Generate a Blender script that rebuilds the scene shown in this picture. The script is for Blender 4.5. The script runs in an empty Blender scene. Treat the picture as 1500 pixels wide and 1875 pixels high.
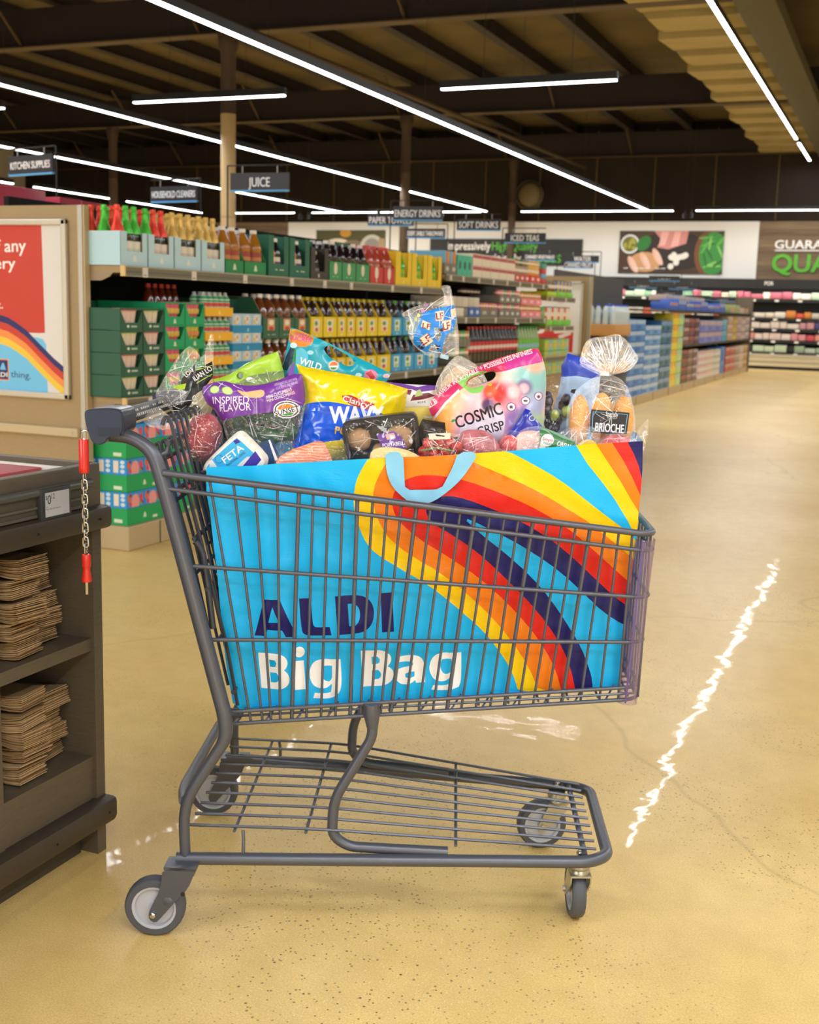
import bpy, bmesh, math, random, json
import numpy as np
from mathutils import Vector, Matrix, noise as mnoise
from mathutils.geometry import delaunay_2d_cdt
random.seed(7); RNG = np.random.RandomState(3)
SC = bpy.context.scene; COL = SC.collection
# ---------------------------------------------------------------- camera, world, lights, exposure
cam = bpy.data.cameras.new('camera'); CAM = bpy.data.objects.new('camera', cam); COL.objects.link(CAM)
cam.sensor_fit = 'HORIZONTAL'; cam.sensor_width = 24.0; cam.lens = 2164.96 / 1500 * 24.0
cam.clip_start = .05; cam.clip_end = 200
def cam_basis(yaw, pitch, roll):
    f = np.array([math.sin(yaw) * math.cos(pitch), math.cos(yaw) * math.cos(pitch), math.sin(pitch)])
    r0 = np.array([math.cos(yaw), -math.sin(yaw), 0]); u0 = np.cross(r0, f)
    return r0 * math.cos(roll) + u0 * math.sin(roll), -r0 * math.sin(roll) + u0 * math.cos(roll), f
_r, _u, _f = cam_basis(-0.391879, -0.170542, 0.0277828)
CAM.matrix_world = Matrix(((_r[0], _u[0], -_f[0], 0), (_r[1], _u[1], -_f[1], 0), (_r[2], _u[2], -_f[2], 1.25), (0, 0, 0, 1)))
cam.dof.use_dof = True; cam.dof.focus_distance = 2.25; cam.dof.aperture_fstop = 6.0
SC.camera = CAM
w = bpy.data.worlds.new('world'); SC.world = w; w.use_nodes = True
w.node_tree.nodes['Background'].inputs[0].default_value = (1, .96, .9, 1); w.node_tree.nodes['Background'].inputs[1].default_value = .02
SC.view_settings.view_transform = 'Standard'; SC.view_settings.look = 'None'; SC.view_settings.gamma = 1.0
SC.view_settings.use_curve_mapping = False
SC.view_settings.exposure = 0.44
LAMP_W = 13.5            # watts per metre of every LED line in the store
LAMP_COL = (1.0, .995, .99)
SC.cycles.max_bounces = 8; SC.cycles.transparent_max_bounces = 24; SC.cycles.caustics_reflective = False; SC.cycles.caustics_refractive = False
SC.cycles.sample_clamp_indirect = 4.0; SC.cycles.use_denoising = True
def front_fill_light(x, y, z, sx, sz, watt):                     # added fill from behind the camera, brightens the bag front
    L = bpy.data.lights.new('front_fill', 'AREA'); L.shape = 'RECTANGLE'; L.size = sx; L.size_y = sz; L.energy = watt; L.color = (.97, .985, 1.0)
    o = bpy.data.objects.new('fill_lamp', L); COL.objects.link(o); o.location = (x, y, z); o.rotation_euler = (math.radians(90), 0, math.radians(0)); return o
front_fill_light(-8.0, -8.8, 1.75, 11.0, 2.7, 330.0)
front_fill_light(6.6, -8.8, 1.75, 4.6, 2.7, 150.0)
# ---------------------------------------------------------------- materials
def lin(h):
    if isinstance(h, str):
        h = h.lstrip('#'); c = [int(h[i:i + 2], 16) / 255 for i in (0, 2, 4)]
    else: c = list(h)
    return tuple(((v + .055) / 1.055) ** 2.4 if v > .04045 else v / 12.92 for v in c)
MC = {}
def M(h, rough=.5, metal=0., bump=None, var=None, coat=0., spec=.5, emit=0., sss=0., stretch=None):
    key = (h, rough, metal, bump, var, coat, spec, emit, sss, stretch)
    if key in MC: return MC[key]
    m = bpy.data.materials.new('mat_' + str(h).strip('#')); m.use_nodes = True; nt = m.node_tree; p = nt.nodes['Principled BSDF']
    c = lin(h); p.inputs['Base Color'].default_value = (*c, 1); p.inputs['Roughness'].default_value = rough; p.inputs['Metallic'].default_value = metal
    p.inputs['Specular IOR Level'].default_value = spec; p.inputs['Coat Weight'].default_value = coat; p.inputs['Coat Roughness'].default_value = .08
    if sss: p.inputs['Subsurface Weight'].default_value = sss; p.inputs['Subsurface Radius'].default_value = (.02, .012, .008)
    if emit: p.inputs['Emission Color'].default_value = (*c, 1); p.inputs['Emission Strength'].default_value = emit
    def vec():
        tc = nt.nodes.new('ShaderNodeNewGeometry'); o = tc.outputs['Position']
        if stretch:
            mp = nt.nodes.new('ShaderNodeMapping'); mp.inputs['Scale'].default_value = stretch; nt.links.new(o, mp.inputs['Vector']); o = mp.outputs[0]
        return o
    if var:
        n = nt.nodes.new('ShaderNodeTexNoise'); n.inputs['Scale'].default_value = var[0]; n.inputs['Detail'].default_value = 4; nt.links.new(vec(), n.inputs['Vector'])
        r = nt.nodes.new('ShaderNodeMapRange'); r.inputs['To Min'].default_value = 1 - var[1]; r.inputs['To Max'].default_value = 1 + var[1]; r.inputs['From Min'].default_value = .3; r.inputs['From Max'].default_value = .7
        nt.links.new(n.outputs[0], r.inputs['Value'])
        mx = nt.nodes.new('ShaderNodeVectorMath'); mx.operation = 'SCALE'; mx.inputs[0].default_value = c; nt.links.new(r.outputs[0], mx.inputs['Scale'])
        nt.links.new(mx.outputs[0], p.inputs['Base Color'])
    if bump:
        n = nt.nodes.new('ShaderNodeTexNoise'); n.inputs['Scale'].default_value = bump[0]; n.inputs['Detail'].default_value = 3; nt.links.new(vec(), n.inputs['Vector'])
        b = nt.nodes.new('ShaderNodeBump'); b.inputs['Strength'].default_value = bump[1]; b.inputs['Distance'].default_value = bump[2] if len(bump) > 2 else .002
        nt.links.new(n.outputs[0], b.inputs['Height']); nt.links.new(b.outputs[0], p.inputs['Normal'])
    MC[key] = m; return m
def FILM(h='#ffffff', gloss=.10, haze=.06, scale=28., dist=.006, rough=.10):
    key = ('film', h, gloss, haze, scale, dist)
    if key in MC: return MC[key]
    m = bpy.data.materials.new('clear_film'); m.use_nodes = True; nt = m.node_tree; nt.nodes.clear()
    N = nt.nodes.new; L = nt.links.new
    out = N('ShaderNodeOutputMaterial'); tr = N('ShaderNodeBsdfTransparent'); tr.inputs[0].default_value = (*lin(h), 1)
    gl = N('ShaderNodeBsdfGlossy'); gl.inputs['Roughness'].default_value = rough; df = N('ShaderNodeBsdfTranslucent'); df.inputs[0].default_value = (.9, .9, .9, 1)
    d2 = N('ShaderNodeBsdfDiffuse'); d2.inputs[0].default_value = (.9, .9, .92, 1)
    ad = N('ShaderNodeMixShader'); ad.inputs[0].default_value = .5; L(df.outputs[0], ad.inputs[1]); L(d2.outputs[0], ad.inputs[2])
    ge = N('ShaderNodeNewGeometry'); v = N('ShaderNodeTexVoronoi'); v.feature = 'DISTANCE_TO_EDGE'; v.inputs['Scale'].default_value = scale
    nz = N('ShaderNodeTexNoise'); nz.inputs['Scale'].default_value = scale * .7; nz.inputs['Detail'].default_value = 4
    mx = N('ShaderNodeMixRGB'); mx.inputs[0].default_value = .18; L(ge.outputs['Position'], mx.inputs[1]); L(nz.outputs['Color'], mx.inputs[2]); L(mx.outputs[0], v.inputs['Vector'])
    L(ge.outputs['Position'], nz.inputs['Vector'])
    sm = N('ShaderNodeMath'); sm.operation = 'POWER'; sm.inputs[1].default_value = .45; L(v.outputs['Distance'], sm.inputs[0])
    a2 = N('ShaderNodeMath'); a2.operation = 'ADD'; L(sm.outputs[0], a2.inputs[0]); L(nz.outputs[0], a2.inputs[1])
    b = N('ShaderNodeBump'); b.inputs['Strength'].default_value = 1.0; b.inputs['Distance'].default_value = dist; L(a2.outputs[0], b.inputs['Height']); L(b.outputs[0], gl.inputs['Normal'])
    lw = N('ShaderNodeLayerWeight'); lw.inputs[0].default_value = .25; pass
    fr = N('ShaderNodeMath'); fr.operation = 'MULTIPLY_ADD'; fr.inputs[1].default_value = .22; fr.inputs[2].default_value = gloss; fr.use_clamp = True; L(lw.outputs['Fresnel'], fr.inputs[0])
    m1 = N('ShaderNodeMixShader'); m1.inputs[0].default_value = haze; L(tr.outputs[0], m1.inputs[1]); L(ad.outputs[0], m1.inputs[2])
    cc = N('ShaderNodeCombineColor'); [L(fr.outputs[0], cc.inputs[i]) for i in range(3)]; L(cc.outputs[0], gl.inputs['Color'])
    m2 = N('ShaderNodeAddShader'); L(m1.outputs[0], m2.inputs[0]); L(gl.outputs[0], m2.inputs[1]); L(m2.outputs[0], out.inputs[0])
    MC[key] = m; return m
# ---------------------------------------------------------------- mesh building
def creases(mb, outline, n, place, depth, seed=0, ln=(.02, .06), m=None, focus=None):
    """folded creases of a clear film: thin raised white-edged folds lying on it"""
    rg = random.Random(seed); O = np.asarray(outline, float); lo, hi = O.min(0), O.max(0); m = m or CREASE; k = 0; tries = 0
    while k < n and tries < n * 20:
        tries += 1; p = np.array([rg.uniform(lo[0], hi[0]), rg.uniform(lo[1], hi[1])]); L = rg.uniform(*ln)
        a = rg.uniform(0, math.pi) if focus is None else math.atan2(*(p - np.array(focus))[::-1]) + rg.uniform(-.18, .18)
        u = np.linspace(-.5, .5, 7)[:, None]; c = rg.uniform(-.25, .25); Q = p + u * L * np.array([math.cos(a), math.sin(a)]) + (u ** 2 - .1) * L * c * np.array([-math.sin(a), math.cos(a)])
        ok = inside(Q, O); Q = Q[ok]
        if len(Q) < 4 or not ok[3]: continue
        d = dist_to(Q, O); h = depth * np.sqrt(np.clip(1 - (1 - np.clip(d / (depth * 1.3), 0, 1)) ** 2, 0, 1)) + .0012
        W = np.asarray(place(Q[:, 0], Q[:, 1], h)); r = rg.uniform(.0003, .0008) * np.sin(np.linspace(.25, math.pi - .25, len(Q))); mb.tube(W, r, m, 4); k += 1
class MB:
    def __init__(s): s.v = []; s.f = []; s.m = []; s.mats = []; s.n = 0
    def mi(s, m):
        if m not in s.mats: s.mats.append(m)
        return s.mats.index(m)
    def add(s, V, F, m, off=True):
        k = s.mi(m) if not isinstance(m, (list, np.ndarray)) else None
        V = np.asarray(V, float).reshape(-1, 3); s.v.append(V)
        for i, f in enumerate(F):
            s.f.append([a + s.n for a in f]); s.m.append(k if k is not None else m[i])
        s.n += len(V); return s
    def box(s, x0, x1, y0, y1, z0, z1, m, fn=None):
        V = np.array([(x, y, z) for z in (z0, z1) for y in (y0, y1) for x in (x0, x1)], float)
        if fn: V = np.array([fn(*p) for p in V])
        return s.add(V, [(0, 2, 3, 1), (4, 5, 7, 6), (0, 1, 5, 4), (2, 6, 7, 3), (0, 4, 6, 2), (1, 3, 7, 5)], m)
    def bbox(s, x0, x1, y0, y1, z0, z1, m, b=.004):       # box with chamfered vertical and horizontal edges
        V = []; F = []
        bm = bmesh.new(); bmesh.ops.create_cube(bm, size=1)
        for v in bm.verts: v.co = Vector((x0 + (v.co.x + .5) * (x1 - x0), y0 + (v.co.y + .5) * (y1 - y0), z0 + (v.co.z + .5) * (z1 - z0)))
        bmesh.ops.bevel(bm, geom=bm.edges[:], offset=b, segments=2, affect='EDGES', profile=.5)
        bm.verts.index_update(); V = [tuple(v.co) for v in bm.verts]; F = [[v.index for v in f.verts] for f in bm.faces]; bm.free()
        return s.add(V, F, m)
    def tube(s, P, r, m, n=8, closed=False, flat=None):
        P = np.asarray(P, float); k = len(P); R = np.full(k, r) if np.isscalar(r) else np.asarray(r, float)
        T = np.gradient(P, axis=0) if not closed else np.roll(P, -1, 0) - np.roll(P, 1, 0)
        T /= np.linalg.norm(T, axis=1)[:, None] + 1e-12
        a = np.array([0, 0, 1.]) if abs(T[0][2]) < .9 else np.array([1., 0, 0])
        U = np.cross(T[0], a); U /= np.linalg.norm(U); V = []
        ang = np.arange(n) * 2 * np.pi / n
        for i in range(k):
            U = U - T[i] * (U @ T[i]); U /= np.linalg.norm(U); W = np.cross(T[i], U)
            V.append(P[i] + R[i] * (np.cos(ang)[:, None] * U + np.sin(ang)[:, None] * W))
        F = []
        for i in range(k if closed else k - 1):
            j = (i + 1) % k
            for q in range(n): F.append((i * n + q, i * n + (q + 1) % n, j * n + (q + 1) % n, j * n + q))
        if not closed: F.append(tuple(range(n))[::-1]); F.append(tuple((k - 1) * n + q for q in range(n)))
        return s.add(np.concatenate(V), F, m)
    def lathe(s, prof, m, n=16, o=(0, 0, 0), axis=None):
        prof = np.asarray(prof, float); k = len(prof); ang = np.arange(n) * 2 * np.pi / n
        V = np.array([(r * math.cos(t), r * math.sin(t), z) for r, z in prof for t in ang])
        if axis is not None:
            ax = Vector(axis).normalized(); q = Vector((0, 0, 1)).rotation_difference(ax).to_matrix(); V = V @ np.array(q).T
        V += np.array(o)
        F = [(i * n + q, i * n + (q + 1) % n, (i + 1) * n + (q + 1) % n, (i + 1) * n + q) for i in range(k - 1) for q in range(n)]
        return s.add(V, F, m)
    def ball(s, c, r, m, seg=14, rings=9, rot=None, fn=None):
        r = (r, r, r) if np.isscalar(r) else r
        V = [(0, 0, -1)] + [(math.cos(a) * math.sin(b), math.sin(a) * math.sin(b), -math.cos(b)) for b in [math.pi * (i + 1) / rings for i in range(rings - 1)] for a in [2 * math.pi * j / seg for j in range(seg)]] + [(0, 0, 1)]
        V = np.array(V) * np.array(r)
        if fn: V = fn(V)
        if rot is not None: V = V @ np.array(rot).T
        V += np.array(c); F = [(0, 1 + (j + 1) % seg, 1 + j) for j in range(seg)]
        for i in range(rings - 2):
            a = 1 + i * seg; b = a + seg
            F += [(a + j, a + (j + 1) % seg, b + (j + 1) % seg, b + j) for j in range(seg)]
        a = 1 + (rings - 2) * seg; F += [(a + j, a + (j + 1) % seg, len(V) - 1) for j in range(seg)]
        return s.add(V, F, m)
    def prism(s, poly, d0, d1, m, fn):                     # polygon (a,b) extruded in c from d0 to d1, placed by fn(a,b,c)
        n = len(poly); V = [fn(a, b, d) for d in (d0, d1) for a, b in poly]
        return s.add(V, [tuple(range(n))[::-1], tuple(range(n, 2 * n))] + [(i, (i + 1) % n, n + (i + 1) % n, n + i) for i in range(n)], m)
    def mesh(s, name, loc=(0, 0, 0), smooth=None):
        me = bpy.data.meshes.new(name); V = np.concatenate(s.v) - np.array(loc)
        me.from_pydata(V.tolist(), [], s.f)
        for m in s.mats: me.materials.append(m)
        me.polygons.foreach_set('material_index', s.m)
        if smooth is not None:
            me.polygons.foreach_set('use_smooth', [True] * len(s.f))
            try: me.set_sharp_from_angle(angle=math.radians(smooth))
            except Exception: pass
        me.update(); return me
def tagp(o, label, cat, group=None, kind=None):
    if label: o['label'] = label
    if cat: o['category'] = cat
    if group: o['group'] = group
    if kind: o['kind'] = kind
    return o
def thing(name, label, cat, loc, group=None):
    o = bpy.data.objects.new(name, None); o.empty_display_size = .05; COL.objects.link(o); o.location = loc; return tagp(o, label, cat, group)
def wloc(o):
    v = Vector((0, 0, 0))
    while o: v += o.location; o = o.parent
    return np.array(v)
def part(name, mb, parent, smooth=40, label=None, kind=None):
    o = bpy.data.objects.new(name, mb.mesh(name, wloc(parent), smooth)); COL.objects.link(o); o.parent = parent
    if label: o['label'] = label
    if kind: o['kind'] = kind
    return o
def single(name, mb, label, cat, loc, group=None, smooth=40, kind=None):
    o = bpy.data.objects.new(name, mb.mesh(name, loc, smooth)); COL.objects.link(o); o.location = loc; return tagp(o, label, cat, group, kind)
def struct(name, mb, parent=None, smooth=None):
    o = bpy.data.objects.new(name, mb.mesh(name, (0, 0, 0), smooth)); COL.objects.link(o); o['kind'] = 'structure'
    if parent: o.parent = parent
    return o
class Tmpl:                                               # first use moves the original, later uses copy it with its parts
    def __init__(s, root): s.r = root; s.used = False
    def put(s, loc, label=None, group=None, rz=None):
        if not s.used: s.used = True; o = s.r
        else:
            o = s.r.copy(); COL.objects.link(o)
            for ch in s.r.children:
                c = ch.copy(); COL.objects.link(c); c.parent = o
                for g in ch.children:
                    d = g.copy(); COL.objects.link(d); d.parent = c
        o.location = loc
        if rz is not None: o.rotation_euler = (0, 0, rz)
        if label: o['label'] = label
        if group: o['group'] = group
        return o
def fillet(P, rad, seg=5):
    P = [np.array(p, float) for p in P]; out = [P[0]]
    rads = [rad] * len(P) if np.isscalar(rad) else rad
    for i in range(1, len(P) - 1):
        a, b, c = P[i - 1], P[i], P[i + 1]; u = a - b; v = c - b; lu = np.linalg.norm(u); lv = np.linalg.norm(v); d = min(rads[i], lu * .48, lv * .48)
        p = b + u / lu * d; q = b + v / lv * d
        for t in np.linspace(0, 1, seg + 1): out.append((1 - t) ** 2 * p + 2 * t * (1 - t) * b + t * t * q)
    out.append(P[-1]); return np.array(out)
# ---------------------------------------------------------------- flat and soft printed sheets
_TX = {}
def text_loops(s, bold=0.0):
    if (s, bold) in _TX: return _TX[(s, bold)]
    def conv(t):
        cu = bpy.data.curves.new('t', 'FONT'); cu.body = t; cu.size = 1; cu.resolution_u = 3; cu.fill_mode = 'BOTH' if hasattr(cu, 'fill_mode') else cu.fill_mode
        ob = bpy.data.objects.new('t', cu); me = ob.to_mesh(); V = np.array([v.co[:2] for v in me.vertices])
        cnt = {}
        for f in me.polygons:
            vs = list(f.vertices)
            for i in range(len(vs)): e = (vs[i], vs[(i + 1) % len(vs)]); k = tuple(sorted(e)); cnt.setdefault(k, []).append(e)
        nx = {}
        for k, e in cnt.items():
            if len(e) == 1: nx.setdefault(e[0][0], []).append(e[0][1])
        loops = []
        while nx:
            a = next(iter(nx)); L = [a]; b = nx[a].pop()
            if not nx[a]: del nx[a]
            while b != a and b in nx:
                L.append(b); c = nx[b].pop()
                if not nx[b]: del nx[b]
                b = c
            if len(L) > 2: loops.append(V[L])
        ob.to_mesh_clear(); bpy.data.objects.remove(ob); bpy.data.curves.remove(cu); return loops
    if not s.strip(): return []
    L = conv(s); H = conv('H'); cap = np.concatenate(H)[:, 1].max(); A = np.concatenate(L); x0, x1 = A[:, 0].min(), A[:, 0].max()
    L = [np.stack([(l[:, 0] - x0) / (x1 - x0), l[:, 1] / cap], 1) for l in L]; _TX[(s, bold)] = L; return L
def text_w(s, bold=0.0):                                   # width over cap height
    L = text_loops(s, bold); cu = bpy.data.curves.new('t', 'FONT'); cu.body = s; ob = bpy.data.objects.new('t', cu); me = ob.to_mesh()
    x = [v.co.x for v in me.vertices]; r = (max(x) - min(x)) / .73; ob.to_mesh_clear(); bpy.data.objects.remove(ob); bpy.data.curves.remove(cu); return r
class Loops(list):
    sh = ((0., 0.),)
    def __add__(s, o): r = Loops(list(s) + list(o)); r.sh = s.sh; return r
def place_text(s, p, bold=0.0):
    a, b, c = [np.array(q, float) for q in p]; r = Loops([a + l[:, :1] * (b - a) + l[:, 1:] * (c - a) for l in text_loops(s)])
    if bold:
        k = bold * .8; u = c - a; v = np.array([u[1], -u[0]]); r.sh = tuple(tuple(k * (x * v + y * u)) for x, y in ((-1, -.7), (1, -.7), (-1, .7), (1, .7), (0, 0)))
    return r
def tx(s, x, y, h, w=None, bold=0.0):                      # text with lower left corner at x,y
    w = w or text_w(s, bold) * h
    return place_text(s, ((x, y), (x + w, y), (x, y + h)), bold)
def inside(P, loop):
    x, y = P[:, 0], P[:, 1]; r = np.zeros(len(P), bool); L = np.asarray(loop)
    bx = (x >= L[:, 0].min()) & (x <= L[:, 0].max()) & (y >= L[:, 1].min()) & (y <= L[:, 1].max())
    if not bx.any(): return r
    xs, ys = x[bx], y[bx]; k = np.zeros(len(xs), bool); n = len(L)
    for i in range(n):
        x0, y0 = L[i]; x1, y1 = L[(i + 1) % n]
        if y0 == y1: continue
        c = ((y0 > ys) != (y1 > ys)) & (xs < (x1 - x0) * (ys - y0) / (y1 - y0) + x0); k ^= c
    r[bx] = k; return r
def resample(L, d):
    L = np.asarray(L, float); out = []
    for i in range(len(L)):
        a, b = L[i], L[(i + 1) % len(L)]; n = max(1, int(np.linalg.norm(b - a) / d))
        for t in range(n): out.append(a + (b - a) * t / n)
    return np.array(out)
def smooth_loop(L, it=2):
    L = np.asarray(L, float)
    for _ in range(it):
        N = np.roll(L, -1, 0); L = np.stack([.75 * L + .25 * N, .25 * L + .75 * N], 1).reshape(-1, 2)
    return L
def soft(L, it=2, ang=48):                                 # rounds gentle bends, keeps true corners
    L = np.asarray(L, float)
    for _ in range(it):
        n = len(L); out = []
        for i in range(n):
            a, b, c = L[i - 1], L[i], L[(i + 1) % n]; u = b - a; v = c - b
            t = abs(math.degrees(math.atan2(u[0] * v[1] - u[1] * v[0], u @ v)))
            if t > ang: out.append(b)
            else: out += [b - u * .25, b + v * .25]
        L = np.array(out)
    return L
def dist_to(P, loop):
    A = np.asarray(loop); B = np.roll(A, -1, 0); d = np.full(len(P), 1e9)
    for a, b in zip(A, B):
        ab = b - a; t = np.clip(((P - a) @ ab) / (ab @ ab + 1e-12), 0, 1); d = np.minimum(d, np.linalg.norm(P - a - t[:, None] * ab, axis=1))
    return d
def sheet(mb, outline, base, regions=(), spacing=.02, fn=None, holes=(), flip=False):
    """planar sheet cut along every print edge; regions = [(material, [loops])] painted in order; fn maps Nx2 -> Nx3"""
    out = resample(outline, spacing); loops = [out] + [np.asarray(l, float) for l in holes]
    regions = [(m, [np.asarray(l, float) + np.array(d) for l in ls]) for m, ls in regions for d in getattr(ls, 'sh', ((0., 0.),))]
    for m, ls in regions: loops += [resample(l, spacing) for l in ls]
    pts = []; ed = []
    for l in loops:
        k = len(pts); n = len(l); pts += [tuple(p) for p in l]; ed += [(k + i, k + (i + 1) % n) for i in range(n)]
    lo, hi = out.min(0), out.max(0)
    gx = np.arange(lo[0] + spacing / 2, hi[0], spacing); gy = np.arange(lo[1] + spacing / 2, hi[1], spacing)
    if len(gx) * len(gy) > 1:
        G = np.array([(x + (j % 2) * spacing * .5, y) for j, y in enumerate(gy) for x in gx]); G = G[inside(G, out)]
        if len(G): G = G[dist_to(G, out) > spacing * .35]
        pts += [tuple(p) for p in G]
    r = delaunay_2d_cdt([Vector(p) for p in pts], ed, [], 0, 1e-6); V = np.array([tuple(v) for v in r[0]]); F = [tuple(f) for f in r[2]]
    if not F: return
    Ce = np.array([V[list(f)].mean(0) for f in F]); ok = inside(Ce, out)
    for h in holes: ok &= ~inside(Ce, np.asarray(h))
    mi = np.full(len(F), mb.mi(base))
    for m, ls in regions:
        z = np.zeros(len(F), bool)
        for l in ls: z ^= inside(Ce, np.asarray(l))
        mi[z] = mb.mi(m)
    keep = [i for i in range(len(F)) if ok[i]]
    W = np.asarray(fn(V)); 
    mb.add(W, [F[i][::-1] if flip else F[i] for i in keep], np.array([mi[i] for i in keep]).tolist())
def nz(P, sc, seed=0):
    return np.array([mnoise.noise(Vector((p[0] * sc + seed, p[1] * sc - seed, seed * .37))) for p in P])
def ridge(P, sc, seed=0):                                  # sharp crumple creases
    wx = nz(P, sc * .45, seed + 31) * .9 / sc; wy = nz(P, sc * .45, seed + 57) * .9 / sc; Q = np.stack([P[:, 0] + wx, P[:, 1] + wy], 1)
    a = (seed * 1.7) % 3.1; R = np.stack([Q[:, 0] * math.cos(a) + Q[:, 1] * math.sin(a), (-Q[:, 0] * math.sin(a) + Q[:, 1] * math.cos(a)) * .42], 1)
    return 1.5 * (1 - np.abs(nz(R, sc, seed))) ** 4 + .7 * (1 - np.abs(nz(Q, sc * 1.9, seed + 3))) ** 5 - .8
def pillow(mb, outline, depth, base, regions=(), place=None, spacing=.006, edge=None, wr=.0015, wsc=35, holes=(), back=None, seed=1, backd=None, flatrim=0.):
    """inflated pouch: front and back sheet over an outline; place(a,b,c) with c towards the viewer"""
    O = np.asarray(outline, float); e = edge or depth * 1.3
    hs = [np.asarray(h) for h in holes]
    def H(P, dp, sd):
        d = dist_to(P, O)
        for h in hs: d = np.minimum(d, dist_to(P, h) + .004)
        u = np.clip((d - flatrim) / e, 0, 1); h_ = dp * np.sqrt(np.clip(1 - (1 - u) ** 2, 0, 1))
        return h_ + wr * np.clip(d / .008, 0, 1) * (ridge(P, wsc, sd) * 1.0 + nz(P, wsc * 2.3, sd + 5) * .5) + .0004
    sheet(mb, O, base, regions, spacing, lambda P: place(P[:, 0], P[:, 1], H(P, depth, seed)), holes)
    if back is not False:
        sheet(mb, O, back or base, (), spacing * 1.6, lambda P: place(P[:, 0], P[:, 1], -H(P, backd if backd is not None else depth, seed + 9)), holes, flip=True)
# ================================================================ SETTING
def floor_material():
    m = bpy.data.materials.new('polished_concrete'); m.use_nodes = True; nt = m.node_tree; N = nt.nodes.new; L = nt.links.new; p = nt.nodes['Principled BSDF']
    ge = N('ShaderNodeNewGeometry'); pos = ge.outputs['Position']
    def noise(sc, det=4, rough=.5):
        n = N('ShaderNodeTexNoise'); n.inputs['Scale'].default_value = sc; n.inputs['Detail'].default_value = det; n.inputs['Roughness'].default_value = rough; L(pos, n.inputs['Vector']); return n.outputs[0]
    def ramp(src, a, b, ca, cb):
        r = N('ShaderNodeValToRGB'); r.color_ramp.elements[0].position = a; r.color_ramp.elements[1].position = b
        r.color_ramp.elements[0].color = (*ca, 1); r.color_ramp.elements[1].color = (*cb, 1); L(src, r.inputs[0]); return r.outputs[0]
    def mix(f, a, b, t='MIX'):
        x = N('ShaderNodeMixRGB'); x.blend_type = t
        for i, v in enumerate((f, a, b)):
            if hasattr(v, 'node'): L(v, x.inputs[i])
            else: x.inputs[i].default_value = v if i == 0 else (*v, 1)
        return x.outputs[0]
    base = ramp(noise(.7, 5, .6), .3, .72, lin('#dcb86e'), lin('#ecd08e'))
    fine = ramp(noise(260, 2), .35, .65, (.80, .80, .80), (1.14, 1.14, 1.14)); base = mix(.55, base, fine, 'MULTIPLY')
    mott = ramp(noise(11, 5, .65), .3, .7, (.88, .86, .82), (1.08, 1.07, 1.06)); base = mix(.6, base, mott, 'MULTIPLY')
    patch = ramp(noise(1.3, 2), .42, .6, (0, 0, 0), (1, 1, 1))
    for sc, thr, col, amt in ((95, .17, '#5d4a2e', .85), (60, .13, '#776246', .8), (130, .15, '#f2e7c4', .7), (45, .1, '#3c342c', .8)):
        v = N('ShaderNodeTexVoronoi'); v.inputs['Scale'].default_value = sc; L(pos, v.inputs['Vector'])
        f = ramp(v.outputs['Distance'], thr, thr + .06, (1, 1, 1), (0, 0, 0))
        w1 = N('ShaderNodeTexWhiteNoise'); w1.noise_dimensions = '3D'; L(v.outputs['Position'], w1.inputs[0]); s = ramp(w1.outputs[0], .62, .66, (0, 0, 0), (amt, amt, amt))
        k = mix(1, mix(1, f, s, 'MULTIPLY'), patch, 'MULTIPLY'); base = mix(k, base, lin(col))
    # hairline cracks and one saw-cut joint
    v = N('ShaderNodeTexVoronoi'); v.feature = 'DISTANCE_TO_EDGE'; v.inputs['Scale'].default_value = .42
    nn = N('ShaderNodeTexNoise'); nn.inputs['Scale'].default_value = 1.7; L(pos, nn.inputs['Vector']); sv = N('ShaderNodeMixRGB'); sv.inputs[0].default_value = .22; L(pos, sv.inputs[1]); L(nn.outputs['Color'], sv.inputs[2]); L(sv.outputs[0], v.inputs['Vector'])
    base = mix(ramp(v.outputs['Distance'], 0, .0016, (.22, .22, .22), (0, 0, 0)), base, lin('#86703f'))
    L(base, p.inputs['Base Color']); p.inputs['Roughness'].default_value = .38; p.inputs['Specular IOR Level'].default_value = .36
    p.inputs['Coat Weight'].default_value = .075; p.inputs['Coat Roughness'].default_value = .032; p.inputs['Coat IOR'].default_value = 1.5
    b = N('ShaderNodeBump'); b.inputs['Strength'].default_value = 1; b.inputs['Distance'].default_value = .003; L(noise(2.3, 3, .55), b.inputs['Height'])
    b2 = N('ShaderNodeBump'); b2.inputs['Strength'].default_value = .5; b2.inputs['Distance'].default_value = .0005; L(noise(14, 3, .55), b2.inputs['Height']); L(b.outputs[0], b2.inputs['Normal'])
    L(b2.outputs[0], p.inputs['Coat Normal']); L(b2.outputs[0], p.inputs['Normal']); return m
FX0, FX1, FY0, FY1, CZ = -27., 9., -9., 31.8, 6.15
b = MB(); b.add([(FX0, FY0, 0), (FX1, FY0, 0), (FX1, FY1, 0), (FX0, FY1, 0)], [(0, 1, 2, 3)], floor_material()); struct('floor', b)
DECK = M('#4f4122', .9, var=(.8, .28)); STEEL = M('#1d0f09', .75, var=(3., .15)); STEEL2 = M('#453418', .7)
b = MB(); b.add([(FX0, FY0, CZ), (FX1, FY0, CZ), (FX1, FY1, CZ), (FX0, FY1, CZ)], [(3, 2, 1, 0)], DECK); CEIL = struct('ceiling', b)
for i in range(24):                                       # roof purlins running down the store
    x = -26.6 + i * 1.5; b = MB(); b.box(x, x + .06, FY0, FY1, CZ - .26, CZ - .001, STEEL); b.box(x - .06, x + .12, FY0, FY1, CZ - .275, CZ - .26, STEEL); o = struct('purlin', b, CEIL)
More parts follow.
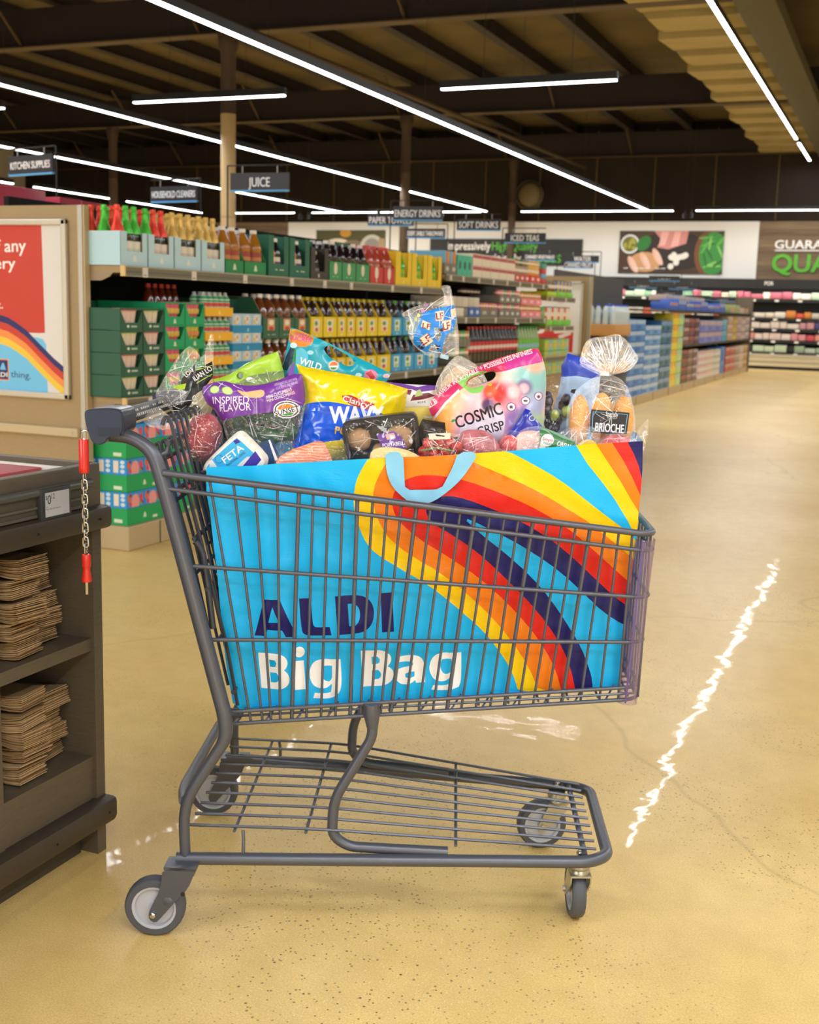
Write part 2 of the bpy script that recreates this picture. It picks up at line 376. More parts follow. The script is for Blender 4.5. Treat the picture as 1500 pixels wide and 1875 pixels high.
for gy_ in (.9, 8.6, 16.3, 24.05, 31.3):                  # girders across the store with light flanges and braces
    b = MB(); b.box(FX0, FX1, gy_ - .02, gy_ + .02, 5.27, CZ - .28, STEEL); struct('ceiling_beam', b)
    f = MB(); f.box(FX0, FX1, gy_ - .12, gy_ + .12, 5.25, 5.27, STEEL2); struct('ceiling_beam_flange', f)
    for k in range(8):
        x = -24 + k * 3.4; q = MB(); q.tube([(x, gy_ - .05, 5.3), (x - .05, gy_ - .75, CZ - .2)], .022, STEEL2, 6); struct('ceiling_beam_brace', q)
b = MB(); b.tube([(-9.0, 12, 5.0), (-8.2, 31.2, 5.0)], .045, STEEL2, 8); struct('ceiling_pipe', b)
WHITE = M('#e9e6df', .7); DARKW = M('#21160c', .9, var=(1.2, .2)); CHAR = M('#1c1b19', .6)
b = MB(); b.box(FX0, FX1, 31.8, 31.95, 3.66, CZ, DARKW); b.box(FX0, FX1, 31.8, 31.95, 0, 2.2, M('#4a4640', .8)); b.box(FX0, FX1, 31.8, 31.95, 2.2, 3.66, M('#554a3a', .8))
WB = struct('wall_back', b)
PAN = MB(); PAN.box(-17.25, -3.75, 31.74, 31.79, 2.21, 3.66, WHITE); struct('panel', PAN, WB)
for i in range(14):                                       # upright seams of the upper wall
    x = -22 + i * 1.55; q = MB(); q.box(x, x + .03, 31.77, 31.8, 3.7, 6.0, M('#5a4a30', .8)); struct('seam', q, WB)
woods = ['#6f5940', '#7a6347', '#66513a', '#806a4d', '#725c42']
for i in range(16):                                       # wooden planks on both flanks of the white band
    z0 = 2.21 + i * .0906
    for x0, x1 in ((-3.74, 1.6), (1.62, 6.), (-20.6, -17.26)):
        q = MB(); q.box(x0, x1, 31.735, 31.79, z0, z0 + .088, M(woods[(i * 3 + int(x1)) % 5], .6, var=(4., .28), stretch=(.35, 1, 9))); struct('plank', q, WB)
q = MB(); q.ball((-9.8, 31.6, 4.35), (.33, .12, .33), M('#76684a', .6)); q.lathe([(.36, -.04), (.4, 0), (.36, .04)], M('#5a4d36', .6), 20, (-9.8, 31.55, 4.35), (0, 1, 0)); single('wall_fan', q, 'round grey exhaust fan set high in the dark rear wall', 'fan', (-9.8, 31.6, 4.35))
for nm, bx in (('wall_left', (FX0 - .15, FX0, FY0, FY1, 0, CZ)), ('wall_right', (FX1, FX1 + .15, FY0, FY1, 0, CZ)), ('wall_front', (FX0, FX1, FY0 - .15, FY0, 0, CZ))):  # plain outer walls, the front one carries the added fill windows
    b = MB(); b.box(*bx, M('#c9bfae', .8)); struct(nm, b)
COLM = M('#a08a63', .6)
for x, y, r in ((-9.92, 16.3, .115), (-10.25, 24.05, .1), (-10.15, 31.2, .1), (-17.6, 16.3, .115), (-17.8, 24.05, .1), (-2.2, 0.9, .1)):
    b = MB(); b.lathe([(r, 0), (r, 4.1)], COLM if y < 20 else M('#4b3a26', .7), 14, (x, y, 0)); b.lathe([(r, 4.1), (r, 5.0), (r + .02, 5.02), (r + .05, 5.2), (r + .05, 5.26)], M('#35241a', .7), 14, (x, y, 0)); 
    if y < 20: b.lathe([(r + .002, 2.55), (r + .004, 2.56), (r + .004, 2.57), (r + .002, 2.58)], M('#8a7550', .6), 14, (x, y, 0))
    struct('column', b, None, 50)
SO = MB(); SO.box(-3.7, -2.42, 13, 31.7, 5.34, 5.5, M('#7c6c44', .85)); SOF = struct('ceiling_soffit', SO)
for i in range(15):
    y0 = 13.2 + i * 1.24; q = MB(); q.add([(-3.78 + .1 * (i % 2), y0, 5.22), (-2.38, y0, 5.22), (-2.38, y0 + 1.22, 5.31), (-3.78 + .1 * (i % 2), y0 + 1.22, 5.31), (-3.78, y0, 5.35), (-2.38, y0, 5.35), (-2.38, y0 + 1.2, 5.35), (-3.78, y0 + 1.2, 5.35)],
        [(3, 2, 1, 0), (4, 5, 6, 7), (0, 1, 5, 4), (2, 3, 7, 6), (0, 4, 7, 3), (1, 2, 6, 5)], M('#9a8a5a', .85, var=(2., .08))); struct('panel', q, SOF)
b = MB(); b.box(-2.40, -1.9, 13, 31.7, 5.12, 5.3, M('#4c4529', .85)); struct('trim_1', b)
# ---------------------------------------------------------------- LED line lights (each with its own lamp)
HOUS = M('#0d0c0b', .5); LED = M('#ffffff', .5, emit=7.)
def led(x0, y0, x1, y1, z, label, wire=True, power=1.0, show=True, group=None):
    d = np.array([x1 - x0, y1 - y0]); Ln = np.linalg.norm(d); d /= Ln; n = np.array([-d[1], d[0]])
    t = thing('line_light', label, 'ceiling light', ((x0 + x1) / 2, (y0 + y1) / 2, z), group)
    fn = lambda a, bb, c: (x0 + d[0] * a + n[0] * bb, y0 + d[1] * a + n[1] * bb, z + c)
    h = MB(); h.box(0, Ln, -.03, .03, .012, .1, HOUS, fn); part('housing', h, t, None)
    g = MB(); g.box(.01, Ln - .01, -.026, .026, -.004, .014, LED, fn); part('diffuser', g, t, None, 'glowing white diffuser')
    if wire:
        wz = MB()
        for k in range(max(2, int(Ln / 4))):
            a = Ln * (k + .5) / max(2, int(Ln / 4)); p0 = fn(a, 0, .1); wz.tube([p0, (p0[0], p0[1], CZ - .002)], .003, HOUS, 4)
        part('hanging_wire', wz, t, None)
    L = bpy.data.lights.new('led', 'AREA'); L.shape = 'RECTANGLE'; L.size = Ln; L.size_y = .05; L.energy = LAMP_W * Ln * power; L.color = LAMP_COL
    lo = bpy.data.objects.new('led_lamp', L); COL.objects.link(lo); lo.location = (0, 0, -.008); lo.parent = t
    lo.rotation_euler = (0, 0, math.atan2(d[1], d[0]))
for x, segs, nm in ((-6.27, [(-8, 30.15)], 'longest unbroken line light over the juice shelves'), (-10.52, [(-2, 30.15)], 'line light row passing just behind the round tan column'),
                    (-14.72, [(2, 10.2), (10.3, 12.9), (13.0, 22.4), (22.5, 25.5), (25.6, 30.1)], 'line light row over the household cleaner aisle'),
                    (-19.2, [(8, 14.6), (15.6, 17.2), (17.3, 22.2), (22.9, 26), (26.5, 30.1)], 'most distant lengthwise line light row')):
    for i, (a, c) in enumerate(segs): led(x, a, x, c, 3.8, nm + (', %s stretch from the checkout' % ['first', 'second', 'third', 'fourth', 'last'][i] if len(segs) > 1 else ''), group=nm + 's' if len(segs) > 1 else None)
for i, (a, c) in enumerate([(13.4, 27.5), (28.1, 29.4), (29.55, 31.2)]): led(-2.62, a, -2.62, c, 5.05, ['thick white line light under the slatted soffit', 'short line light segment at the soffit beyond the gap', 'last line light segment under the soffit by the rear wall'][i], True)
for a, c in ((-8, 8), (8.2, 30)): led(2.2, a, 2.2, c, 3.9, 'line light over the open aisle beyond the checkout', group='line lights over the open aisle')
led(6.2, -8, 6.2, 30, 3.9, 'line light along the outer aisle of the store')
for a, c in ((-9.65, -7.4),): led(a, 13.5, c, 13.5, 3.8, 'short crosswise line light in front of the tan column')
led(-5.36, 13.58, -3.24, 13.52, 3.8, 'short crosswise line light between the two long rows')
led(-3.4, -.7, -1.2, -.7, 3.5, 'added crosswise fill light over the checkout, by the cabinet', power=2.1); led(.1, -.7, 2.3, -.7, 3.5, 'added crosswise fill light over the checkout, by the open aisle', power=2.1)  # pair added out of view to light the bag and cart from the front
led(-14.2, 13.4, -11.75, 13.45, 3.8, 'short crosswise line light above the kitchen aisle')
for a, c in ((-18.6, -16.25), (-15.7, -13.7), (-13.6, -12.1), (-11.9, -10.7), (-9.6, -5.66), (-5.12, 2.5)): led(a, 30.25, c, 30.25, 3.8, 'line light segment in the row along the rear wall', True, .45, group='rear wall line lights')
for x in (-15.98, -15.75, -5.35, -5.2, -11.75):           # spot heads hanging between the rear segments
    q = MB(); q.lathe([(.0, -.1), (.05, -.1), (.055, 0), (.02, .02), (.02, .1), (0, .1)], HOUS, 10, (x, 30.1, 3.72)); q.tube([(x, 30.1, 3.8), (x, 30.1, CZ - .002)], .004, HOUS, 5); single('spot_head', q, 'small black spotlight in the rear lighting row', 'spotlight', (x, 30.1, 3.72), 'rear row spotlights')
# ---------------------------------------------------------------- wall graphics on the rear wall
def wf(x, z, y=31.73): return lambda P: np.stack([x + P[:, 0], np.full(len(P), y), z + P[:, 1]], 1)
def rect(x0, y0, x1, y1): return [(x0, y0), (x1, y0), (x1, y1), (x0, y1)]
def disc(cx, cy, rx, ry=None, n=18, a0=0., a1=2 * math.pi, rot=0.):
    ry = ry or rx; full = abs(a1 - a0 - 2 * math.pi) < 1e-6; A = np.linspace(a0, a1, n, endpoint=not full); c, s = math.cos(rot), math.sin(rot)
    return [(cx + rx * math.cos(t) * c - ry * math.sin(t) * s, cy + rx * math.cos(t) * s + ry * math.sin(t) * c) for t in A]
GRN = M('#5fc23a', .6); WH = M('#f4f2ec', .6); BLK = M('#111111', .6)
def board(mb, x0, x1, z0, z1, base, regs, y=31.70):
    mb.box(x0, x1, y + .002, y + .035, z0, z1, base); sheet(mb, rect(x0, z0, x1, z1), base, regs, .5, lambda P: np.stack([P[:, 0], np.full(len(P), y), P[:, 1]], 1))
q = MB(); R = [(WH, tx('Impressively', -12.19, 2.9, .22, 1.29, .02)), (GRN, tx('High Quality', -10.85, 2.9, .22, 1.3, .02)), (WH, tx('Surprisingly', -11.5, 2.6, .2, 1.5, .02)), (GRN, tx('PRICES', -9.8, 2.58, .2, .92, .02))]
board(q, -12.7, -8.3, 2.5, 3.2, M('#2b2a29', .6), R)
single('wall_sign', q, 'charcoal slogan board with white and green lettering on the rear wall', 'sign', (-10.5, 31.7, 2.5))
q = MB(); rg = random.Random(5); R = [(M('#4a3320', .6), [rect(-7.3, 2.33, -4.6, 3.42)])]
R += [(M('#2c1f16', .6), [disc(-5.9, 2.9, 1.0, .5)]), (M('#dfe3e6', .5), [disc(-7.02, 3.08, .25)]), (M('#6f6c1c', .5), [disc(-7.02, 3.08, .2)])]
for k in range(9): R.append((M('#a7a43a', .5), [disc(-7.02 + rg.uniform(-.13, .13), 3.08 + rg.uniform(-.13, .13), .05, n=8)]))
R += [(M('#d98f86', .6), [[(-6.4, 3.42), (-5.5, 3.42), (-5.55, 3.1), (-6.0, 2.95), (-6.3, 3.0), (-6.2, 3.2)]]), (M('#f0b3ac', .6), [[(-6.2, 3.4), (-6.0, 3.4), (-6.1, 3.05), (-6.25, 3.05)], [(-5.85, 3.4), (-5.7, 3.4), (-5.75, 3.05), (-5.95, 3.0)]]),
      (M('#2c7a2f', .6), [disc(-6.65, 3.1, .16, .22, rot=-.7)]), (M('#cf9a66', .6), [disc(-6.6, 2.62, .42, .26)]), (M('#eab49b', .6), [disc(-6.6 + .16 * k, 2.66 + .05 * k, .09, .24, rot=.5) for k in range(-2, 3, 2)]), (M('#f1c6b0', .6), [disc(-6.55 + .16 * k, 2.62 + .05 * k, .06, .2, rot=.5) for k in range(-2, 3, 2)]),
      (M('#7b4a2a', .6), [disc(-4.95, 2.85, .38, .6)]), (M('#3c8f3f', .6), [disc(-4.85, 2.85, .36, .55)])]
for k in range(14): R.append((M(['#2f6b2c', '#63b04a', '#8cc864'][k % 3], .6), [disc(-4.85 + rg.uniform(-.22, .2), 2.85 + rg.uniform(-.42, .42), .2, .03, 8, rot=rg.uniform(0, 3))]))
for k in range(11): R.append((M('#efe9d8', .6), [disc(-5.72 + rg.uniform(-.2, .2), 2.66 + rg.uniform(-.16, .16), .08, n=9)]))
R.append((WH, tx('- --- --', -7.15, 2.42, .12, 1.1, .03)))
board(q, -7.3, -4.6, 2.33, 3.42, M('#33261b', .6), R)
single('wall_picture', q, 'large food picture with pink ham, olives and greens on white wall', 'picture', (-6, 31.7, 2.33))
q = MB(); R = [(M('#d9cdb4', .6), [disc(-15.6, 2.9, .5, .3)]), (M('#7c6a4f', .6), [disc(-15.1, 2.8, .5, .35)]), (M('#c3bdb0', .6), [disc(-14.5, 2.95, .38, .36)]), (M('#8d867c', .6), [disc(-14.5, 2.95, .26, .26)]), (M('#eee8d8', .6), [disc(-14.5, 2.75, .12, .22)]), (M('#c7902d', .6), [disc(-15.35, 3.35, .18, .12)]), (M('#a98f6c', .6), [rect(-14.3, 2.56, -14.1, 3.2)])]
board(q, -16.3, -14.1, 2.52, 3.43, M('#4d4a22', .6), R); single('wall_picture', q, 'darker food picture with pale mushrooms on the rear wall', 'picture', (-15.2, 31.7, 2.52))
q = MB()
for s, x, z, h, wd, m in (('GUARANTEED', -3.33, 2.99, .2, 2.2, WH), ('QUALITY', -3.36, 2.42, .42, 2.6, M('#59b32e', .5))):
    for l in [tx(s, x, z, h, wd, .04)]:
        T = MB(); V0 = np.concatenate(l); lo = V0.min(0) - .01; hi = V0.max(0) + .01
        sheet(q, rect(lo[0], lo[1], hi[0], hi[1]), m, [(BLK, [rect(lo[0], lo[1], hi[0], hi[1])]), (m, l)], 9, lambda P: np.stack([P[:, 0], np.full(len(P), 31.70), P[:, 1]], 1))
# keep only the letters of the wooden sign
keep = [i for i, k in enumerate(q.m) if q.mats[k] is not BLK]; q.f = [q.f[i] for i in keep]; q.m = [q.m[i] for i in keep]
q.box(-3.33, -1.1, 31.7, 31.73, 2.93, 2.955, WH)
single('wall_lettering', q, 'white and green raised lettering on the wooden plank wall', 'sign', (-2.2, 31.7, 2.4))
# ---------------------------------------------------------------- refrigerated case along the rear wall
CB = M('#1a1a1a', .4); L = bpy.data.lights.new('case_led', 'AREA'); L.shape = 'RECTANGLE'; L.size = 12; L.size_y = .05; L.energy = 22; L.color = (1, .95, .9); CL = bpy.data.objects.new('case_lamp', L); COL.objects.link(CL); CL.location = (-3, 30.8, 1.96); CL.rotation_euler = (math.radians(25), 0, 0)
t = thing('refrigerated_case', 'long black open refrigerated case along the rear wall', 'refrigerator', (-4, 31.2, 0))
b = MB(); b.box(-9.5, 4, 30.75, 31.68, .08, .36, M('#d9cfb4', .5)); b.box(-9.5, 4, 30.72, 30.76, .3, .38, M('#b9b2a0', .4)); b.box(-9.5, 4, 30.73, 30.745, .17, .2, M('#a39a82', .4)); part('lower_front', b, t, None, 'cream lower front')
b = MB(); b.box(-9.5, 4, 30.85, 31.6, .0, .08, CB); part('kickplate', b, t, None)
b = MB(); b.box(-9.5, 4, 31.6, 31.68, .36, 2.0, M('#2c302c', .5)); part('back_panel', b, t, None)
b = MB(); b.box(-9.5, 4, 30.72, 31.69, 1.97, 2.2, CB); sheet(b, rect(-3.62, 2.03, -3.2, 2.15), CB, [(WH, tx('PORK', -3.4, 2.05, .09, .28, .03))], 9, lambda P: np.stack([P[:, 0], np.full(len(P), 30.715), P[:, 1]], 1)); part('canopy', b, t, None)
OR5 = ['lowest', 'second lowest', 'middle', 'second highest', 'highest']
LV = [.42, .72, 1.0, 1.26, 1.72]
for i, z in enumerate(LV):
    b = MB(); b.box(-9.5, 4, 30.8 + .03 * i, 31.6, z - .03, z, M('#2a2c2a', .4)); b.box(-9.5, 4, 30.78 + .03 * i, 30.8 + .03 * i, z - .07, z, CB)
    s = part('shelf', b, t, None)
    for j in range(24): k = MB(); x = -9.2 + j * .55; k.box(x, x + .1, 30.77 + .03 * i, 30.78 + .03 * i, z - .06, z - .015, WH); part('price_tag', k, s, None)
cols = {0: ['#cfe0c0', '#232323', '#9fb59a', '#b8c8b4'], 1: ['#f0dcd4', '#efd9cf', '#f3e3dc', '#e79aa2', '#d8525f', '#e99c8c', '#5b6a94', '#e7a08a'], 2: ['#f2e4dc', '#efe2d6', '#f0e7dd', '#eaa98c', '#d49aa0', '#4f4a80', '#b9b3c9'], 3: ['#efe3cf', '#f1e8d8', '#ede0cc', '#dd8a3a', '#e35c3a', '#cfc8bb', '#9a9a98'], 4: ['#f1e7d3', '#e9dec9', '#c66a7a', '#efe6d2', '#bcd6b4', '#8fc09c', '#e5dac4']}
for i, z in enumerate(LV):
    cs = cols[i]; x = -8.6; j = 0; rg = random.Random(i)
    while x < -1.4:
        wd = rg.uniform(.16, .3); h = rg.uniform(.12, .19); b = MB(); fl = int(np.interp(x, [-8.6, -3.6, -2.6, -1.4], [0, 0, .45 * len(cs), len(cs) - .01])) if x > -3.7 else rg.randrange(len(cs))
        c = M(cs[min(len(cs) - 1, fl + (rg.random() < .3))], .45); b.bbox(x, x + wd - .012, 30.84 + .03 * i, 31.1, z, z + h, c, .02)
        single('meat_pack', b, 'wrapped food pack on the %s shelf of the rear refrigerated case' % OR5[i], 'food pack', (x, 30.9, z), 'packs on the %s refrigerated shelf' % OR5[i]); x += wd
# ---------------------------------------------------------------- hanging aisle signs
SGN = M('#232124', .5); SBL = M('#4fa3e0', .5)
def aisle_sign(words, X, Y, Z, rot=0., w_=.43, h_=.125, label='', post=None, pside=1):
    post = Z - .002; w_ *= 1.13
    t = thing('aisle_sign', label, 'sign', (X, Y, Z)); c, s = math.cos(rot), math.sin(rot)
    fn = lambda a, d, z: (X + a * c - d * s, Y + a * s + d * c, Z + z)
    n = len(words); b = MB(); b.box(-w_ / 2, w_ / 2, 0, .02, -h_ / 2, h_ / 2, SGN, fn); b.box(-w_ / 2, w_ / 2, -.001, .021, -h_ / 2 - .012, -h_ / 2, SBL, fn)
    L = Loops(); L.sh = ((-.0008, 0), (.0008, 0))
    for i, wd in enumerate(words):
        h = .066 if len(wd) < 14 else .052; tw = min(text_w(wd, .02) * h * .8, w_ * .93); zc = (h_ / 2) - (i + .5) * h_ / n - h / 2 - .005
        L.extend(tx(wd, -tw / 2, zc, h, tw))
    sheet(b, rect(-w_ / 2, -h_ / 2, w_ / 2, h_ / 2), SGN, [(M('#f2f0f0', .5), L)], 9, lambda P: np.array([fn(p[0], -.0015, p[1]) for p in P])); part('board', b, t, None)
    f = MB(); px = pside * (w_ / 2 + .03); f.tube([fn(-pside * w_ / 2, .01, h_ / 2 + .055), fn(px, .01, h_ / 2 + .055)], .006, BLK, 6); f.tube([fn(px, .01, h_ / 2 + .055), fn(px, .01, -post)], .006, BLK, 6); part('post', f, t, None)
    for a in (-.3 * w_, .3 * w_): k = MB(); k.tube([fn(a, .01, h_ / 2), fn(a, .01, h_ / 2 + .055)], .004, M('#9a9a98', .4, .6), 6); part('hook', k, t, None)
aisle_sign(['JUICE'], -4.617, 8.03, 2.16, .05, label='black JUICE aisle sign beside the tan column', pside=-1)
aisle_sign(['KITCHEN SUPPLIES'], -6.285, 7.46, 2.25, -.22, .47, .135, 'black KITCHEN SUPPLIES aisle sign above the red boxes')
aisle_sign(['HOUSEHOLD CLEANERS'], -5.615, 8.38, 2.115, -.12, .43, .115, 'black HOUSEHOLD CLEANERS aisle sign above the sparkling juice')
aisle_sign(['ENERGY DRINKS'], -4.52, 10.93, 2.165, .1, .44, .125, 'black ENERGY DRINKS aisle sign overlapping the paper towels sign', pside=-1)
aisle_sign(['PAPER TOWELS'], -4.97, 11.3, 2.13, .1, .43, .1, 'black PAPER TOWELS aisle sign behind the energy drinks sign')
aisle_sign(['DISPOSABLE TABLEWARE'], -5.31, 13.1, 2.12, .05, .42, .1, 'black DISPOSABLE TABLEWARE aisle sign against the white wall')
aisle_sign(['SOFT DRINKS'], -4.375, 12.3, 2.158, .05, .43, .11, 'black SOFT DRINKS aisle sign against the white wall', pside=-1)
aisle_sign(['ICED TEAS'], -4.21, 13.46, 2.094, .05, .43, .105, 'black ICED TEAS aisle sign in front of the slogan board', pside=-1)
aisle_sign(['CANNED VEGETABLES'], -5.29, 17.7, 2.078, .05, .43, .1, 'black CANNED VEGETABLES aisle sign under the slogan board')
aisle_sign(['WATER'], -4.44, 17.0, 2.022, .05, .42, .09, 'black WATER aisle sign by the red and white poster')
aisle_sign(['CANNED FRUIT'], -4.75, 17.95, 1.975, .05, .4, .085, 'black CANNED FRUIT aisle sign just below the water sign')
for x, y, z, s in ((-4.3, 22.5, 1.93, 'second'), (-5.0, 24, 1.83, 'third'), (-4.3, 24.5, 1.83, 'fourth'), (-4.75, 25.5, 1.72, 'fifth'), (-4.4, 27, 1.66, 'sixth'), (-4.05, 28.4, 1.66, 'last')):
    aisle_sign(['- --- -- -'], x, y, z, .05, .5, .09, 'small blurred black aisle sign, %s along the far shelves' % s)

b = MB(); b.add([(-13.5, FY0 + .02, .4), (-2.5, FY0 + .02, .4), (-2.5, FY0 + .02, 3.1), (-13.5, FY0 + .02, 3.1)], [(0, 1, 2, 3)], M('#eef2f6', .3, emit=1.)); FILL_WIN = struct('added_window_1', b)  # glowing panes added out of view to go with the front fill
for i in range(6): b = MB(); x = -13.5 + i * 2.2; b.box(x - .04, x + .04, FY0, FY0 + .08, .4, 3.1, CHAR); struct('added_window_frame', b, FILL_WIN)

b = MB(); b.add([(4.3, FY0 + .02, .4), (8.9, FY0 + .02, .4), (8.9, FY0 + .02, 3.1), (4.3, FY0 + .02, 3.1)], [(0, 1, 2, 3)], M('#eef2f6', .3, emit=1.)); FILL_WIN = struct('added_window_2', b)  # second added glowing pane, also unseen, at the smaller fill light
for i in range(3): b = MB(); x = 4.3 + i * 2.3; b.box(x - .04, x + .04, FY0, FY0 + .08, .4, 3.1, CHAR); struct('added_window_frame', b, FILL_WIN)
# ================================================================ SHELVING AND STOCK
TAN = M('#a48c63', .55, var=(30., .05), stretch=(1, 1, 14)); TANL = M('#b7a27b', .5); OLV = M('#706b56', .5); OLVD = M('#56513f', .5); INK = M('#0b0a09', .9); ALU = M('#b5aea0', .35, .5); TAG = M('#d8d0c4', .6); KRAFT = M('#b48a57', .8)
def shelf_unit(label, y0, y1, xf, shelves, base=True, depth=.7, back_h=1.75, ext=.0, tags=None, frame=True):
    t = thing('shelving_unit', label, 'shelves', (xf - depth / 2, y0, 0)); xb = xf - depth
    b = MB(); b.box(xb - .03, xb, y0, y1, .12, back_h, INK); part('back_panel', b, t, None)
    if base:
        b = MB(); b.bbox(xb - .2, xf + .0, y0, y1, .0, .125, TANL, .006); part('base_deck', b, t, None)
        for i in range(int((y1 - y0) / 1.22) + 1):
            q = MB(); q.box(xf - .004, xf + .004, y0 + .27 + i * 1.22, y0 + .275 + i * 1.22, .002, .12, OLVD); part('base_seam', q, t, None)
    for z in shelves:
        b = MB(); b.box(xb, xf - .012, y0, y1, z - .035, z - .002, TAN); s = part('shelf', b, t, None)
        b = MB(); b.box(xf - .012, xf, y0, y1, z - .05, z - .004, OLV); b.box(xf - .004, xf + .004, y0, y1, z - .008, z, M('#a39d88', .4)); b.box(xf - .004, xf + .004, y0, y1, z - .052, z - .045, M('#8a8570', .4)); b.box(xf, xf + .002, y0, y1, z - .031, z - .027, OLVD); part('price_rail', b, s, None)
        if frame:
            b = MB(); b.box(xf - .02, xf + .004, y0 - .012, y0, z - .052, z, M('#d9b878', .5)); part('rail_end', b, s, None)
            b = MB(); P = [(xb, -.035), (xf - .07, -.035), (xf - .09, -.055), (xf - .14, -.075), (xb, -.075)]; b.prism(P, y0 - .004, y0, M('#9b876a', .5), lambda a, c, d: (a, d, z + c)); part('bracket', b, s, None)
        for ty in (tags or {}).get(z, []):
            b = MB(); b.box(xf, xf + .005, ty - .022, ty + .022, z - .053, z - .006, TAG); b.box(xf + .005, xf + .0055, ty - .015, ty + .01, z - .045, z - .041, M('#5b564f', .6)); part('price_tag', b, s, None)
    return t
XF = -3.535
A1, A2 = 1.418, .775; O4 = ['lowest', 'second lowest', 'third', 'topmost']
shelf_unit('long juice shelving unit with tan base by the advertising panel', 4.86, 9.16, XF, [A1, A2], tags={A1: [5.02, 5.46, 5.99, 6.55, 7.0, 7.4, 8.1, 8.66], A2: [5.06, 6.1, 7.2, 8.4, 9.0]})
shelf_unit('middle shelving unit stocked with cartons, cans and cola', 9.2, 12.18, XF, [1.535, 1.19, .78], tags={1.535: [9.3, 9.6, 10.0, 10.4, 10.8, 11.2, 11.6, 12.0], 1.19: [9.7, 10.0, 10.5, 11.1, 11.6, 12.1]}, frame=False)
shelf_unit('short end shelving unit with lime green trays', 12.2, 13.3, XF, [1.415, 1.105, .78], tags={1.415: [12.35, 12.9], 1.105: [12.35, 12.9]})
XS = XF - .02
def fsheet(mb, w_, h, base, regs=(), holes=(), x=0., z=0.): sheet(mb, rect(0, 0, w_, h), base, regs, 9, lambda P: np.stack([np.full(len(P), x), P[:, 0], z + P[:, 1]], 1), holes)
EMB = M('#d9e3c9', .6)
def emblem(cx, z, s, col=EMB): return (col, [[(cx - s, z), (cx + s, z), (cx + s * .55, z + s * 1.5), (cx, z + s * 2), (cx - s * .55, z + s * 1.5)]])
def tray_slant(w_, d, hf, hb, col, regs=(), inner=KRAFT, holes=()):
    b = MB(); c = M(col, .6); b.box(-d, -.004, .004, w_ - .004, 0, .004, c)
    fsheet(b, w_, hf, c, regs, holes); fsheet(b, w_, hf, inner, (), holes, x=-.004); b.box(-.0045, 0, 0, w_, hf - .002, hf, inner)
    P = [(0, 0), (0, hf), (-d * .25, hb), (-d, hb), (-d, 0)]
    for y in (0, w_ - .004): b.prism(P, y, y + .004, c, lambda a, z, e: (a, e, z))
    for y in (0, w_ - .004): b.prism([(-.001, hf + .001), (-d * .25, hb + .001), (-d, hb + .001), (-d, hb), (-d * .25, hb), (-.001, hf)], y - .0005, y + .0045, inner, lambda a, z, e: (a, e, z))
    b.box(-d, -d + .004, 0, w_, 0, hb, c); return b
def tray_window(w_, d, h, col, win, regs=(), inner='#c9b79a'):
    b = MB(); c = M(col, .6); iw = M(inner, .7); hole = rect(*win); fsheet(b, w_, h, c, regs, [hole]); fsheet(b, w_, h, iw, (), [hole], x=-.004)
    b.box(-d, -.004, .004, w_ - .004, 0, .004, c)
    for y in (0, w_ - .003): b.box(-d, 0, y, y + .003, 0, h, c)
    b.box(-d, -d + .003, 0, w_, 0, h, c); return b
def bottle(name, label, cat, prof, body, cap, capz, capr, lab=None, n=14, foil=None):
    b = MB(); b.lathe(prof, body, n); o = single(name, b, label, cat, (0, 0, 0))
    if foil: q = MB(); q.lathe(foil[0], foil[1], n); part('foil_cap', q, o)
    else: q = MB(); q.lathe([(0, capz + .022), (capr, capz + .021), (capr + .001, capz), (0, capz)], cap, 12); part('cap', q, o)
    if lab:
        q = MB(); r = lab[2]; q.lathe([(r, lab[0]), (r + .0006, lab[0]), (r + .0006, lab[1]), (r, lab[1])], lab[3], n)
        if len(lab) > 4: q.lathe([(r + .0008, lab[0] + .25 * (lab[1] - lab[0])), (r + .0009, lab[0] + .25 * (lab[1] - lab[0])), (r + .0009, lab[0] + .6 * (lab[1] - lab[0])), (r + .0008, lab[0] + .6 * (lab[1] - lab[0]))], lab[4], n)
        part('label', q, o)
    return Tmpl(o)
# --- sparkling juice in light blue trays
GLS = M('#16200f', .12, coat=.6); sp = [(0, 0), (.034, 0), (.0365, .008), (.0365, .135), (.0318, .168), (.0203, .2), (.014, .232), (.013, .268), (0, .27)]
fo = [(.0352, .152), (.0325, .17), (.021, .203), (.0145, .232), (.0135, .258), (.0165, .26), (.0165, .267), (.0148, .269), (.0152, .284), (0, .286)]
SPK = {}
for k, c, lc in (('red', '#e8452f', '#e6d8d0'), ('green', '#4cc23c', '#e6e2d4'), ('gold', '#dcb65c', '#e4dccb')):
    SPK[k] = bottle('sparkling_juice_bottle', '', 'bottle', sp, GLS, None, 0, 0, (.03, .115, .037, M(lc, .6), M('#d9c7bd', .6) if k != 'green' else M('#cfdcc4', .6)), foil=(fo, M(c, .3, .35)))
yb = [4.85, 5.08, 5.312, 5.568, 5.81]; trayc = []
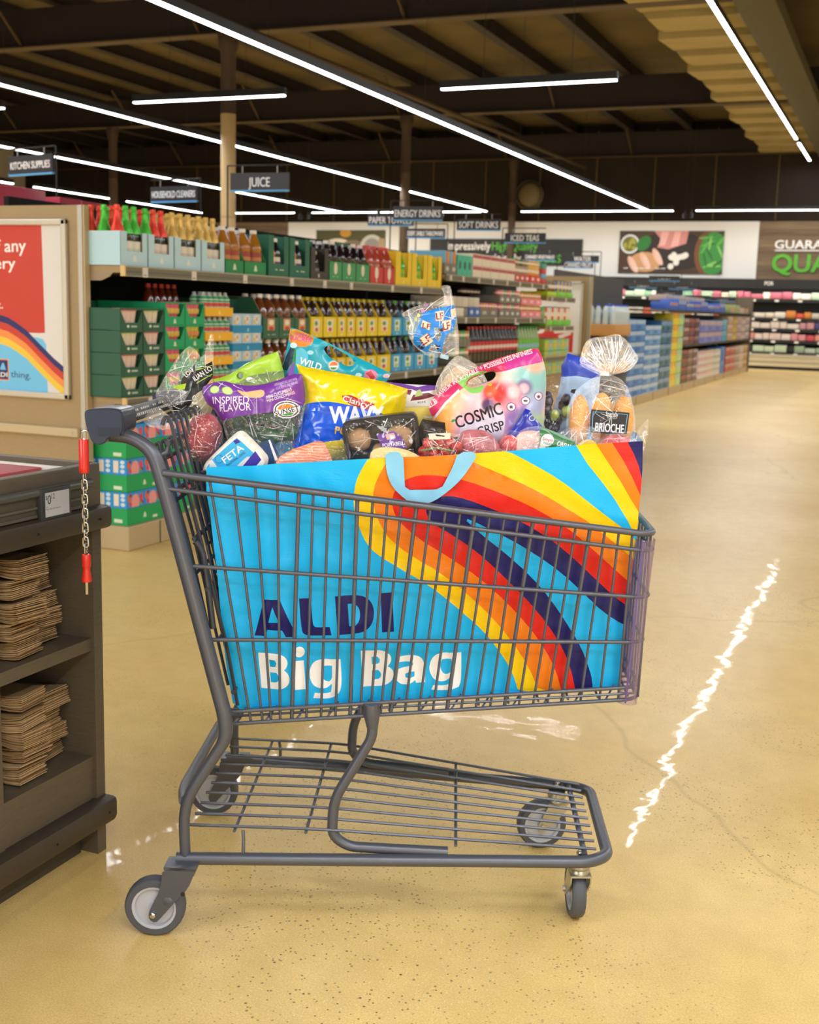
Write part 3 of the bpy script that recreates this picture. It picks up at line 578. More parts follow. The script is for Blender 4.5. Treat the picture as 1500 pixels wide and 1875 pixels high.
for i in range(4):
    w_ = yb[i + 1] - yb[i] - .004; b = tray_window(w_, .3, .163, '#b9dbe6', (w_ * .24, .07, w_ * .8, .2), [emblem(w_ * .52, .022, .016, M('#e6e6d8', .6))])
    single('bottle_tray', b, 'pale blue cardboard tray of sparkling juice, number %s along the upper shelf' % ['one', 'two', 'three', 'four'][i], 'tray', (0, 0, 0)).location = (XS, yb[i], A1)
    for j in range(3):
        for k in range(3):
            col = 'gold' if i > 1 else [['red', 'green', 'red'], ['green', 'red', 'red'], ['green', 'red', 'green']][j][(k + i) % 3]
            if i == 1 and j == 2: col = 'red' if k == 0 else col
            SPK[col].put((XS - .05 - k * .077, yb[i] + w_ * (.2 + .3 * j), A1 + .005), {'red': 'sparkling juice bottle with red foil neck in a pale blue tray', 'green': 'sparkling juice bottle with green foil neck in a pale blue tray', 'gold': 'sparkling juice bottle with gold foil neck in a pale blue tray'}[col], col + ' foil sparkling juice bottles')
# --- PET juice bottles
def pet(h=.255, r=.05):
    s = h / .255; return [(0, 0), (r * .9, 0), (r, .012 * s), (r * .97, .03 * s), (r, .05 * s), (r * .94, .075 * s), (r * .94, .13 * s), (r, .14 * s), (r * .98, .155 * s), (r * .62, .2 * s), (r * .38, .225 * s), (r * .36, .235 * s), (0, .236 * s)]
def juice(body, cap, lab, lab2, h=.255, r=.05, name='juice_bottle'):
    return bottle(name, '', 'bottle', pet(h, r), M(body, .12, coat=.5), M(cap, .4), h - .024, r * .39, (.05 * h / .255, .125 * h / .255, r * .955, M(lab, .5), M(lab2, .5)))
AP = juice('#a9701f', '#eee9e2', '#a3442f', '#c7834a')
def fill(T, y0, w_, n, z, lab, grp, rows=2, r=.05, x0=.055, pitch=None):
    for k in range(rows):
        for j in range(n): T.put((XS - x0 - k * (pitch or 2.05 * r), y0 + w_ * (j + .5) / n, z), lab, grp)
for i, (a, c) in enumerate(((5.812, 6.016), (6.02, 6.276))):
    single('juice_tray', tray_slant(c - a - .004, .3, .075, .21, '#1f8a4c', [emblem((c - a) / 2, .02, .018)]), 'bright green slanted tray of golden apple juice, %s on the upper shelf' % ['first', 'second'][i], 'tray', (0, 0, 0)).location = (XS, a, A1)
    fill(AP, a, c - a, 2, A1 + .005, 'golden apple juice bottle with white cap in green tray', 'golden apple juice bottles')
OR_ = juice('#d58a12', '#f0ede6', '#e8dfc8', '#d9a94e', .225, .034, 'tall_juice_bottle'); BK = juice('#17131c', '#f0ede6', '#e4dccb', '#6a3b8a', .225, .034, 'tall_juice_bottle')
for i, (a, c) in enumerate(((6.296, 6.556), (6.56, 6.832))):
    w_ = c - a - .005; single('juice_tray', tray_window(w_, .3, .24, '#1d6b50', (w_ * .26, .075, w_ * .8, .3), [(EMB, tx('- --', w_ * .35, .03, .03, w_ * .4, .04))], '#cfd2cc'), 'dark green window tray of tall juice bottles, %s on the upper shelf' % ['first', 'second'][i], 'tray', (0, 0, 0)).location = (XS, a, A1)
    for k in range(2):
        OR_.put((XS - .05 - k * .08, a + w_ * .4, A1 + .005), 'orange juice bottle with white cap in a dark green tray', 'orange tall juice bottles'); BK.put((XS - .05 - k * .08, a + w_ * .66, A1 + .005), 'dark juice bottle with white cap in a dark green tray', 'dark tall juice bottles')
w_ = .25; single('juice_tray', tray_window(w_, .3, .2, '#3b362c', (w_ * .26, .05, w_ * .8, .3), [(M('#cfc9bb', .6), [rect(w_ * .42, .012, w_ * .5, .035)])], '#9a958c'), 'black window tray of small dark bottles on the upper shelf', 'tray', (0, 0, 0)).location = (XS, 6.843, A1)
SB = juice('#0e0c10', '#c9c6c0', '#2a2330', '#8d8794', .18, .03, 'small_dark_bottle')
for j in range(3): SB.put((XS - .06, 6.843 + w_ * (.36 + .16 * j), A1 + .005), 'small black bottle in the black tray', 'small black bottles')
GR = juice('#1d1018', '#eeeae4', '#3a2440', '#6e4a6e', .255, .046); GRg = juice('#1d1018', '#1f5a3c', '#3a2440', '#6e4a6e', .255, .046)
ys = [7.11, 7.30, 7.52, 7.745]
single('carton', MB().bbox(-.3, -.04, 0, .52, 0, .25, M('#1d6b4c', .6), .004), 'plain dark green carton behind the small dark bottles', 'carton', (0, 0, 0)).location = (XS - .1, 6.62, A1)
for i in range(3):
    w_ = ys[i + 1] - ys[i] - .004; single('juice_tray', tray_slant(w_, .3, .125, .2, '#3f9a5e', [(M('#eadfc9', .6), [disc(w_ * .5, .08, .026, .04, 12)]), (EMB, tx('- -', w_ * .3, .02, .02, w_ * .4, .04))]), 'mid green slanted tray of grape juice, %s from the black tray' % ['first', 'second', 'third'][i], 'tray', (0, 0, 0)).location = (XS, ys[i], A1)
    fill([GR, GRg, GR][i], ys[i], w_, 2, A1 + .005, 'dark grape juice bottle with %s cap in a mid green tray' % ('dark green' if i == 1 else 'white'), 'grape juice bottles, %s caps' % ('green' if i == 1 else 'white'), r=.047)
RD = juice('#b5483c', '#d8382c', '#c9a08a', '#d9b9a4', .262, .047)
for i, (a, c) in enumerate(((7.75, 7.985), (7.99, 8.19))):
    w_ = c - a - .004; single('juice_tray', tray_slant(w_, .3, .12, .22, '#cf3a30', [(M('#efe6d8', .6), [disc(w_ * .5, .075, .03, .045, 12)]), emblem(w_ * .5, .012, .01)]), 'red slanted tray of red juice, %s on the upper shelf' % ['first', 'second'][i], 'tray', (0, 0, 0)).location = (XS, a, A1)
    fill(RD, a, w_, 2, A1 + .005, 'clear red juice bottle with red cap in a red tray', 'red juice bottles', r=.048)
LM = juice('#49b52c', '#1d7a34', '#a9c922', '#7fbf2e', .23, .042)
ys = [8.2, 8.512, 8.838, 9.15]
for i in range(3):
    w_ = ys[i + 1] - ys[i] - .005; single('juice_tray', tray_window(w_, .3, .248, '#f2cf1e', (w_ * .32, .06, w_ * .75, .3), [emblem(w_ * .52, .015, .014, M('#f6ea9c', .6))], '#e9c51b'), 'tall yellow window tray of lime juice, %s on the upper shelf' % ['first', 'second', 'third'][i], 'tray', (0, 0, 0)).location = (XS, ys[i], A1)
    for k in range(2): LM.put((XS - .055, ys[i] + w_ * (.42 + .24 * k), A1 + .005), 'green lime juice bottle with dark green cap in a yellow tray', 'lime juice bottles')
# --- lower juice shelf
cup = MB(); cup.lathe([(0, 0), (.024, 0), (.032, .062), (.034, .064), (.034, .07), (0, .071)], M('#ecd0c4', .4), 12); cup.lathe([(.0345, .058), (.036, .06), (.036, .072), (0, .073)], M('#e0838c', .4), 12); CUPP = Tmpl(single('fruit_cup', cup, '', 'cup', (0, 0, 0)))
cup = MB(); cup.lathe([(0, 0), (.024, 0), (.032, .062), (.034, .064), (.034, .07), (0, .071)], M('#e9dcc2', .4), 12); cup.lathe([(.0345, .058), (.036, .06), (.036, .072), (0, .073)], M('#8cc76a', .4), 12); CUPG = Tmpl(single('fruit_cup', cup, '', 'cup', (0, 0, 0)))
cup = MB(); cup.lathe([(0, 0), (.02, 0), (.03, .075), (.031, .09), (0, .092)], M('#d9607e', .4), 12); cup.lathe([(.0305, .03), (.032, .035), (.0325, .055), (.031, .058)], M('#d9b24a', .4), 12); CUPR = Tmpl(single('jelly_cup', cup, '', 'cup', (0, 0, 0)))
cup = MB(); cup.lathe([(0, 0), (.02, 0), (.03, .075), (.031, .09), (0, .092)], M('#c3c146', .4), 12); cup.lathe([(.0305, .03), (.032, .035), (.0325, .055), (.031, .058)], M('#d98a4a', .4), 12); CUPY = Tmpl(single('jelly_cup', cup, '', 'cup', (0, 0, 0)))
def cup_tray(w_, d, h, col, base_h, inset=.18):
    b = MB(); c = M(col, .65); win = [(w_ * (inset + .1), base_h), (w_ * (1 - inset - .1), base_h), (w_ * (1 - inset + .12), h - .008), (w_ * (inset - .12), h - .008)]
    fsheet(b, w_, h, c, [(EMB, [disc(w_ * .35, base_h * .55, base_h * .28, base_h * .2, 10)]), (M('#a9bfae', .6), [rect(w_ * .48, base_h * .4, w_ * .75, base_h * .65)])] if base_h < .05 and col.startswith('#2') else [emblem(w_ * .5, base_h * .2, base_h * .3)], [win])
    b.box(-d, -.003, 0, w_, 0, .003, c); b.box(-d, -d + .003, 0, w_, 0, h, c); b.box(-.09, -.087, .004, w_ - .004, 0, h - .01, M('#183d2c', .8))
    for y in (0, w_ - .003): b.box(-d, 0, y, y + .003, 0, h - .001, c)
    return b
TR1 = Tmpl(single('cup_tray', cup_tray(.184, .42, .109, '#2b5c45', .038, .13), '', 'tray', (0, 0, 0))); TR2 = Tmpl(single('cup_tray', cup_tray(.186, .42, .117, '#17a368', .043, .14), '', 'tray', (0, 0, 0)))
for c in range(2):
    for r in range(4):
        y = 4.842 + c * .187; z = A2 + r * .1095; TR1.put((XS, y, z), 'dark green fruit cup tray, %s column, %s tier' % (['corner', 'second'][c], O4[r]), 'dark green fruit cup trays')
        for j in range(3): (CUPP if (r + c) % 2 else CUPG).put((XS - .042, y + .184 * (.27 + .23 * j), z + .037), 'pale pink fruit cup in a dark green tray' if (r + c) % 2 else 'pale cup with green rim in a dark green tray', 'pink fruit cups' if (r + c) % 2 else 'green rimmed fruit cups')
        y = 5.22 + c * .189; z = A2 + r * .1185; TR2.put((XS, y, z), 'bright green jelly cup tray, %s column, %s tier' % (['first', 'second'][c], O4[r]), 'bright green jelly cup trays')
        for j in range(3): (CUPY if c and r % 3 != 0 else CUPR).put((XS - .04, y + .186 * (.27 + .23 * j), z + .028), 'yellow jelly cup in a bright green tray' if c and r % 3 != 0 else 'pink jelly cup in a bright green tray', 'yellow jelly cups' if c and r % 3 != 0 else 'pink jelly cups')
b = MB(); b.bbox(-.24, 0, 0, .5, 0, .47, M('#17704c', .7), .004); single('carton', b, 'plain green carton standing behind the cup trays', 'carton', (0, 0, 0)).location = (XS - .43, 5.02, A2)
BT = juice('#5a1d16', '#c23a2c', '#7a2a20', '#9a4a3a', .25, .035, 'dark_bottle')
for j in range(5): BT.put((XS - .2, 5.36 + j * .06, A2 + .32), 'dark juice bottle deep on the shelf behind the cup trays', 'dark bottles behind the cup trays')
# small apple juice bottles in yellow trays, four tiers
ab = MB(); ab.lathe([(0, 0), (.026, 0), (.027, .01), (.027, .045), (.02, .06), (.012, .068), (0, .069)], M('#c5d3d6', .35), 10); ab.lathe([(.0272, .006), (.0276, .006), (.0276, .026), (.0272, .026)], M('#cf4a34', .5), 10); ab.lathe([(.0272, .03), (.0276, .03), (.0265, .048), (.02, .0605), (.0195, .06)], M('#3fa35a', .5), 10)
ab.lathe([(.011, .066), (.0115, .082), (0, .084)], M('#b9bcb6', .4), 10); AB = Tmpl(single('kids_juice_bottle', ab, '', 'bottle', (0, 0, 0)))
yt = MB(); c = M('#f5b81c', .6); yt.bbox(-.4, 0, 0, .286, 0, .048, c, .003); fsheet(yt, .286, .048, c, [emblem(.143, .01, .012, M('#f7d977', .6))], x=.0006); YT = Tmpl(single('juice_tray', yt, '', 'tray', (0, 0, 0)))
for r in range(4):
    z = A2 + r * .134; YT.put((XS + .004, 5.602, z), 'yellow orange tray of small apple juice bottles, %s tier' % O4[r], 'yellow orange juice trays')
    for k in range(2):
        for j in range(5): AB.put((XS - .032 - k * .056, 5.602 + .0285 + j * .0572, z + .048), 'small apple juice bottle with green shoulder in a yellow tray', 'small apple juice bottles')
# blue juice pouches boxes
bx = MB(); c = M('#b8d3e6', .5); bx.bbox(-.16, 0, 0, .104, 0, .066, c, .003); fsheet(bx, .104, .066, c, [(M('#dfe6d6', .5), [disc(.052, .035, .03, .024, 12)]), (M('#e6bd5a', .5), [disc(.026, .02, .014, .014, 9)]), (M('#d8a58f', .5), [disc(.055, .036, .014, .012, 9)])], x=.0006); BX = Tmpl(single('juice_box_pack', bx, '', 'box', (0, 0, 0)))
bt = MB(); c = M('#1c8fc0', .6); bt.bbox(-.4, 0, 0, .335, 0, .042, c, .003); fsheet(bt, .335, .042, c, [emblem(.17, .008, .011, M('#9fd3ea', .6))], x=.0006); BTY = Tmpl(single('juice_tray', bt, '', 'tray', (0, 0, 0)))
for r in range(4):
    z = A2 + r * .103; BTY.put((XS, 5.894, z), 'blue tray of pale juice boxes, %s tier' % O4[r], 'blue juice box trays')
    for j in range(3): BX.put((XS - .006, 5.9 + j * .11, z + .0425), 'pale blue juice box pack with yellow fruit in a blue tray', 'pale blue juice box packs')
# amber, yellow and light blue crates in two tiers
AM = juice('#6d3a1c', '#efebe4', '#6d3a1c', '#7a4420', .262, .047); DK = juice('#3a2413', '#c7b51c', '#3a2413', '#43291a', .255, .04); DB = juice('#2e2016', '#4a2f6a', '#2e2016', '#3a291a', .255, .042); DBg = juice('#2e2016', '#4fa02c', '#2e2016', '#3a291a', .255, .042); DBw = juice('#241a16', '#d9d5ce', '#241a16', '#30221a', .255, .042)
def crate_front(w_, hf, fruit, pale='#efe6cf'): return [(M(pale, .6), [[(w_ * .3, .035), (w_ * .7, .035), (w_ * .74, hf - .004), (w_ * .26, hf - .004)]]), (M(fruit, .6), [disc(w_ * .5, .05, w_ * .13, .014, 10)]), (M('#5f9a3a', .6), [disc(w_ * .46, hf - .03, w_ * .13, .016, 10)]), emblem(w_ * .5, .008, .009, M('#e9efd0', .6))]
ag = [6.238, 6.437, 6.637, 6.845]; yg = [6.85, 7.03, 7.24, 7.385, 7.53, 7.71, 7.905, 8.155]; lg = [8.16, 8.364, 8.61, 8.86, 9.12]
gtr = Tmpl(single('juice_crate', tray_slant(.196, .3, .125, .245, '#2c6446', [(M('#e2a06a', .6), [rect(.055, .05, .14, .118)]), (M('#eee6d6', .6), [disc(.1, .095, .03, .016, 10)]), (M('#c2452e', .6), [disc(.1, .06, .032, .012, 9)]), (EMB, tx('- --', .06, .018, .018, .09, .05))]), '', 'crate', (0, 0, 0)))
single('carton', MB().bbox(-.35, -.05, 0, .42, 0, .5, M('#17523c', .7), .004), 'tall dark green carton behind the pale juice boxes', 'carton', (0, 0, 0)).location = (XS - .12, 5.88, A2)
for t_ in range(2):
    z = A2 + t_ * .272; nm = ['lower', 'upper'][t_]
    for i in range(3):
        gtr.put((XS, ag[i] + .001, z), 'dark green crate of amber juice, %s tier, %s from the pale boxes' % (nm, ['first', 'second', 'third'][i]), 'dark green amber juice crates'); fill(AM, ag[i], .196, 2, z + .004, 'amber juice bottle with white cap in a dark green crate', 'amber juice bottles', r=.048)
    for i in range(7):
        w_ = yg[i + 1] - yg[i] - .004; single('juice_crate', tray_slant(w_, .3, .135, .252, '#f0d21c', crate_front(w_, .12, '#d9503c'), M('#dcb816', .7)), 'bright yellow crate of dark juice, %s tier, %s in the yellow row' % (nm, ['first', 'second', 'third', 'fourth', 'fifth', 'sixth', 'seventh'][i]), 'crate', (0, 0, 0), 'bright yellow juice crates').location = (XS, yg[i], z)
        fill(DK, yg[i], w_, 2, z + .004, 'dark brown juice bottle with yellow cap in a yellow crate', 'dark juice bottles with yellow caps', r=.04)
    for i in range(4):
        w_ = lg[i + 1] - lg[i] - .004; single('juice_crate', tray_slant(w_, .3, .135, .245, '#3fa9dc', crate_front(w_, .12, '#a9c23a' if i < 2 else '#c2384a', '#e9f0e6'), M('#2f7fae', .7)), 'light blue crate of dark juice, %s tier, %s after the yellow crates' % (nm, ['first', 'second', 'third', 'fourth'][i]), 'crate', (0, 0, 0), 'light blue juice crates').location = (XS, lg[i], z)
        for j, T in enumerate((DB, DBg) if i < 2 else (DBw, DBw)): fill(T, lg[i] + j * w_ / 2, w_ / 2, 1, z + .004, 'dark juice bottle with %s cap in a light blue crate' % (['purple', 'green'][j] if i < 2 else 'white'), 'dark juice bottles with %s caps' % (['purple', 'green'][j] if i < 2 else 'white'), r=.042)
# trays of fruit snack boxes on the base deck
gt = MB(); c = M('#16a055', .6); gt.bbox(-.36, 0, 0, .3, 0, .085, c, .003); fsheet(gt, .3, .085, c, [emblem(.15, .025, .014), (EMB, [rect(.22, .012, .26, .026)])], x=.0006)
sheet(gt, rect(-.36, 0, 0, .085), c, [(EMB, [[(-.34, .03), (-.31, .03), (-.32, .055), (-.333, .055)]]), (EMB, [rect(-.08, .012, -.03, .03)])], 9, lambda P: np.stack([P[:, 0], np.full(len(P), -.0006), P[:, 1]], 1)); GT = Tmpl(single('snack_tray', gt, '', 'tray', (0, 0, 0)))
sb = MB(); c = M('#2a93d8', .5); sb.bbox(-.088, 0, 0, .147, 0, .082, c, .003); PK = M('#ef9a93', .5); CRM = M('#e8dcc9', .6)
fsheet(sb, .147, .082, c, [(PK, [[(.04, .004), (.1, .004), (.105, .04), (.09, .065), (.07, .07), (.05, .062), (.038, .04)]]), (M('#e0663c', .5), [disc(.02, .05, .016, .02, 10)]), (M('#d9436a', .5), [disc(.12, .045, .016, .024, 9), disc(.028, .02, .013, .013, 8)]), (M('#8c2438', .5), [disc(.03, .066, .01, .01, 8), disc(.13, .02, .011, .011, 8)]), (M('#58b04a', .5), [disc(.115, .015, .016, .007, 8)])], x=.0006)
sheet(sb, rect(-.088, 0, 0, .082), c, [(CRM, [rect(-.08, .012, -.05, .072)]), (M('#cfe2f0', .5), [disc(-.025, .066, .014, .01, 8), disc(-.025, .045, .014, .01, 8), disc(-.025, .02, .014, .01, 8)])], 9, lambda P: np.stack([P[:, 0], np.full(len(P), -.0006), P[:, 1]], 1)); SBX = Tmpl(single('fruit_snack_box', sb, '', 'box', (0, 0, 0)))
for r in range(3):
    z = .126 + r * .17
    for c in range(2): GT.put((XF - .025, 4.885 + c * .302, z), 'green snack tray on the base deck, %s tier, %s stack' % (O4[r], ['corner', 'second'][c]), 'green snack trays')
    for k in range(4):
        for j in range(4): 
            if k == 0 or j == 0: SBX.put((XF - .027 - k * .089, 4.887 + j * .1495, z + .0855), 'blue fruit snack box with pink emblem in a green tray', 'blue fruit snack boxes')
# --- middle unit (section B) and end unit: boxes, cans and cola
def boxes(y0, y1, n, z, h, cols, label, group, name='carton', cat='carton', x=0., top=None, band=None, d=.3):
    w_ = (y1 - y0) / n
    for i in range(n):
        b = MB(); c = M(cols[i % len(cols)], .55); b.bbox(-d, 0, 0, w_ - .006, 0, h, c, .003); R = []
        if band: R.append((M(band[0], .6), [rect(0, h * band[1], w_ - .006, h * band[2])]))
        if top: R.append((M(top, .6), [disc(w_ * .48, h * .5, w_ * .25, h * .22, 10)]))
        if R: fsheet(b, w_ - .006, h, c, R, x=.0006)
        single(name, b, label, cat, (0, 0, 0), group if n > 1 else None).location = (XS + x, y0 + i * w_, z)
def tubs(y0, y1, n, z, h, r, cols, label, group, name='can', cat='can', capc=None, rows=1, x=-.04):
    T = {}
    for k in range(rows):
        for i in range(n):
            c = cols[i % len(cols)]
            if c not in T:
                b = MB(); b.lathe([(0, 0), (r * .9, 0), (r, .006), (r, h * .9), (r * .85, h * .97), (0, h)], M(c, .35), 10)
                b.lathe([(r * 1.01, h * .3), (r * 1.02, h * .3), (r * 1.02, h * .6), (r * 1.01, h * .6)], M('#efe6da', .5), 10)
                if capc: b.lathe([(r * .86, h * .86), (r * .88, h * 1.02), (0, h * 1.03)], M(capc, .4), 10)
                T[c] = Tmpl(single(name, b, label, cat, (0, 0, 0), group))
            T[c].put((XS + x - k * r * 2.05, y0 + (i + .5) * (y1 - y0) / n, z), label, group)
B1, B2, B3 = 1.537, 1.192, .782
boxes(9.2, 9.5, 2, B1, .085, ['#7d786c'], 'grey tray of drink cartons on the middle unit', 'grey drink trays', top='#c9c6bc'); boxes(9.2, 9.5, 4, B1 + .086, .1, ['#6fb3d6', '#e08a3c'], 'blue and orange drink carton above a grey tray', 'blue and orange drink cartons', x=-.01)
boxes(9.51, 9.87, 3, B1, .17, ['#45bfa0'], 'teal drink case on the middle unit', 'teal drink cases', top='#2a5a4c')
for r in range(2): boxes(9.89, 11.09, 5, B1 + r * .1, .098, ['#eadfcb'], 'cream %s case with printed band on the middle unit' % ['lower', 'upper'][r], 'cream drink cases, %s layer' % ['lower', 'upper'][r], band=('#b8545c', .62, .92))
boxes(11.1, 11.58, 3, B1, .07, ['#cf4a4a'], 'red tray of slim cans on the middle unit', 'red slim can trays', top='#f0d9d0'); tubs(11.1, 11.58, 8, B1 + .07, .085, .028, ['#8fae6a', '#c98a86'], 'slim pastel can standing in a red tray', 'slim pastel cans', rows=2); tubs(11.1, 11.58, 7, B1 + .157, .06, .03, ['#2f9a52', '#c23a3a', '#2f9a52', '#2a1a1a'], 'shiny can on the topmost layer of the middle unit', 'shiny top layer cans')
boxes(11.6, 11.98, 2, B1, .075, ['#d8443e'], 'bright red tray of yellow bottles on the middle unit', 'bright red bottle trays', top='#f0d0c8'); tubs(11.6, 11.98, 8, B1 + .075, .085, .022, ['#e9b52c'], 'small yellow drink bottle in a bright red tray', 'small yellow bottles', capc='#f3ead2', rows=2); tubs(11.6, 11.98, 8, B1 + .16, .06, .022, ['#e0a51f', '#d8b86a'], 'golden drink bottle on the topmost layer', 'golden top layer bottles')
for r in range(4): boxes(12.0, 12.17, 1, B1 + r * .052, .05, [['#cf3f3a', '#6fb0cf', '#c8413e', '#4f9f8a'][r]], 'flat drink pack in the narrow stack, %s tier' % O4[r], 'narrow stack drink packs')
boxes(9.22, 9.95, 3, B2, .075, ['#8a8478', '#e3ddd0', '#8a8478'], 'short grey case on the second shelf of the middle unit', 'short grey cases'); boxes(9.8, 10.1, 2, B2, .08, ['#3763b5'], 'blue case on the second shelf of the middle unit', 'blue cases', top='#c9d6e6', x=.01)
boxes(9.22, 10.1, 6, B2 + .082, .085, ['#c8bfb0', '#d6cdbd'], 'pale grey carton in the upper layer of the second shelf', 'pale grey cartons')
boxes(10.13, 10.62, 2, B2, .075, ['#7b776d'], 'grey case with small white mark on the second shelf', 'grey marked cases', top='#b9b5aa'); tubs(10.13, 10.62, 6, B2 + .076, .05, .038, ['#e0708a', '#e39a4a', '#e88aa0'], 'pink or orange lid above a grey case', 'pink and orange tubs')
for r in range(2):
    boxes(10.66, 11.32, 4, B2 + r * .13, .07, ['#7d7a70'], 'grey printed can tray, %s tier on the second shelf' % ['lower', 'upper'][r], 'grey can trays, %s tier' % ['lower', 'upper'][r], top='#d9d6cc'); tubs(10.66, 11.32, 8, B2 + r * .13 + .07, .055, .036, ['#d9607a', '#e58aa0', '#4fae6a'], 'pink or green can in a grey tray, %s tier' % ['lower', 'upper'][r], 'pink and green cans, %s tier' % ['lower', 'upper'][r])
    boxes(11.34, 12.04, 3, B2 + r * .125, .062, ['#ec8a96'], 'pink can tray, %s tier on the second shelf' % ['lower', 'upper'][r], 'pink can trays, %s tier' % ['lower', 'upper'][r], top='#f6c9cc'); tubs(11.34, 12.04, 8, B2 + r * .125 + .062, .06, .04, ['#dba03c', '#d9823a', '#c9a03a'], 'gold can in a pink tray, %s tier' % ['lower', 'upper'][r], 'gold cans, %s tier' % ['lower', 'upper'][r])
boxes(12.05, 12.17, 2, B2, .11, ['#57b85a'], 'narrow green pack at the shelf end', 'narrow green packs', top='#e58a9a')
tubs(10.12, 10.6, 5, B2 + .2, .05, .04, ['#4a1c1c', '#2a1414'], 'dark red can deep on the second shelf', 'dark red cans', x=-.2)
ck = bottle('cola_bottle', '', 'bottle', [(0, 0), (.038, 0), (.042, .02), (.039, .1), (.042, .19), (.036, .23), (.016, .29), (.014, .315), (0, .316)], M('#150b08', .12, coat=.5), M('#c22a24', .4), .3, .016, (.1, .19, .0425, M('#c8302c', .5), M('#e6d0c8', .5)))
ckg = bottle('cola_bottle', '', 'bottle', [(0, 0), (.038, 0), (.042, .02), (.039, .1), (.042, .19), (.036, .23), (.016, .29), (.014, .315), (0, .316)], M('#8fb06a', .2, coat=.4), M('#2f8a44', .4), .3, .016, (.08, .19, .0425, M('#6fc24a', .5), M('#8fc0d6', .5)))
for j in range(7): ck.put((XS - .05, 9.96 + j * .105, B3), 'cola bottle with red cap on the lower shelf of the middle unit', 'red capped cola bottles')
for j in range(7): ck.put((XS - .05, 10.7 + j * .1, B3), 'cola bottle with red cap on the lower shelf of the middle unit', 'red capped cola bottles')
for j in range(7): ckg.put((XS - .05, 11.42 + j * .1, B3), 'clear lime soda bottle with green cap on the lower shelf', 'lime soda bottles')
for r in range(2): boxes(9.5, 9.9, 4, B3 + r * .15, .07, ['#7a7668'], 'olive case of small cans on the lower shelf, %s tier' % ['lower', 'upper'][r], 'olive can cases, %s tier' % ['lower', 'upper'][r]); tubs(9.5, 9.9, 5, B3 + r * .15 + .07, .07, .035, ['#6fae5a', '#d98a3c', '#5aa878'], 'green or orange can above an olive case, %s tier' % ['lower', 'upper'][r], 'green and orange cans, %s tier' % ['lower', 'upper'][r])
C1, C2 = 1.416, 1.107
boxes(12.24, 12.6, 1, C1, .05, ['#b2d420'], 'yellow green tray at the corner of the end unit', 'x'); boxes(12.62, 13.27, 2, C1, .055, ['#7ccc34'], 'lime green tray on the top shelf of the end unit', 'lime top shelf trays')
tubs(12.24, 12.6, 5, C1 + .05, .12, .03, ['#8a6a3a', '#6f5230'], 'brown jar in the corner lime tray', 'brown jars', rows=2); tubs(12.62, 13.27, 9, C1 + .055, .12, .03, ['#3f74b8', '#d9a52c'], 'blue or yellow spray bottle in a lime tray', 'blue and yellow bottles', capc='#5a4a48')
boxes(12.24, 12.5, 1, C2, .06, ['#86cc3a'], 'lime tray at the corner of the second end shelf', 'y'); boxes(12.52, 13.24, 2, C2, .062, ['#6cc43a'], 'lime green tray on the second shelf of the end unit', 'lime second shelf trays')
tubs(12.24, 13.24, 12, C2 + .062, .135, .034, ['#e8562c', '#efe6d8', '#e9dccb'], 'white or orange bottle with dark cap in a lime tray', 'white and orange bottles', capc='#4a4644')
for r in range(3): boxes(12.22, 13.2, 6, .782 - .19 + r * .125, .12, ['#a9c24a', '#7fb8a8'], 'small patterned green carton on the lowest end shelf, %s tier' % O4[r], 'patterned green cartons, %s tier' % O4[r], top='#e0a83c')
for i, (a, c, h, col) in enumerate(((6.3, 6.8, 1.98, '#c2334e'), (6.95, 7.18, 1.955, '#b22a44'), (7.2, 7.42, 1.95, '#b22a44'), (7.44, 7.66, 1.945, '#b8304a'), (7.7, 7.9, 1.93, '#b22a44'), (7.92, 8.1, 1.92, '#3f7fc0'), (8.12, 8.32, 1.9, '#3a78bd'))):
    b = MB(); hh = h - 1.622; b.bbox(-.3, 0, 0, c - a, 0, hh, M(col, .5), .005)
    if 0 < i < 5: sheet(b, rect(0, 0, c - a, hh), M(col, .5), [(M('#e6a84a', .5), [rect(.03, .2, .1, .23)]), (M('#eadfe2', .5), [disc((c - a) * .75, .24, .02, n=8)]), (M('#3060b8', .5), [rect(0, 0, c - a, .12)])], 9, lambda P: np.stack([np.full(len(P), .0006), P[:, 0], P[:, 1]], 1))
    o = single('paper_goods_pack', b, '%s pack on the next aisle shelf, %s' % ('blue' if i > 4 else 'red', ['first, large', 'second', 'third', 'fourth', 'fifth', 'sixth', 'seventh'][i]), 'box', (0, 0, 0), 'packs on the next aisle shelf'); o.location = (-5.6, a, 1.622)
t = thing('shelving_unit', 'next aisle shelving unit showing only above the advertising panel', 'shelves', (-5.9, 6, 0)); b = MB(); b.box(-6.3, -5.58, 6.2, 9.2, 1.6, 1.62, TAN); part('shelf', b, t, None); b = MB(); b.box(-6.32, -6.28, 6.2, 9.2, 0, 1.62, INK); part('back_panel', b, t, None); b = MB(); b.box(-6.3, -5.58, 6.2, 9.2, 0, .12, TAN); part('base_deck', b, t, None)
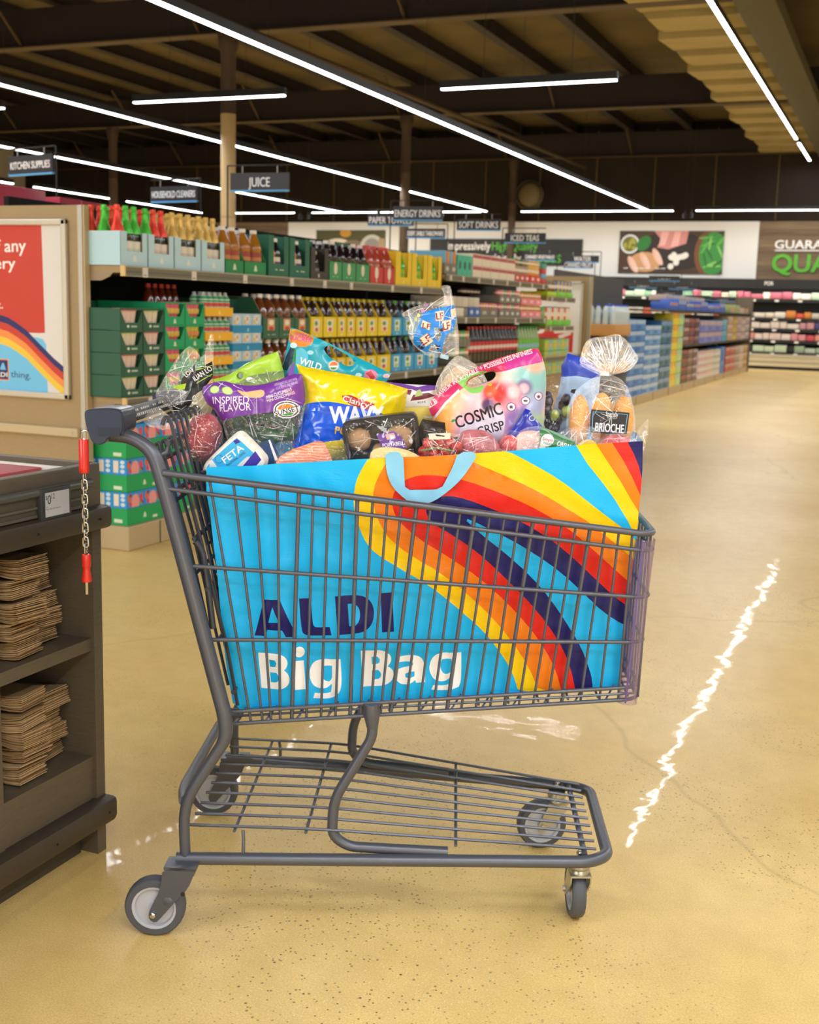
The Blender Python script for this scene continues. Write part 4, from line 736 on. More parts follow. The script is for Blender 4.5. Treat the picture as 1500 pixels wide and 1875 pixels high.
# ================================================================ ADVERTISING PANELS
NAVY = M('#262261', .5); RED = M('#c73a26', .5); ORG = M('#ee8f45', .5); YEL = M('#ebc53d', .5); SKY = M('#6fc0ea', .5); PAP = M('#dcd7d2', .5)
def panel_wall(label, x0, x1, y, z1, frame, paper, regs, rail=None, ztop=1.7):
    t = thing('end_panel', label, 'display panel', ((x0 + x1) / 2, y, 0))
    b = MB(); b.box(x0, x1 - .03, y, y + .034, .0, ztop, TAN); part('panel_board', b, t, None)
    b = MB(); b.box(x1 - .038, x1 - .012, y - .006, y + .036, .0, ztop, ALU); b.box(x1 - .012, x1, y - .002, y + .036, .0, ztop, TANL); part('edge_post', b, t, None, 'pale aluminium edge post')
    fx0, fx1, fz0, fz1 = frame; b = MB(); wd = .03
    for r in (rect(fx0, fz0, fx0 + wd, fz1), rect(fx1 - wd, fz0, fx1, fz1), rect(fx0, fz0, fx1, fz0 + wd), rect(fx0, fz1 - wd, fx1, fz1)):
        (a, c), (d, e) = r[0], r[2]; b.bbox(a, d, y - .025, y, c, e, M('#c9c0ae', .35, .25), .006)
    part('poster_frame', b, t, None, 'pale metal poster frame')
    b = MB(); sheet(b, rect(fx0 + .01, fz0 + .01, fx1 - .01, fz1 - .01), paper, regs, .5, lambda P: np.stack([P[:, 0], np.full(len(P), y - .008), P[:, 1]], 1)); part('poster', b, t, None)
    if rail: b = MB(); b.bbox(x0, x1 - .045, y - .03, y, rail - .022, rail + .022, M('#c4b08a', .4), .005); b.lathe([(0, 0), (.006, 0), (.006, .003), (0, .003)], ALU, 8, (x1 - .075, y - .031, rail), (0, -1, 0)); part('bumper_rail', b, t, None)
    return t
# poster one: geometry in metres from the lower right inner corner of the frame (x grows right, z up)
px = lambda X, Y: (-3.841 + (X - 127) * .003395 - (Y - 560) * .00002, 1.631 - (Y - 402) * .002695 + (X - 127) * (Y - 402) * 1.9e-7)      # poster drawing grid
def band(off): return [px(x, y + off) for x, y in ((-170, 640), (-110, 600), (-60, 580), (-20, 573), (0, 575), (15, 579), (32, 589), (50, 602), (75, 628), (100, 653), (118, 668), (130, 676))]
Bd = [band(o) for o in (0, 12.5, 26, 39.5, 53.5)]
def strip(a, c): return a + c[::-1]
R = [(RED, [smooth_loop([px(-160, 410), px(81, 410), px(84, 590), px(84, 606), px(74, 607), px(-160, 602)], 0)]), (SKY, [[px(-160, 600), px(70, 615), px(80, 618), px(86, 628), px(88, 720), px(-160, 716)]])]
lowfill = Bd[4] + [px(88, 722), px(-160, 722)]
R += [(PAP, [Bd[0][:0] + [px(86, 650), px(128, 676), px(128, 735), px(88, 735)]])] + [(m, [strip(Bd[i], Bd[i + 1])]) for i, m in enumerate((NAVY, RED, ORG, YEL))]
R += [(WH, place_text('of any', (px(-18, 461), px(52, 459), px(-18, 439)), .02)), (WH, place_text('grocery', (px(-62, 492), px(32, 490), px(-62, 472)), .02)), (WH, place_text('pack.', (px(-35, 563), px(7, 563), px(-35, 550)), .02)),
      (ORG, [rect(*px(-25, 696), *px(15, 657))]), (NAVY, [rect(*px(-23, 694), *px(13.4, 659))]), (SKY, [[px(-2, 677), px(3, 664), px(6, 664), px(10, 677)]]), (WH, place_text('ALDI', (px(-18, 690), px(12, 690), px(-18, 682)), .03)), (NAVY, place_text('thing.', (px(19, 690), px(56, 692), px(19, 678)), .01)), (M('#a9def6', .5), [[px(-100, 711), px(61, 715.5), px(61, 716.5), px(-100, 712)]])]
panel_wall('tan advertising panel with red, rainbow and white framed poster', -5.15, -3.74, 4.82, 1.7, (-4.75, -3.838, .752, 1.633), PAP, R, .59)
R = [(M('#cf3a32', .5), [[(-4.62, .78), (-3.72, .78), (-3.72, 1.02), (-3.95, 1.0), (-4.02, 1.1), (-4.1, 1.0), (-4.2, .98), (-4.62, .98)]])]
for (x, z, w_, r) in ((-4.0, .84, .2, .35), (-3.9, .95, .16, .4), (-4.28, .88, .18, -.25), (-4.0, .80, .16, .2)):
    c, s = math.cos(r), math.sin(r); R.append((M('#eed9d4', .5), [[(x + a * c - e * s, z + a * s + e * c) for a, e in ((0, -.02), (w_, -.02), (w_, .025), (0, .025))]]))
R += [(M('#e2a9a2', .5), tx('ing?', -4.03, 1.38, .06, .22, .02))]
panel_wall('far advertising panel with red arrows poster beyond the lime trays', -5.1, -3.52, 14.0, 1.68, (-4.7, -3.62, .74, 1.62), M('#ece7e3', .5), R, None, 1.68)
# ================================================================ FAR SHELVING RUN
X2 = -3.45
FAR = shelf_unit('far shelving run stacked with bottled water and boxed goods', 15.02, 28.88, X2, [], depth=.75, back_h=1.28)
t = FAR
b = MB(); b.box(X2 - .7, X2, 16.3, 28.9, 1.31, 1.335, M('#6c6654', .5)); b.box(X2 - .004, X2 + .004, 18.6, 28.9, 1.295, 1.34, CHAR); b.box(X2 - .72, X2 - .69, 14.6, 18.4, 1.3, 1.78, M('#3f3d3a', .6)); part('upper_shelf', b, t, None)
b = MB(); b.box(X2 - .7, X2, 20.1, 28.9, .735, .76, M('#4a463c', .5)); part('middle_shelf', b, t, None)
for y in (21.7, 25.18, 28.86): b = MB(); b.box(X2 - .7, X2 - .66, y, y + .05, .12, 1.5, CHAR); part('upright', b, t, None)
b = MB(); b.box(X2 - .75, X2 + .02, 28.9, 28.96, 0, 1.72, M('#6d6250', .5)); single('shelf_end_panel', b, 'narrow dark end panel closing the far shelving run', 'panel', (X2 - .3, 28.9, 0))
b = MB(); b.box(X2 - .3, X2 - .02, 28.97, 29.0, .6, 1.6, M('#b56a78', .5)); single('clip_strip', b, 'slim pink clip strip of packs hanging on the far end panel', 'clip strip', (X2 - .1, 28.98, .6))
def stack(y0, y1, tiers, z0, h, col, label, grp, cat='pack', name='drink_pack', cap=None, tops='#dfe9f0', lines=4, side=None, x=0.):
    w_ = y1 - y0; b = MB(); c = M(col, .35); b.bbox(-.3, 0, 0, w_ - .015, 0, h * .96, c, .012); R = []
    for k in range(lines): R.append((M(tops, .3), [rect(w_ * (k + .2) / lines, h * .55, w_ * (k + .75) / lines, h * .9)]))
    if side: R.append((M(side, .4), [rect(0, h * .1, w_ * .5, h * .45)]))
    fsheet(b, w_ - .015, h * .94, c, R, x=.001)
    lb = lambda k: label % ['lowest', 'second lowest', 'third', 'fourth', 'fifth', 'sixth', 'topmost'][6 if k == tiers - 1 and k else k] if '%' in label else label
    o = single(name, b, lb(0), cat, (0, 0, 0), grp); T = Tmpl(o)
    for k in range(tiers): T.put((X2 - .012 + x, y0, z0 + k * h), lb(k), grp)
for i, (a, c) in enumerate(((15.75, 16.35), (16.36, 16.95))): stack(a, c, 7, .127, .152, '#3f86cf', 'blue wrapped water pack, %s column, %%s tier' % ['first', 'second'][i], 'blue water packs', lines=5, side='#2a66b4')
for i, (a, c) in enumerate(((16.97, 17.55), (17.56, 18.13))): stack(a, c, 7, .127, .14, '#6fa3d6', 'pale blue wrapped water pack, %s column, %%s tier' % ['first', 'second'][i], 'pale blue water packs', lines=6, side='#3d7cc4')
for i, (a, c) in enumerate(((18.15, 18.6), (18.61, 19.05))): stack(a, c, 6, .127, .175, '#3a6fa8', 'blue and green soda pack, %s column, %%s tier' % ['first', 'second'][i], 'blue and green soda packs', lines=4, side='#24683f', tops='#9fb9c6')
for i, (a, c, col, s2) in enumerate(((19.06, 19.6, '#e0d13c', '#e58a3c'), (19.61, 20.05, '#b7d68a', '#8fc4d6'))): stack(a, c, 6, .127, .195, col, '%s box stack beside the soda packs, %%s tier' % ['yellow and orange', 'pale green'][i], ['yellow and orange', 'pale green'][i] + ' boxes', 'box', 'drink_box', lines=2, tops=s2)
boxes_x = [('#5b3a3a', '#c9533c'), ('#7a5a50', '#b8a19a'), ('#6f4a52', '#d9c9c9')]
for i, (a, c) in enumerate(((20.1, 20.6), (20.65, 21.15), (21.2, 21.65))):
    stack(a, c, 4, .13, .14, boxes_x[i][0], 'brown and red goods pack, %s column on the low tier, %%s layer' % ['first', 'second', 'third'][i], 'brown and red low packs', lines=3, tops=boxes_x[i][1]); stack(a, c, 3, .77, .15, boxes_x[(i + 1) % 3][0], 'dark goods pack, %s column on the middle tier, %%s layer' % ['first', 'second', 'third'][i], 'dark middle packs', lines=3, tops=boxes_x[(i + 2) % 3][1])
for i, (a, c) in enumerate(((21.75, 22.7), (22.72, 23.6), (23.62, 24.5))):
    stack(a, c, 2, .77, .21, '#7f86c9', 'violet blue tray of snack bags, %s column on the middle tier, %%s layer' % ['first', 'second', 'third'][i], 'violet snack trays', lines=5, tops='#d9bd8a', side='#6a74c4'); stack(a, c, 4, .13, .125, '#d9cfcf', 'pale patterned carton, %s column on the low tier, %%s layer' % ['first', 'second', 'third'][i], 'pale patterned cartons', 'carton', 'carton', lines=3, tops=['#d97a8a', '#e0a04a', '#7fae6a'][i])
stack(24.52, 25.1, 2, .77, .22, '#2fa3c4', 'teal carton on the middle tier of the far run, %s layer', 'teal cartons', 'carton', 'carton', tops='#7fc6d9', lines=2); stack(24.55, 25.1, 2, .13, .27, '#2f74c4', 'tall blue carton on the low tier, %s layer', 'tall blue cartons', 'carton', 'carton', tops='#4f8ed0', lines=1)
for i in range(5):
    a = 25.25 + i * .72; stack(a, a + .7, 3, .77, .17, ['#b59a84', '#c9b04a', '#a8948f', '#c4b3a6', '#9a8a9a'][i], 'assorted pack on the middle tier, %s bay from the upright, %%s layer' % ['first', 'second', 'third', 'fourth', 'fifth'][i], 'assorted middle packs', lines=4, tops=['#d9d0c4', '#8a6a4a', '#d9c4c4', '#5a4a48', '#e6dccb'][i]); stack(a, a + .7, 3, .13, .17, ['#b5463f', '#c05a50', '#a5907f', '#c9b7a6', '#b88a4a'][i], 'red and tan pack on the low tier, %s bay from the upright, %%s layer' % ['first', 'second', 'third', 'fourth', 'fifth'][i], 'red and tan low packs', lines=4, tops='#d9c4b4')
for i in range(13):
    a = 18.7 + i * .75; blue = i < 8; stack(a, a + .72, 1, 1.337, .13 + .05 * (i % 3 == 1), '#3f66c4' if blue else ['#5f9a4a', '#b5a48a', '#8fae6a', '#c4b4a4', '#a58a7a'][i - 8], '%s topmost tier carton, at place %s along the far run' % ('blue' if blue else 'mixed', 'ABCDEFGHIJKLM'[i]), 'topmost tier cartons', 'carton', 'carton', lines=3, tops=['#d9a06a', '#c9cfe0', '#e0d9b4'][i % 3])
for i in range(7):
    a = 19.5 + i * .55; stack(a, a + .5, 1, 1.49, .1, ['#b8a49a', '#a5aab8', '#c4a88a'][i % 3], 'small pack standing behind the topmost cartons of the far run', 'small topmost packs', lines=4, tops='#dcd6cf', x=-.2)
wb = MB(); wb.lathe([(0, 0), (.045, 0), (.047, .02), (.044, .09), (.047, .16), (.03, .21), (.016, .235), (0, .236)], M('#b9c9d0', .1, coat=.6), 10); wo = single('water_bottle', wb, '', 'bottle', (0, 0, 0)); q = MB(); q.lathe([(.02, .225), (.021, .252), (0, .253)], M('#2b3fae', .4), 10); part('cap', q, wo); WBT = Tmpl(wo)
b = MB(); b.bbox(-.52, 0, 0, .9, 0, .15, M('#b8894e', .8), .01); single('cardboard_tray', b, 'tan cardboard tray holding clear water bottles at the far run', 'tray', (0, 0, 0)).location = (X2, 15.03, .97)
b = MB(); b.bbox(-.52, 0, 0, .9, 0, .12, M('#b8894e', .8), .01); single('cardboard_tray', b, 'lower tan cardboard tray half hidden under the dark bottles', 'tray', (0, 0, 0)).location = (X2, 15.03, .5)
b = MB(); b.bbox(-.5, 0, 0, .85, 0, .38, M('#3a3f4a', .4), .02); single('drink_pack', b, 'dark wrapped bottle pack below the tan water tray', 'pack', (0, 0, 0)).location = (X2 - .01, 15.05, .127)
b = MB(); b.bbox(-.5, 0, 0, .85, 0, .34, M('#3d4250', .4), .02); single('drink_pack', b, 'dark bottle pack standing right under the clear bottles', 'pack', (0, 0, 0)).location = (X2 - .01, 15.05, .625)
for j in range(8):
    for k in range(2): WBT.put((X2 - .05 - k * .1, 15.09 + j * .105, 1.12), 'clear water bottle with blue cap in the tan tray', 'clear water bottles')
for j in range(4): WBT.put((X2 - .25 - j * .09, 15.09, 1.12), 'clear water bottle with blue cap in the tan tray', 'clear water bottles')
# ================================================================ BAGGING CABINET WITH PAPER BAGS
CW = M('#5a4f3f', .5, var=(24., .13), stretch=(1, 1, 16)); CWD = M('#473d30', .5); BUMP = M('#3b3125', .45, bump=(300., .3, .001)); RAIL = M('#63645d', .35, .4)
XC = -1.6; Y1c = 2.105; Y0c = .6
t = thing('bagging_cabinet', 'dark brown wooden bagging cabinet with paper bag shelves', 'cabinet', (-1.85, 1.6, 0)); CAB = t
b = MB(); P = [(-2.1, .0), (XC - .005, .0), (XC - .005, .88), (XC - .02, .9), (-2.1, .9)]; b.prism(P, Y1c - .03, Y1c, CW, lambda a, c, d: (a, d, c)); part('end_panel', b, t, None)
b = MB(); b.bbox(XC - .03, XC - .004, Y0c, Y1c, .755, .9, CW, .004); part('front_board', b, t, 40)
b = MB(); b.box(-2.1, XC - .03, Y0c, Y1c - .03, .84, .868, M('#5b4c40', .5)); part('counter_top', b, t, None)
b = MB(); b.tube([(XC + .004, Y0c, .862), (XC + .004, Y1c - .045, .862)], .0095, RAIL, 10); b.box(XC - .004, XC + .002, Y0c, Y1c - .06, .812, .857, M('#4c473b', .5)); b.box(XC + .0, XC + .006, Y0c, Y1c - .06, .829, .834, M('#5b564a', .4)); b.box(XC + .0, XC + .005, Y0c, Y1c - .06, .811, .817, M('#5b564a', .4)); part('price_rail', b, t, 40)
b = MB(); b.bbox(XC - .03, XC + .022, Y0c, Y1c + .012, .757, .808, BUMP, .012); 
for y in (1.55, 1.87, 2.07): b.lathe([(0, 0), (.003, 0), (.003, .001), (0, .001)], CHAR, 8, (XC + .0225, y, .782), (1, 0, 0))
part('upper_bumper', b, t, 40)
b = MB(); b.bbox(XC - .03, XC + .025, Y0c, Y1c + .012, .075, .135, BUMP, .014)
for y in (1.6, 1.9, 2.08): b.lathe([(0, 0), (.003, 0), (.003, .001), (0, .001)], CHAR, 8, (XC + .0255, y, .105), (1, 0, 0))
part('lower_bumper', b, t, 40)
b = MB(); b.box(-2.1, XC - .045, Y0c, Y1c - .04, 0, .09, M('#3f372b', .6)); part('toe_kick', b, t, None)
for z in (.51, .235): b = MB(); b.box(-2.09, XC - .012, Y0c + .02, Y1c - .03, z - .028, z, CW); part('shelf', b, t, None)
b = MB(); b.box(XC - .03, XC - .014, Y0c, Y1c - .03, .135, .21, CW); part('lower_board', b, t, None)
b = MB(); b.box(-2.11, -2.095, Y0c, Y1c - .03, .1, .85, CWD); part('back_panel', b, t, None)
b = MB(); b.box(-2.09, XC - .01, 1.752, 1.782, .13, .757, CW); part('divider', b, t, None)
b = MB(); b.box(-2.1, XC - .01, Y0c, Y0c + .03, .0, .87, CW); part('far_side_panel', b, t, None)
b = MB(); b.bbox(XC + .004, XC + .016, 1.888, 1.982, .803, .869, M('#3a3a3a', .4), .003)
sheet(b, rect(0, 0, .075, .05), M('#b9b9bd', .4), [(BLK, tx('$', .002, .036, .008, .005) + tx('0', .0075, .026, .0185, .0105, .02) + tx('12', .0195, .036, .0105, .01, .02)), (BLK, tx('ALDI', .002, .0195, .0025) + tx('Paper Bag with Handles', .002, .0145, .0032, .045) + tx('- --', .002, .003, .002) + tx('--- --', .058, .004, .0025, .014))], 9, lambda P: np.stack([np.full(len(P), XC + .0164), 1.899 + P[:, 0], .811 + P[:, 1]], 1))
single('price_display', b, 'grey electronic price display reading 0.12 on the cabinet rail', 'price tag', (XC + .01, 1.93, .8))
b = MB(); b.bbox(-2.06, -1.72, 1.7, 2.055, .868, .8865, M('#b5484a', .5), .003); b.bbox(-2.09, -1.68, 1.66, 1.7, .868, .872, CHAR, .001); single('counter_mat', b, 'red and black mat lying on the bagging counter', 'mat', (-1.9, 1.85, .868))
b = MB(); b.bbox(-2.0, -1.66, 2.057, 2.072, .868, .89, M('#ded7cf', .5), .003); single('paper_strip', b, 'pale paper strip at the end of the counter', 'paper', (-1.85, 2.06, .868))
# folded paper bags: thin V-folded sheets, each one a thing
BAGM = [M('#b5946a', .8, var=(60., .1)), M('#a6875c', .8, var=(60., .1)), M('#c0a075', .8, var=(60., .1)), M('#98794f', .8)]
BT_ = []
for k in range(8):
    rg = random.Random(k); b = MB(); w_ = .085; d = .26; n = 4; V = []; F = []
    def top(u, v): return .0018 + .0022 * math.sin(u * 3 + k) * v * (1 - v) * 4 + (.0035 if v < .12 else 0) * (1 - v / .12) + rg.uniform(-.0003, .0003)
    us = np.linspace(0, 1, 5); vs = [0, .05, .12, .5, 1]
    for u in us:
        for v in vs: V.append((-v * d, u * w_, top(u, v)))
    for u in us:
        for v in vs: V.append((-v * d, u * w_, top(u, v) - .0017 - .0012 * (v > .02)))
    m_ = len(vs); N_ = len(us) * m_
    for i in range(4):
        for j in range(m_ - 1): a = i * m_ + j; F.append((a, a + 1, a + m_ + 1, a + m_)); F.append((N_ + a, N_ + a + m_, N_ + a + m_ + 1, N_ + a + 1))
        F.append((i * m_, (i + 1) * m_, N_ + (i + 1) * m_, N_ + i * m_)); F.append((i * m_ + m_ - 1, N_ + i * m_ + m_ - 1, N_ + (i + 1) * m_ + m_ - 1, (i + 1) * m_ + m_ - 1))
    for j in range(m_ - 1): F.append((j, N_ + j, N_ + j + 1, j + 1)); a = 4 * m_ + j; F.append((a, a + 1, N_ + a + 1, N_ + a))
    b.add(V, F, BAGM[k % 4]); BT_.append(Tmpl(single('paper_bag', b, '', 'paper bag', (0, 0, 0), smooth=None)))
rg = random.Random(11)
def bundle(x, y, z0, bundles, lab, grp, tilt):
    z = z0
    for bd in range(bundles):
        dx, dy, rz = rg.uniform(-.012, .012), rg.uniform(-.012, .012), rg.uniform(-.14, .14)
        n = rg.randint(9, 11)
        for k in range(n):
            o = BT_[rg.randrange(8)].put((x + dx + rg.uniform(-.003, .003) - .0005 * k, y + dy + rg.uniform(-.002, .002), z), lab, grp); sl = (k - n * .45) * .011 + tilt[bd % len(tilt)]
            o.rotation_euler = (-abs(sl) * .25, -sl, rz + rg.uniform(-.025, .025)); z += .00385
        z += .0018
bundle(-1.625, 1.855, .513, 5, 'folded brown paper bag in the front pile on the upper cabinet shelf', 'front pile of paper bags, upper shelf', (.04, -.03, .03, .02, -.04))
bundle(-1.668, 1.957, .513, 4, 'folded brown paper bag in the shaded rear pile on the upper cabinet shelf', 'rear pile of paper bags, upper shelf', (.05, -.02, .06, .0))
bundle(-1.625, 1.865, .238, 5, 'folded brown paper bag in the front pile on the lower cabinet shelf', 'front pile of paper bags, lower shelf', (.02, .05, -.03, .04, -.02))
bundle(-1.668, 1.962, .238, 4, 'folded brown paper bag in the shaded rear pile on the lower cabinet shelf', 'rear pile of paper bags, lower shelf', (.05, -.04, .0, .04))
# ================================================================ SHOPPING CART
W0 = np.array([-1.4015, 2.1085, 0.0]); CY = math.radians(20.482); E1 = np.array([math.cos(CY), math.sin(CY), 0]); E2 = np.array([-math.sin(CY), math.cos(CY), 0])
def cw(s, t, z): return W0 + E1 * s + E2 * t + np.array([0, 0, z])
def cwl(L): return np.array([cw(*p) for p in L])
PT = M('#5a5d67', .33, .4, bump=(900., .35, .0006)); PTD = M('#46484f', .4, .35, bump=(900., .35, .0006)); CHR = M('#c9c9c6', .22, 1.0); ZINC = M('#b9b6a4', .35, .85); RUB = M('#4c4f57', .55); RUBD = M('#2c2d31', .5); HUB = M('#b4b7bf', .4); NVY = M('#283449', .32, coat=.25); BLKP = M('#1b1b1b', .4)
cart = thing('shopping_cart', 'grey wire shopping cart holding one large blue grocery bag', 'shopping cart', tuple(W0))
def tb(P, r, n=8, nm='wire', m=PT, rad=None, parent=None, label=None):
    b = MB(); P = fillet(P, rad) if rad else P; r = r if np.isscalar(r) else np.interp(np.linspace(0, 1, len(P)), np.linspace(0, 1, len(r)), r)
    b.tube(cwl(P), r, m, n); return part(nm, b, parent or cart, 50, label)
for sg in (-1, 1):
    P = [(-.09, .262, 1.0), (-.03, .264, .998), (.012, .268, .972), (.03, .268, .915), (.149, .262, .448), (.15, .262, .405), (.066, .268, .27), (.07, .268, .148)]
    tb([(s, sg * t, z) for s, t, z in P], [.0135, .0135, .0145, .015, .015, .014, .0115, .0108], 14, 'upright_post', rad=[0, .05, .06, .08, .05, .05, .05, 0])
tb([(.052, -.27, .153), (.886, -.195, .147), (.925, -.165, .149), (.925, .165, .149), (.886, .195, .147), (.052, .27, .153)], .0128, 14, 'base_frame', rad=[0, .06, .05, .05, .06, 0])
for sg in (-1, 1):
    b = MB(); P = fillet([(.433, .222, .462), (.436, .222, .44), (.436, .222, .405), (.362, .226, .272), (.359, .226, .196), (.392, .224, .172), (.48, .218, .168), (.594, .21, .163)], .03); b.tube(cwl([(s, sg * t, z) for s, t, z in P]), .0108, PT, 12)
    b.tube(cwl([(.433, sg * .222, .475), (.434, sg * .222, .455), (.436, sg * .222, .425)]), [.016, .017, .0112], PT, 12); part('basket_support', b, cart, 50)
tb([(.066, -.262, .272), (.05, -.2, .272), (.05, .2, .272), (.066, .262, .272)], .0105, 12, 'rear_cross_tube', rad=.03)
# lower rack
def rz(s): return .213 if s < .34 else .213 - (s - .34) * .09
for k in range(10):
    a = -.243 + .486 * k / 9; c = -.168 + .336 * k / 9
    if k in (0, 1, 8, 9): pass
    tb([(.072, a, .213), (.34, a * .93 + c * .07, .213), (.60, a * .5 + c * .5, rz(.6)), (.9, c, .163)], .0031, 6, 'rack_wire', rad=.06)
for s, hw in ((.165, .252), (.308, .245)): tb([(s, -hw, .2075), (s, hw, .2075)], .0034, 6, 'rack_cross_wire')
tb([(.61, -.222, rz(.61) - .006), (.61, .222, rz(.61) - .006)], .0034, 6, 'rack_cross_wire'); b = MB(); b.tube(cwl([(.875, -.185, .158), (.875, .185, .158)]), .0062, PT, 8); part('rack_cross_bar', b, cart, 50)
for sg in (-1, 1): tb([(.182, sg * .247, .208), (.184, sg * .252, .19), (.184, sg * .255, .16)], .0034, 6, 'rack_strut')
# basket wires
def side_t(s, z): return .262 - .065 * s + .08 * (z - .7)
rim = [(.033, .932, .96, .834), (.038, .902, .962, .8), (.072, .751, .961, .706), (.105, .601, .957, .613), (.138, .449, .953, .518), (.14, .423, .953, .492)]
for i, (s0, z0, s1, z1) in enumerate(rim):
    t0 = side_t(s0, z0); t1 = side_t(s1, z1)
    tb([(s0, -t0, z0), (s1 - .006, -t1, z1), (s1 + .012, -t1 + .02, z1), (s1 + .012, t1 - .02, z1), (s1 - .006, t1, z1), (s0, t0, z0)], [.0066, .0042, .0042, .0042, .0042, .0042][i], 8, 'basket_rim' if i == 0 else 'basket_hoop_wire', rad=[0, .022, .022, .022, .022, 0])
tops = [.119, .164, .205, .247, .288, .315, .344, .371, .399, .428, .456, .483, .512, .539, .568, .596, .624, .653, .681, .708, .736, .764, .792, .819, .847, .876, .903, .929]
def bots(i): return float(np.interp(i, [0, 1, 2, 3, 4, 8, 12, 16, 20, 24, 27], [.193, .216, .233, .251, .274, .39, .471, .583, .698, .812, .925]))
for sg in (-1, 1):
    for i, s in enumerate(tops):
        zt = np.interp(s, [.033, .96], [.932, .834]); sb_ = bots(i); zb = np.interp(sb_, [.14, .953], [.423, .492])
        tb([(s, sg * (side_t(s, zt) - .004), zt), (sb_, sg * (side_t(sb_, zb) - .005), zb)], .0041 if i % 4 == 0 and i else .0027, 6, 'basket_side_wire')
for k in range(11):
    t = -.205 + .041 * k; tt = t * .93; tb([(.97, tt * .93, .833), (.966, tt * .88, .493)], .0027, 6, 'basket_front_wire')
def flo(s): return np.interp(s, [.14, .953], [.436, .505])
for k in range(11):
    f = -1 + 2 * k / 10; tb([(.14, f * .222, flo(.14)), (.955, f * .182, flo(.955))], .0026, 6, 'basket_floor_wire')
for k in range(14):
    s = .17 + k * .0595; t = side_t(s, flo(s)) - .006; tb([(s, -t, flo(s) - .006), (s, t, flo(s) - .006)], .0026, 6, 'basket_floor_cross_wire')
for k in range(13):                                       # zig-zag wires along the lower edge of the near side
    s = .16 + k * .0615; t = side_t(s, flo(s)); tb([(s, -t, flo(s) - .012), (s + .02, -t + .03, flo(s) + .012)], .0022, 5, 'basket_edge_wire')
# rear gate and folded child seat
for k in range(12):
    t = -.235 + .47 * k / 11; tb([(.022, t, 1.018), (.027, t, 1.034), (.037, t, 1.03), (.06, t * .98, .93), (.145, t * .95, .58), (.165, t * .93, .46)], .004 if k % 3 == 0 else .0032, 6, 'gate_wire', PTD, rad=[0, .008, .01, .02, .05, 0])
for k in range(10):
    t = -.225 + .45 * k / 9; tb([(.018, t, .96), (.012, t, .985), (.004, t, .975), (.058, t, .78), (.128, t, .47)], .0036, 6, 'seat_back_wire', PTD, rad=[0, .012, .012, .03, 0])
for s, z, r, hw in ((.036, .985, .005, .25), (.058, .9, .005, .25), (.084, .8, .0045, .245), (.108, .7, .0045, .24), (.132, .6, .0045, .235), (.158, .49, .0045, .23)): tb([(s, -hw, z), (s, hw, z)], r, 8, 'gate_cross_bar', PTD)
for s, z in ((.01, .945), (.035, .865), (.075, .72)): tb([(s, -.235, z), (s, .235, z)], .0042, 8, 'seat_cross_bar', PTD)
for sg in (-1, 1):
    tb([(.004, sg * .245, .955), (.03, sg * .235, .965), (.034, sg * .232, .99)], .005, 8, 'seat_hinge_link'); tb([(.085, sg * .238, .795), (.098, sg * .232, .775), (.11, sg * .232, .69), (.118, sg * .23, .62)], .0065, 8, 'seat_swing_arm', PTD, rad=.015)
b = MB()                                                   # folded plastic-free seat grid
for k in range(7): b.tube(cwl([(.1 + k * .006, -.2, .78 - k * .03), (.1 + k * .006, .2, .78 - k * .03)]), .0028, PTD, 6)
for k in range(9): t = -.2 + k * .05; b.tube(cwl([(.1, t, .78), (.136, t, .6)]), .0028, PTD, 6)
part('seat_base_grid', b, cart, 50)
# handle
for sg in (-1, 1):
    P = [(-.112, 1.04), (-.103, 1.05), (-.05, 1.053), (-.037, 1.047), (-.035, 1.02), (-.04, 1.0), (-.066, .998), (-.072, .985), (-.088, .982), (-.1, .992)]; P = smooth_loop(P, 2)
    b = MB(); b.prism([tuple(p) for p in P], sg * .25, sg * .292, NVY, lambda a, z, t: cw(a, t, z)); Q = P * np.array([.985, 1]) + np.array([-.001, .0])
    c0 = P.mean(0); Q = c0 + (P - c0) * .93; b.prism([tuple(p) for p in Q], sg * .292, sg * .297, NVY, lambda a, z, t: cw(a, t, z)); b.prism([tuple(p) for p in c0 + (P - c0) * .96], sg * .2, sg * .25, NVY, lambda a, z, t: cw(a, t, z))
    b.box(-.082, -.042, -.0005, .0005, 1.0, 1.016, M('#1d2738', .4), lambda a, t, z: cw(a, sg * .2975 + t, z)); part('handle_end_block', b, cart, 40, 'glossy navy plastic handle end')
hfn = lambda a, t, z: cw(-.083 + a * .92 + z * -.38, t, 1.02 + z * .92 + a * .38)
b = MB(); b.bbox(-.012, .012, -.235, .235, -.016, .016, BLKP, .005); b.v[0] = np.array([hfn(*p) for p in b.v[0]]); b.box(-.008, .0125, -.235, .235, -.0205, -.0158, M('#b39d69', .45), hfn); hb = part('handle_bar', b, cart, 40, 'black handle bar with worn white print and tan lower edge')
b = MB(); rg = random.Random(4); y = -.225
while y < .2:
    w_ = rg.choice([.007, .011, .015])
    for zz, h in ((-.008, .006), (.003, .0045)):
        if rg.random() < .85: b.box(.0121, .0124, y, y + w_ * .72, zz, zz + h, M('#cfcabf', .5), hfn)
    y += w_ + .003
part('handle_print', b, hb, None)
tb([(-.06, .2, 1.003), (-.055, .262, 1.0)], .012, 10, 'handle_sleeve', PT)
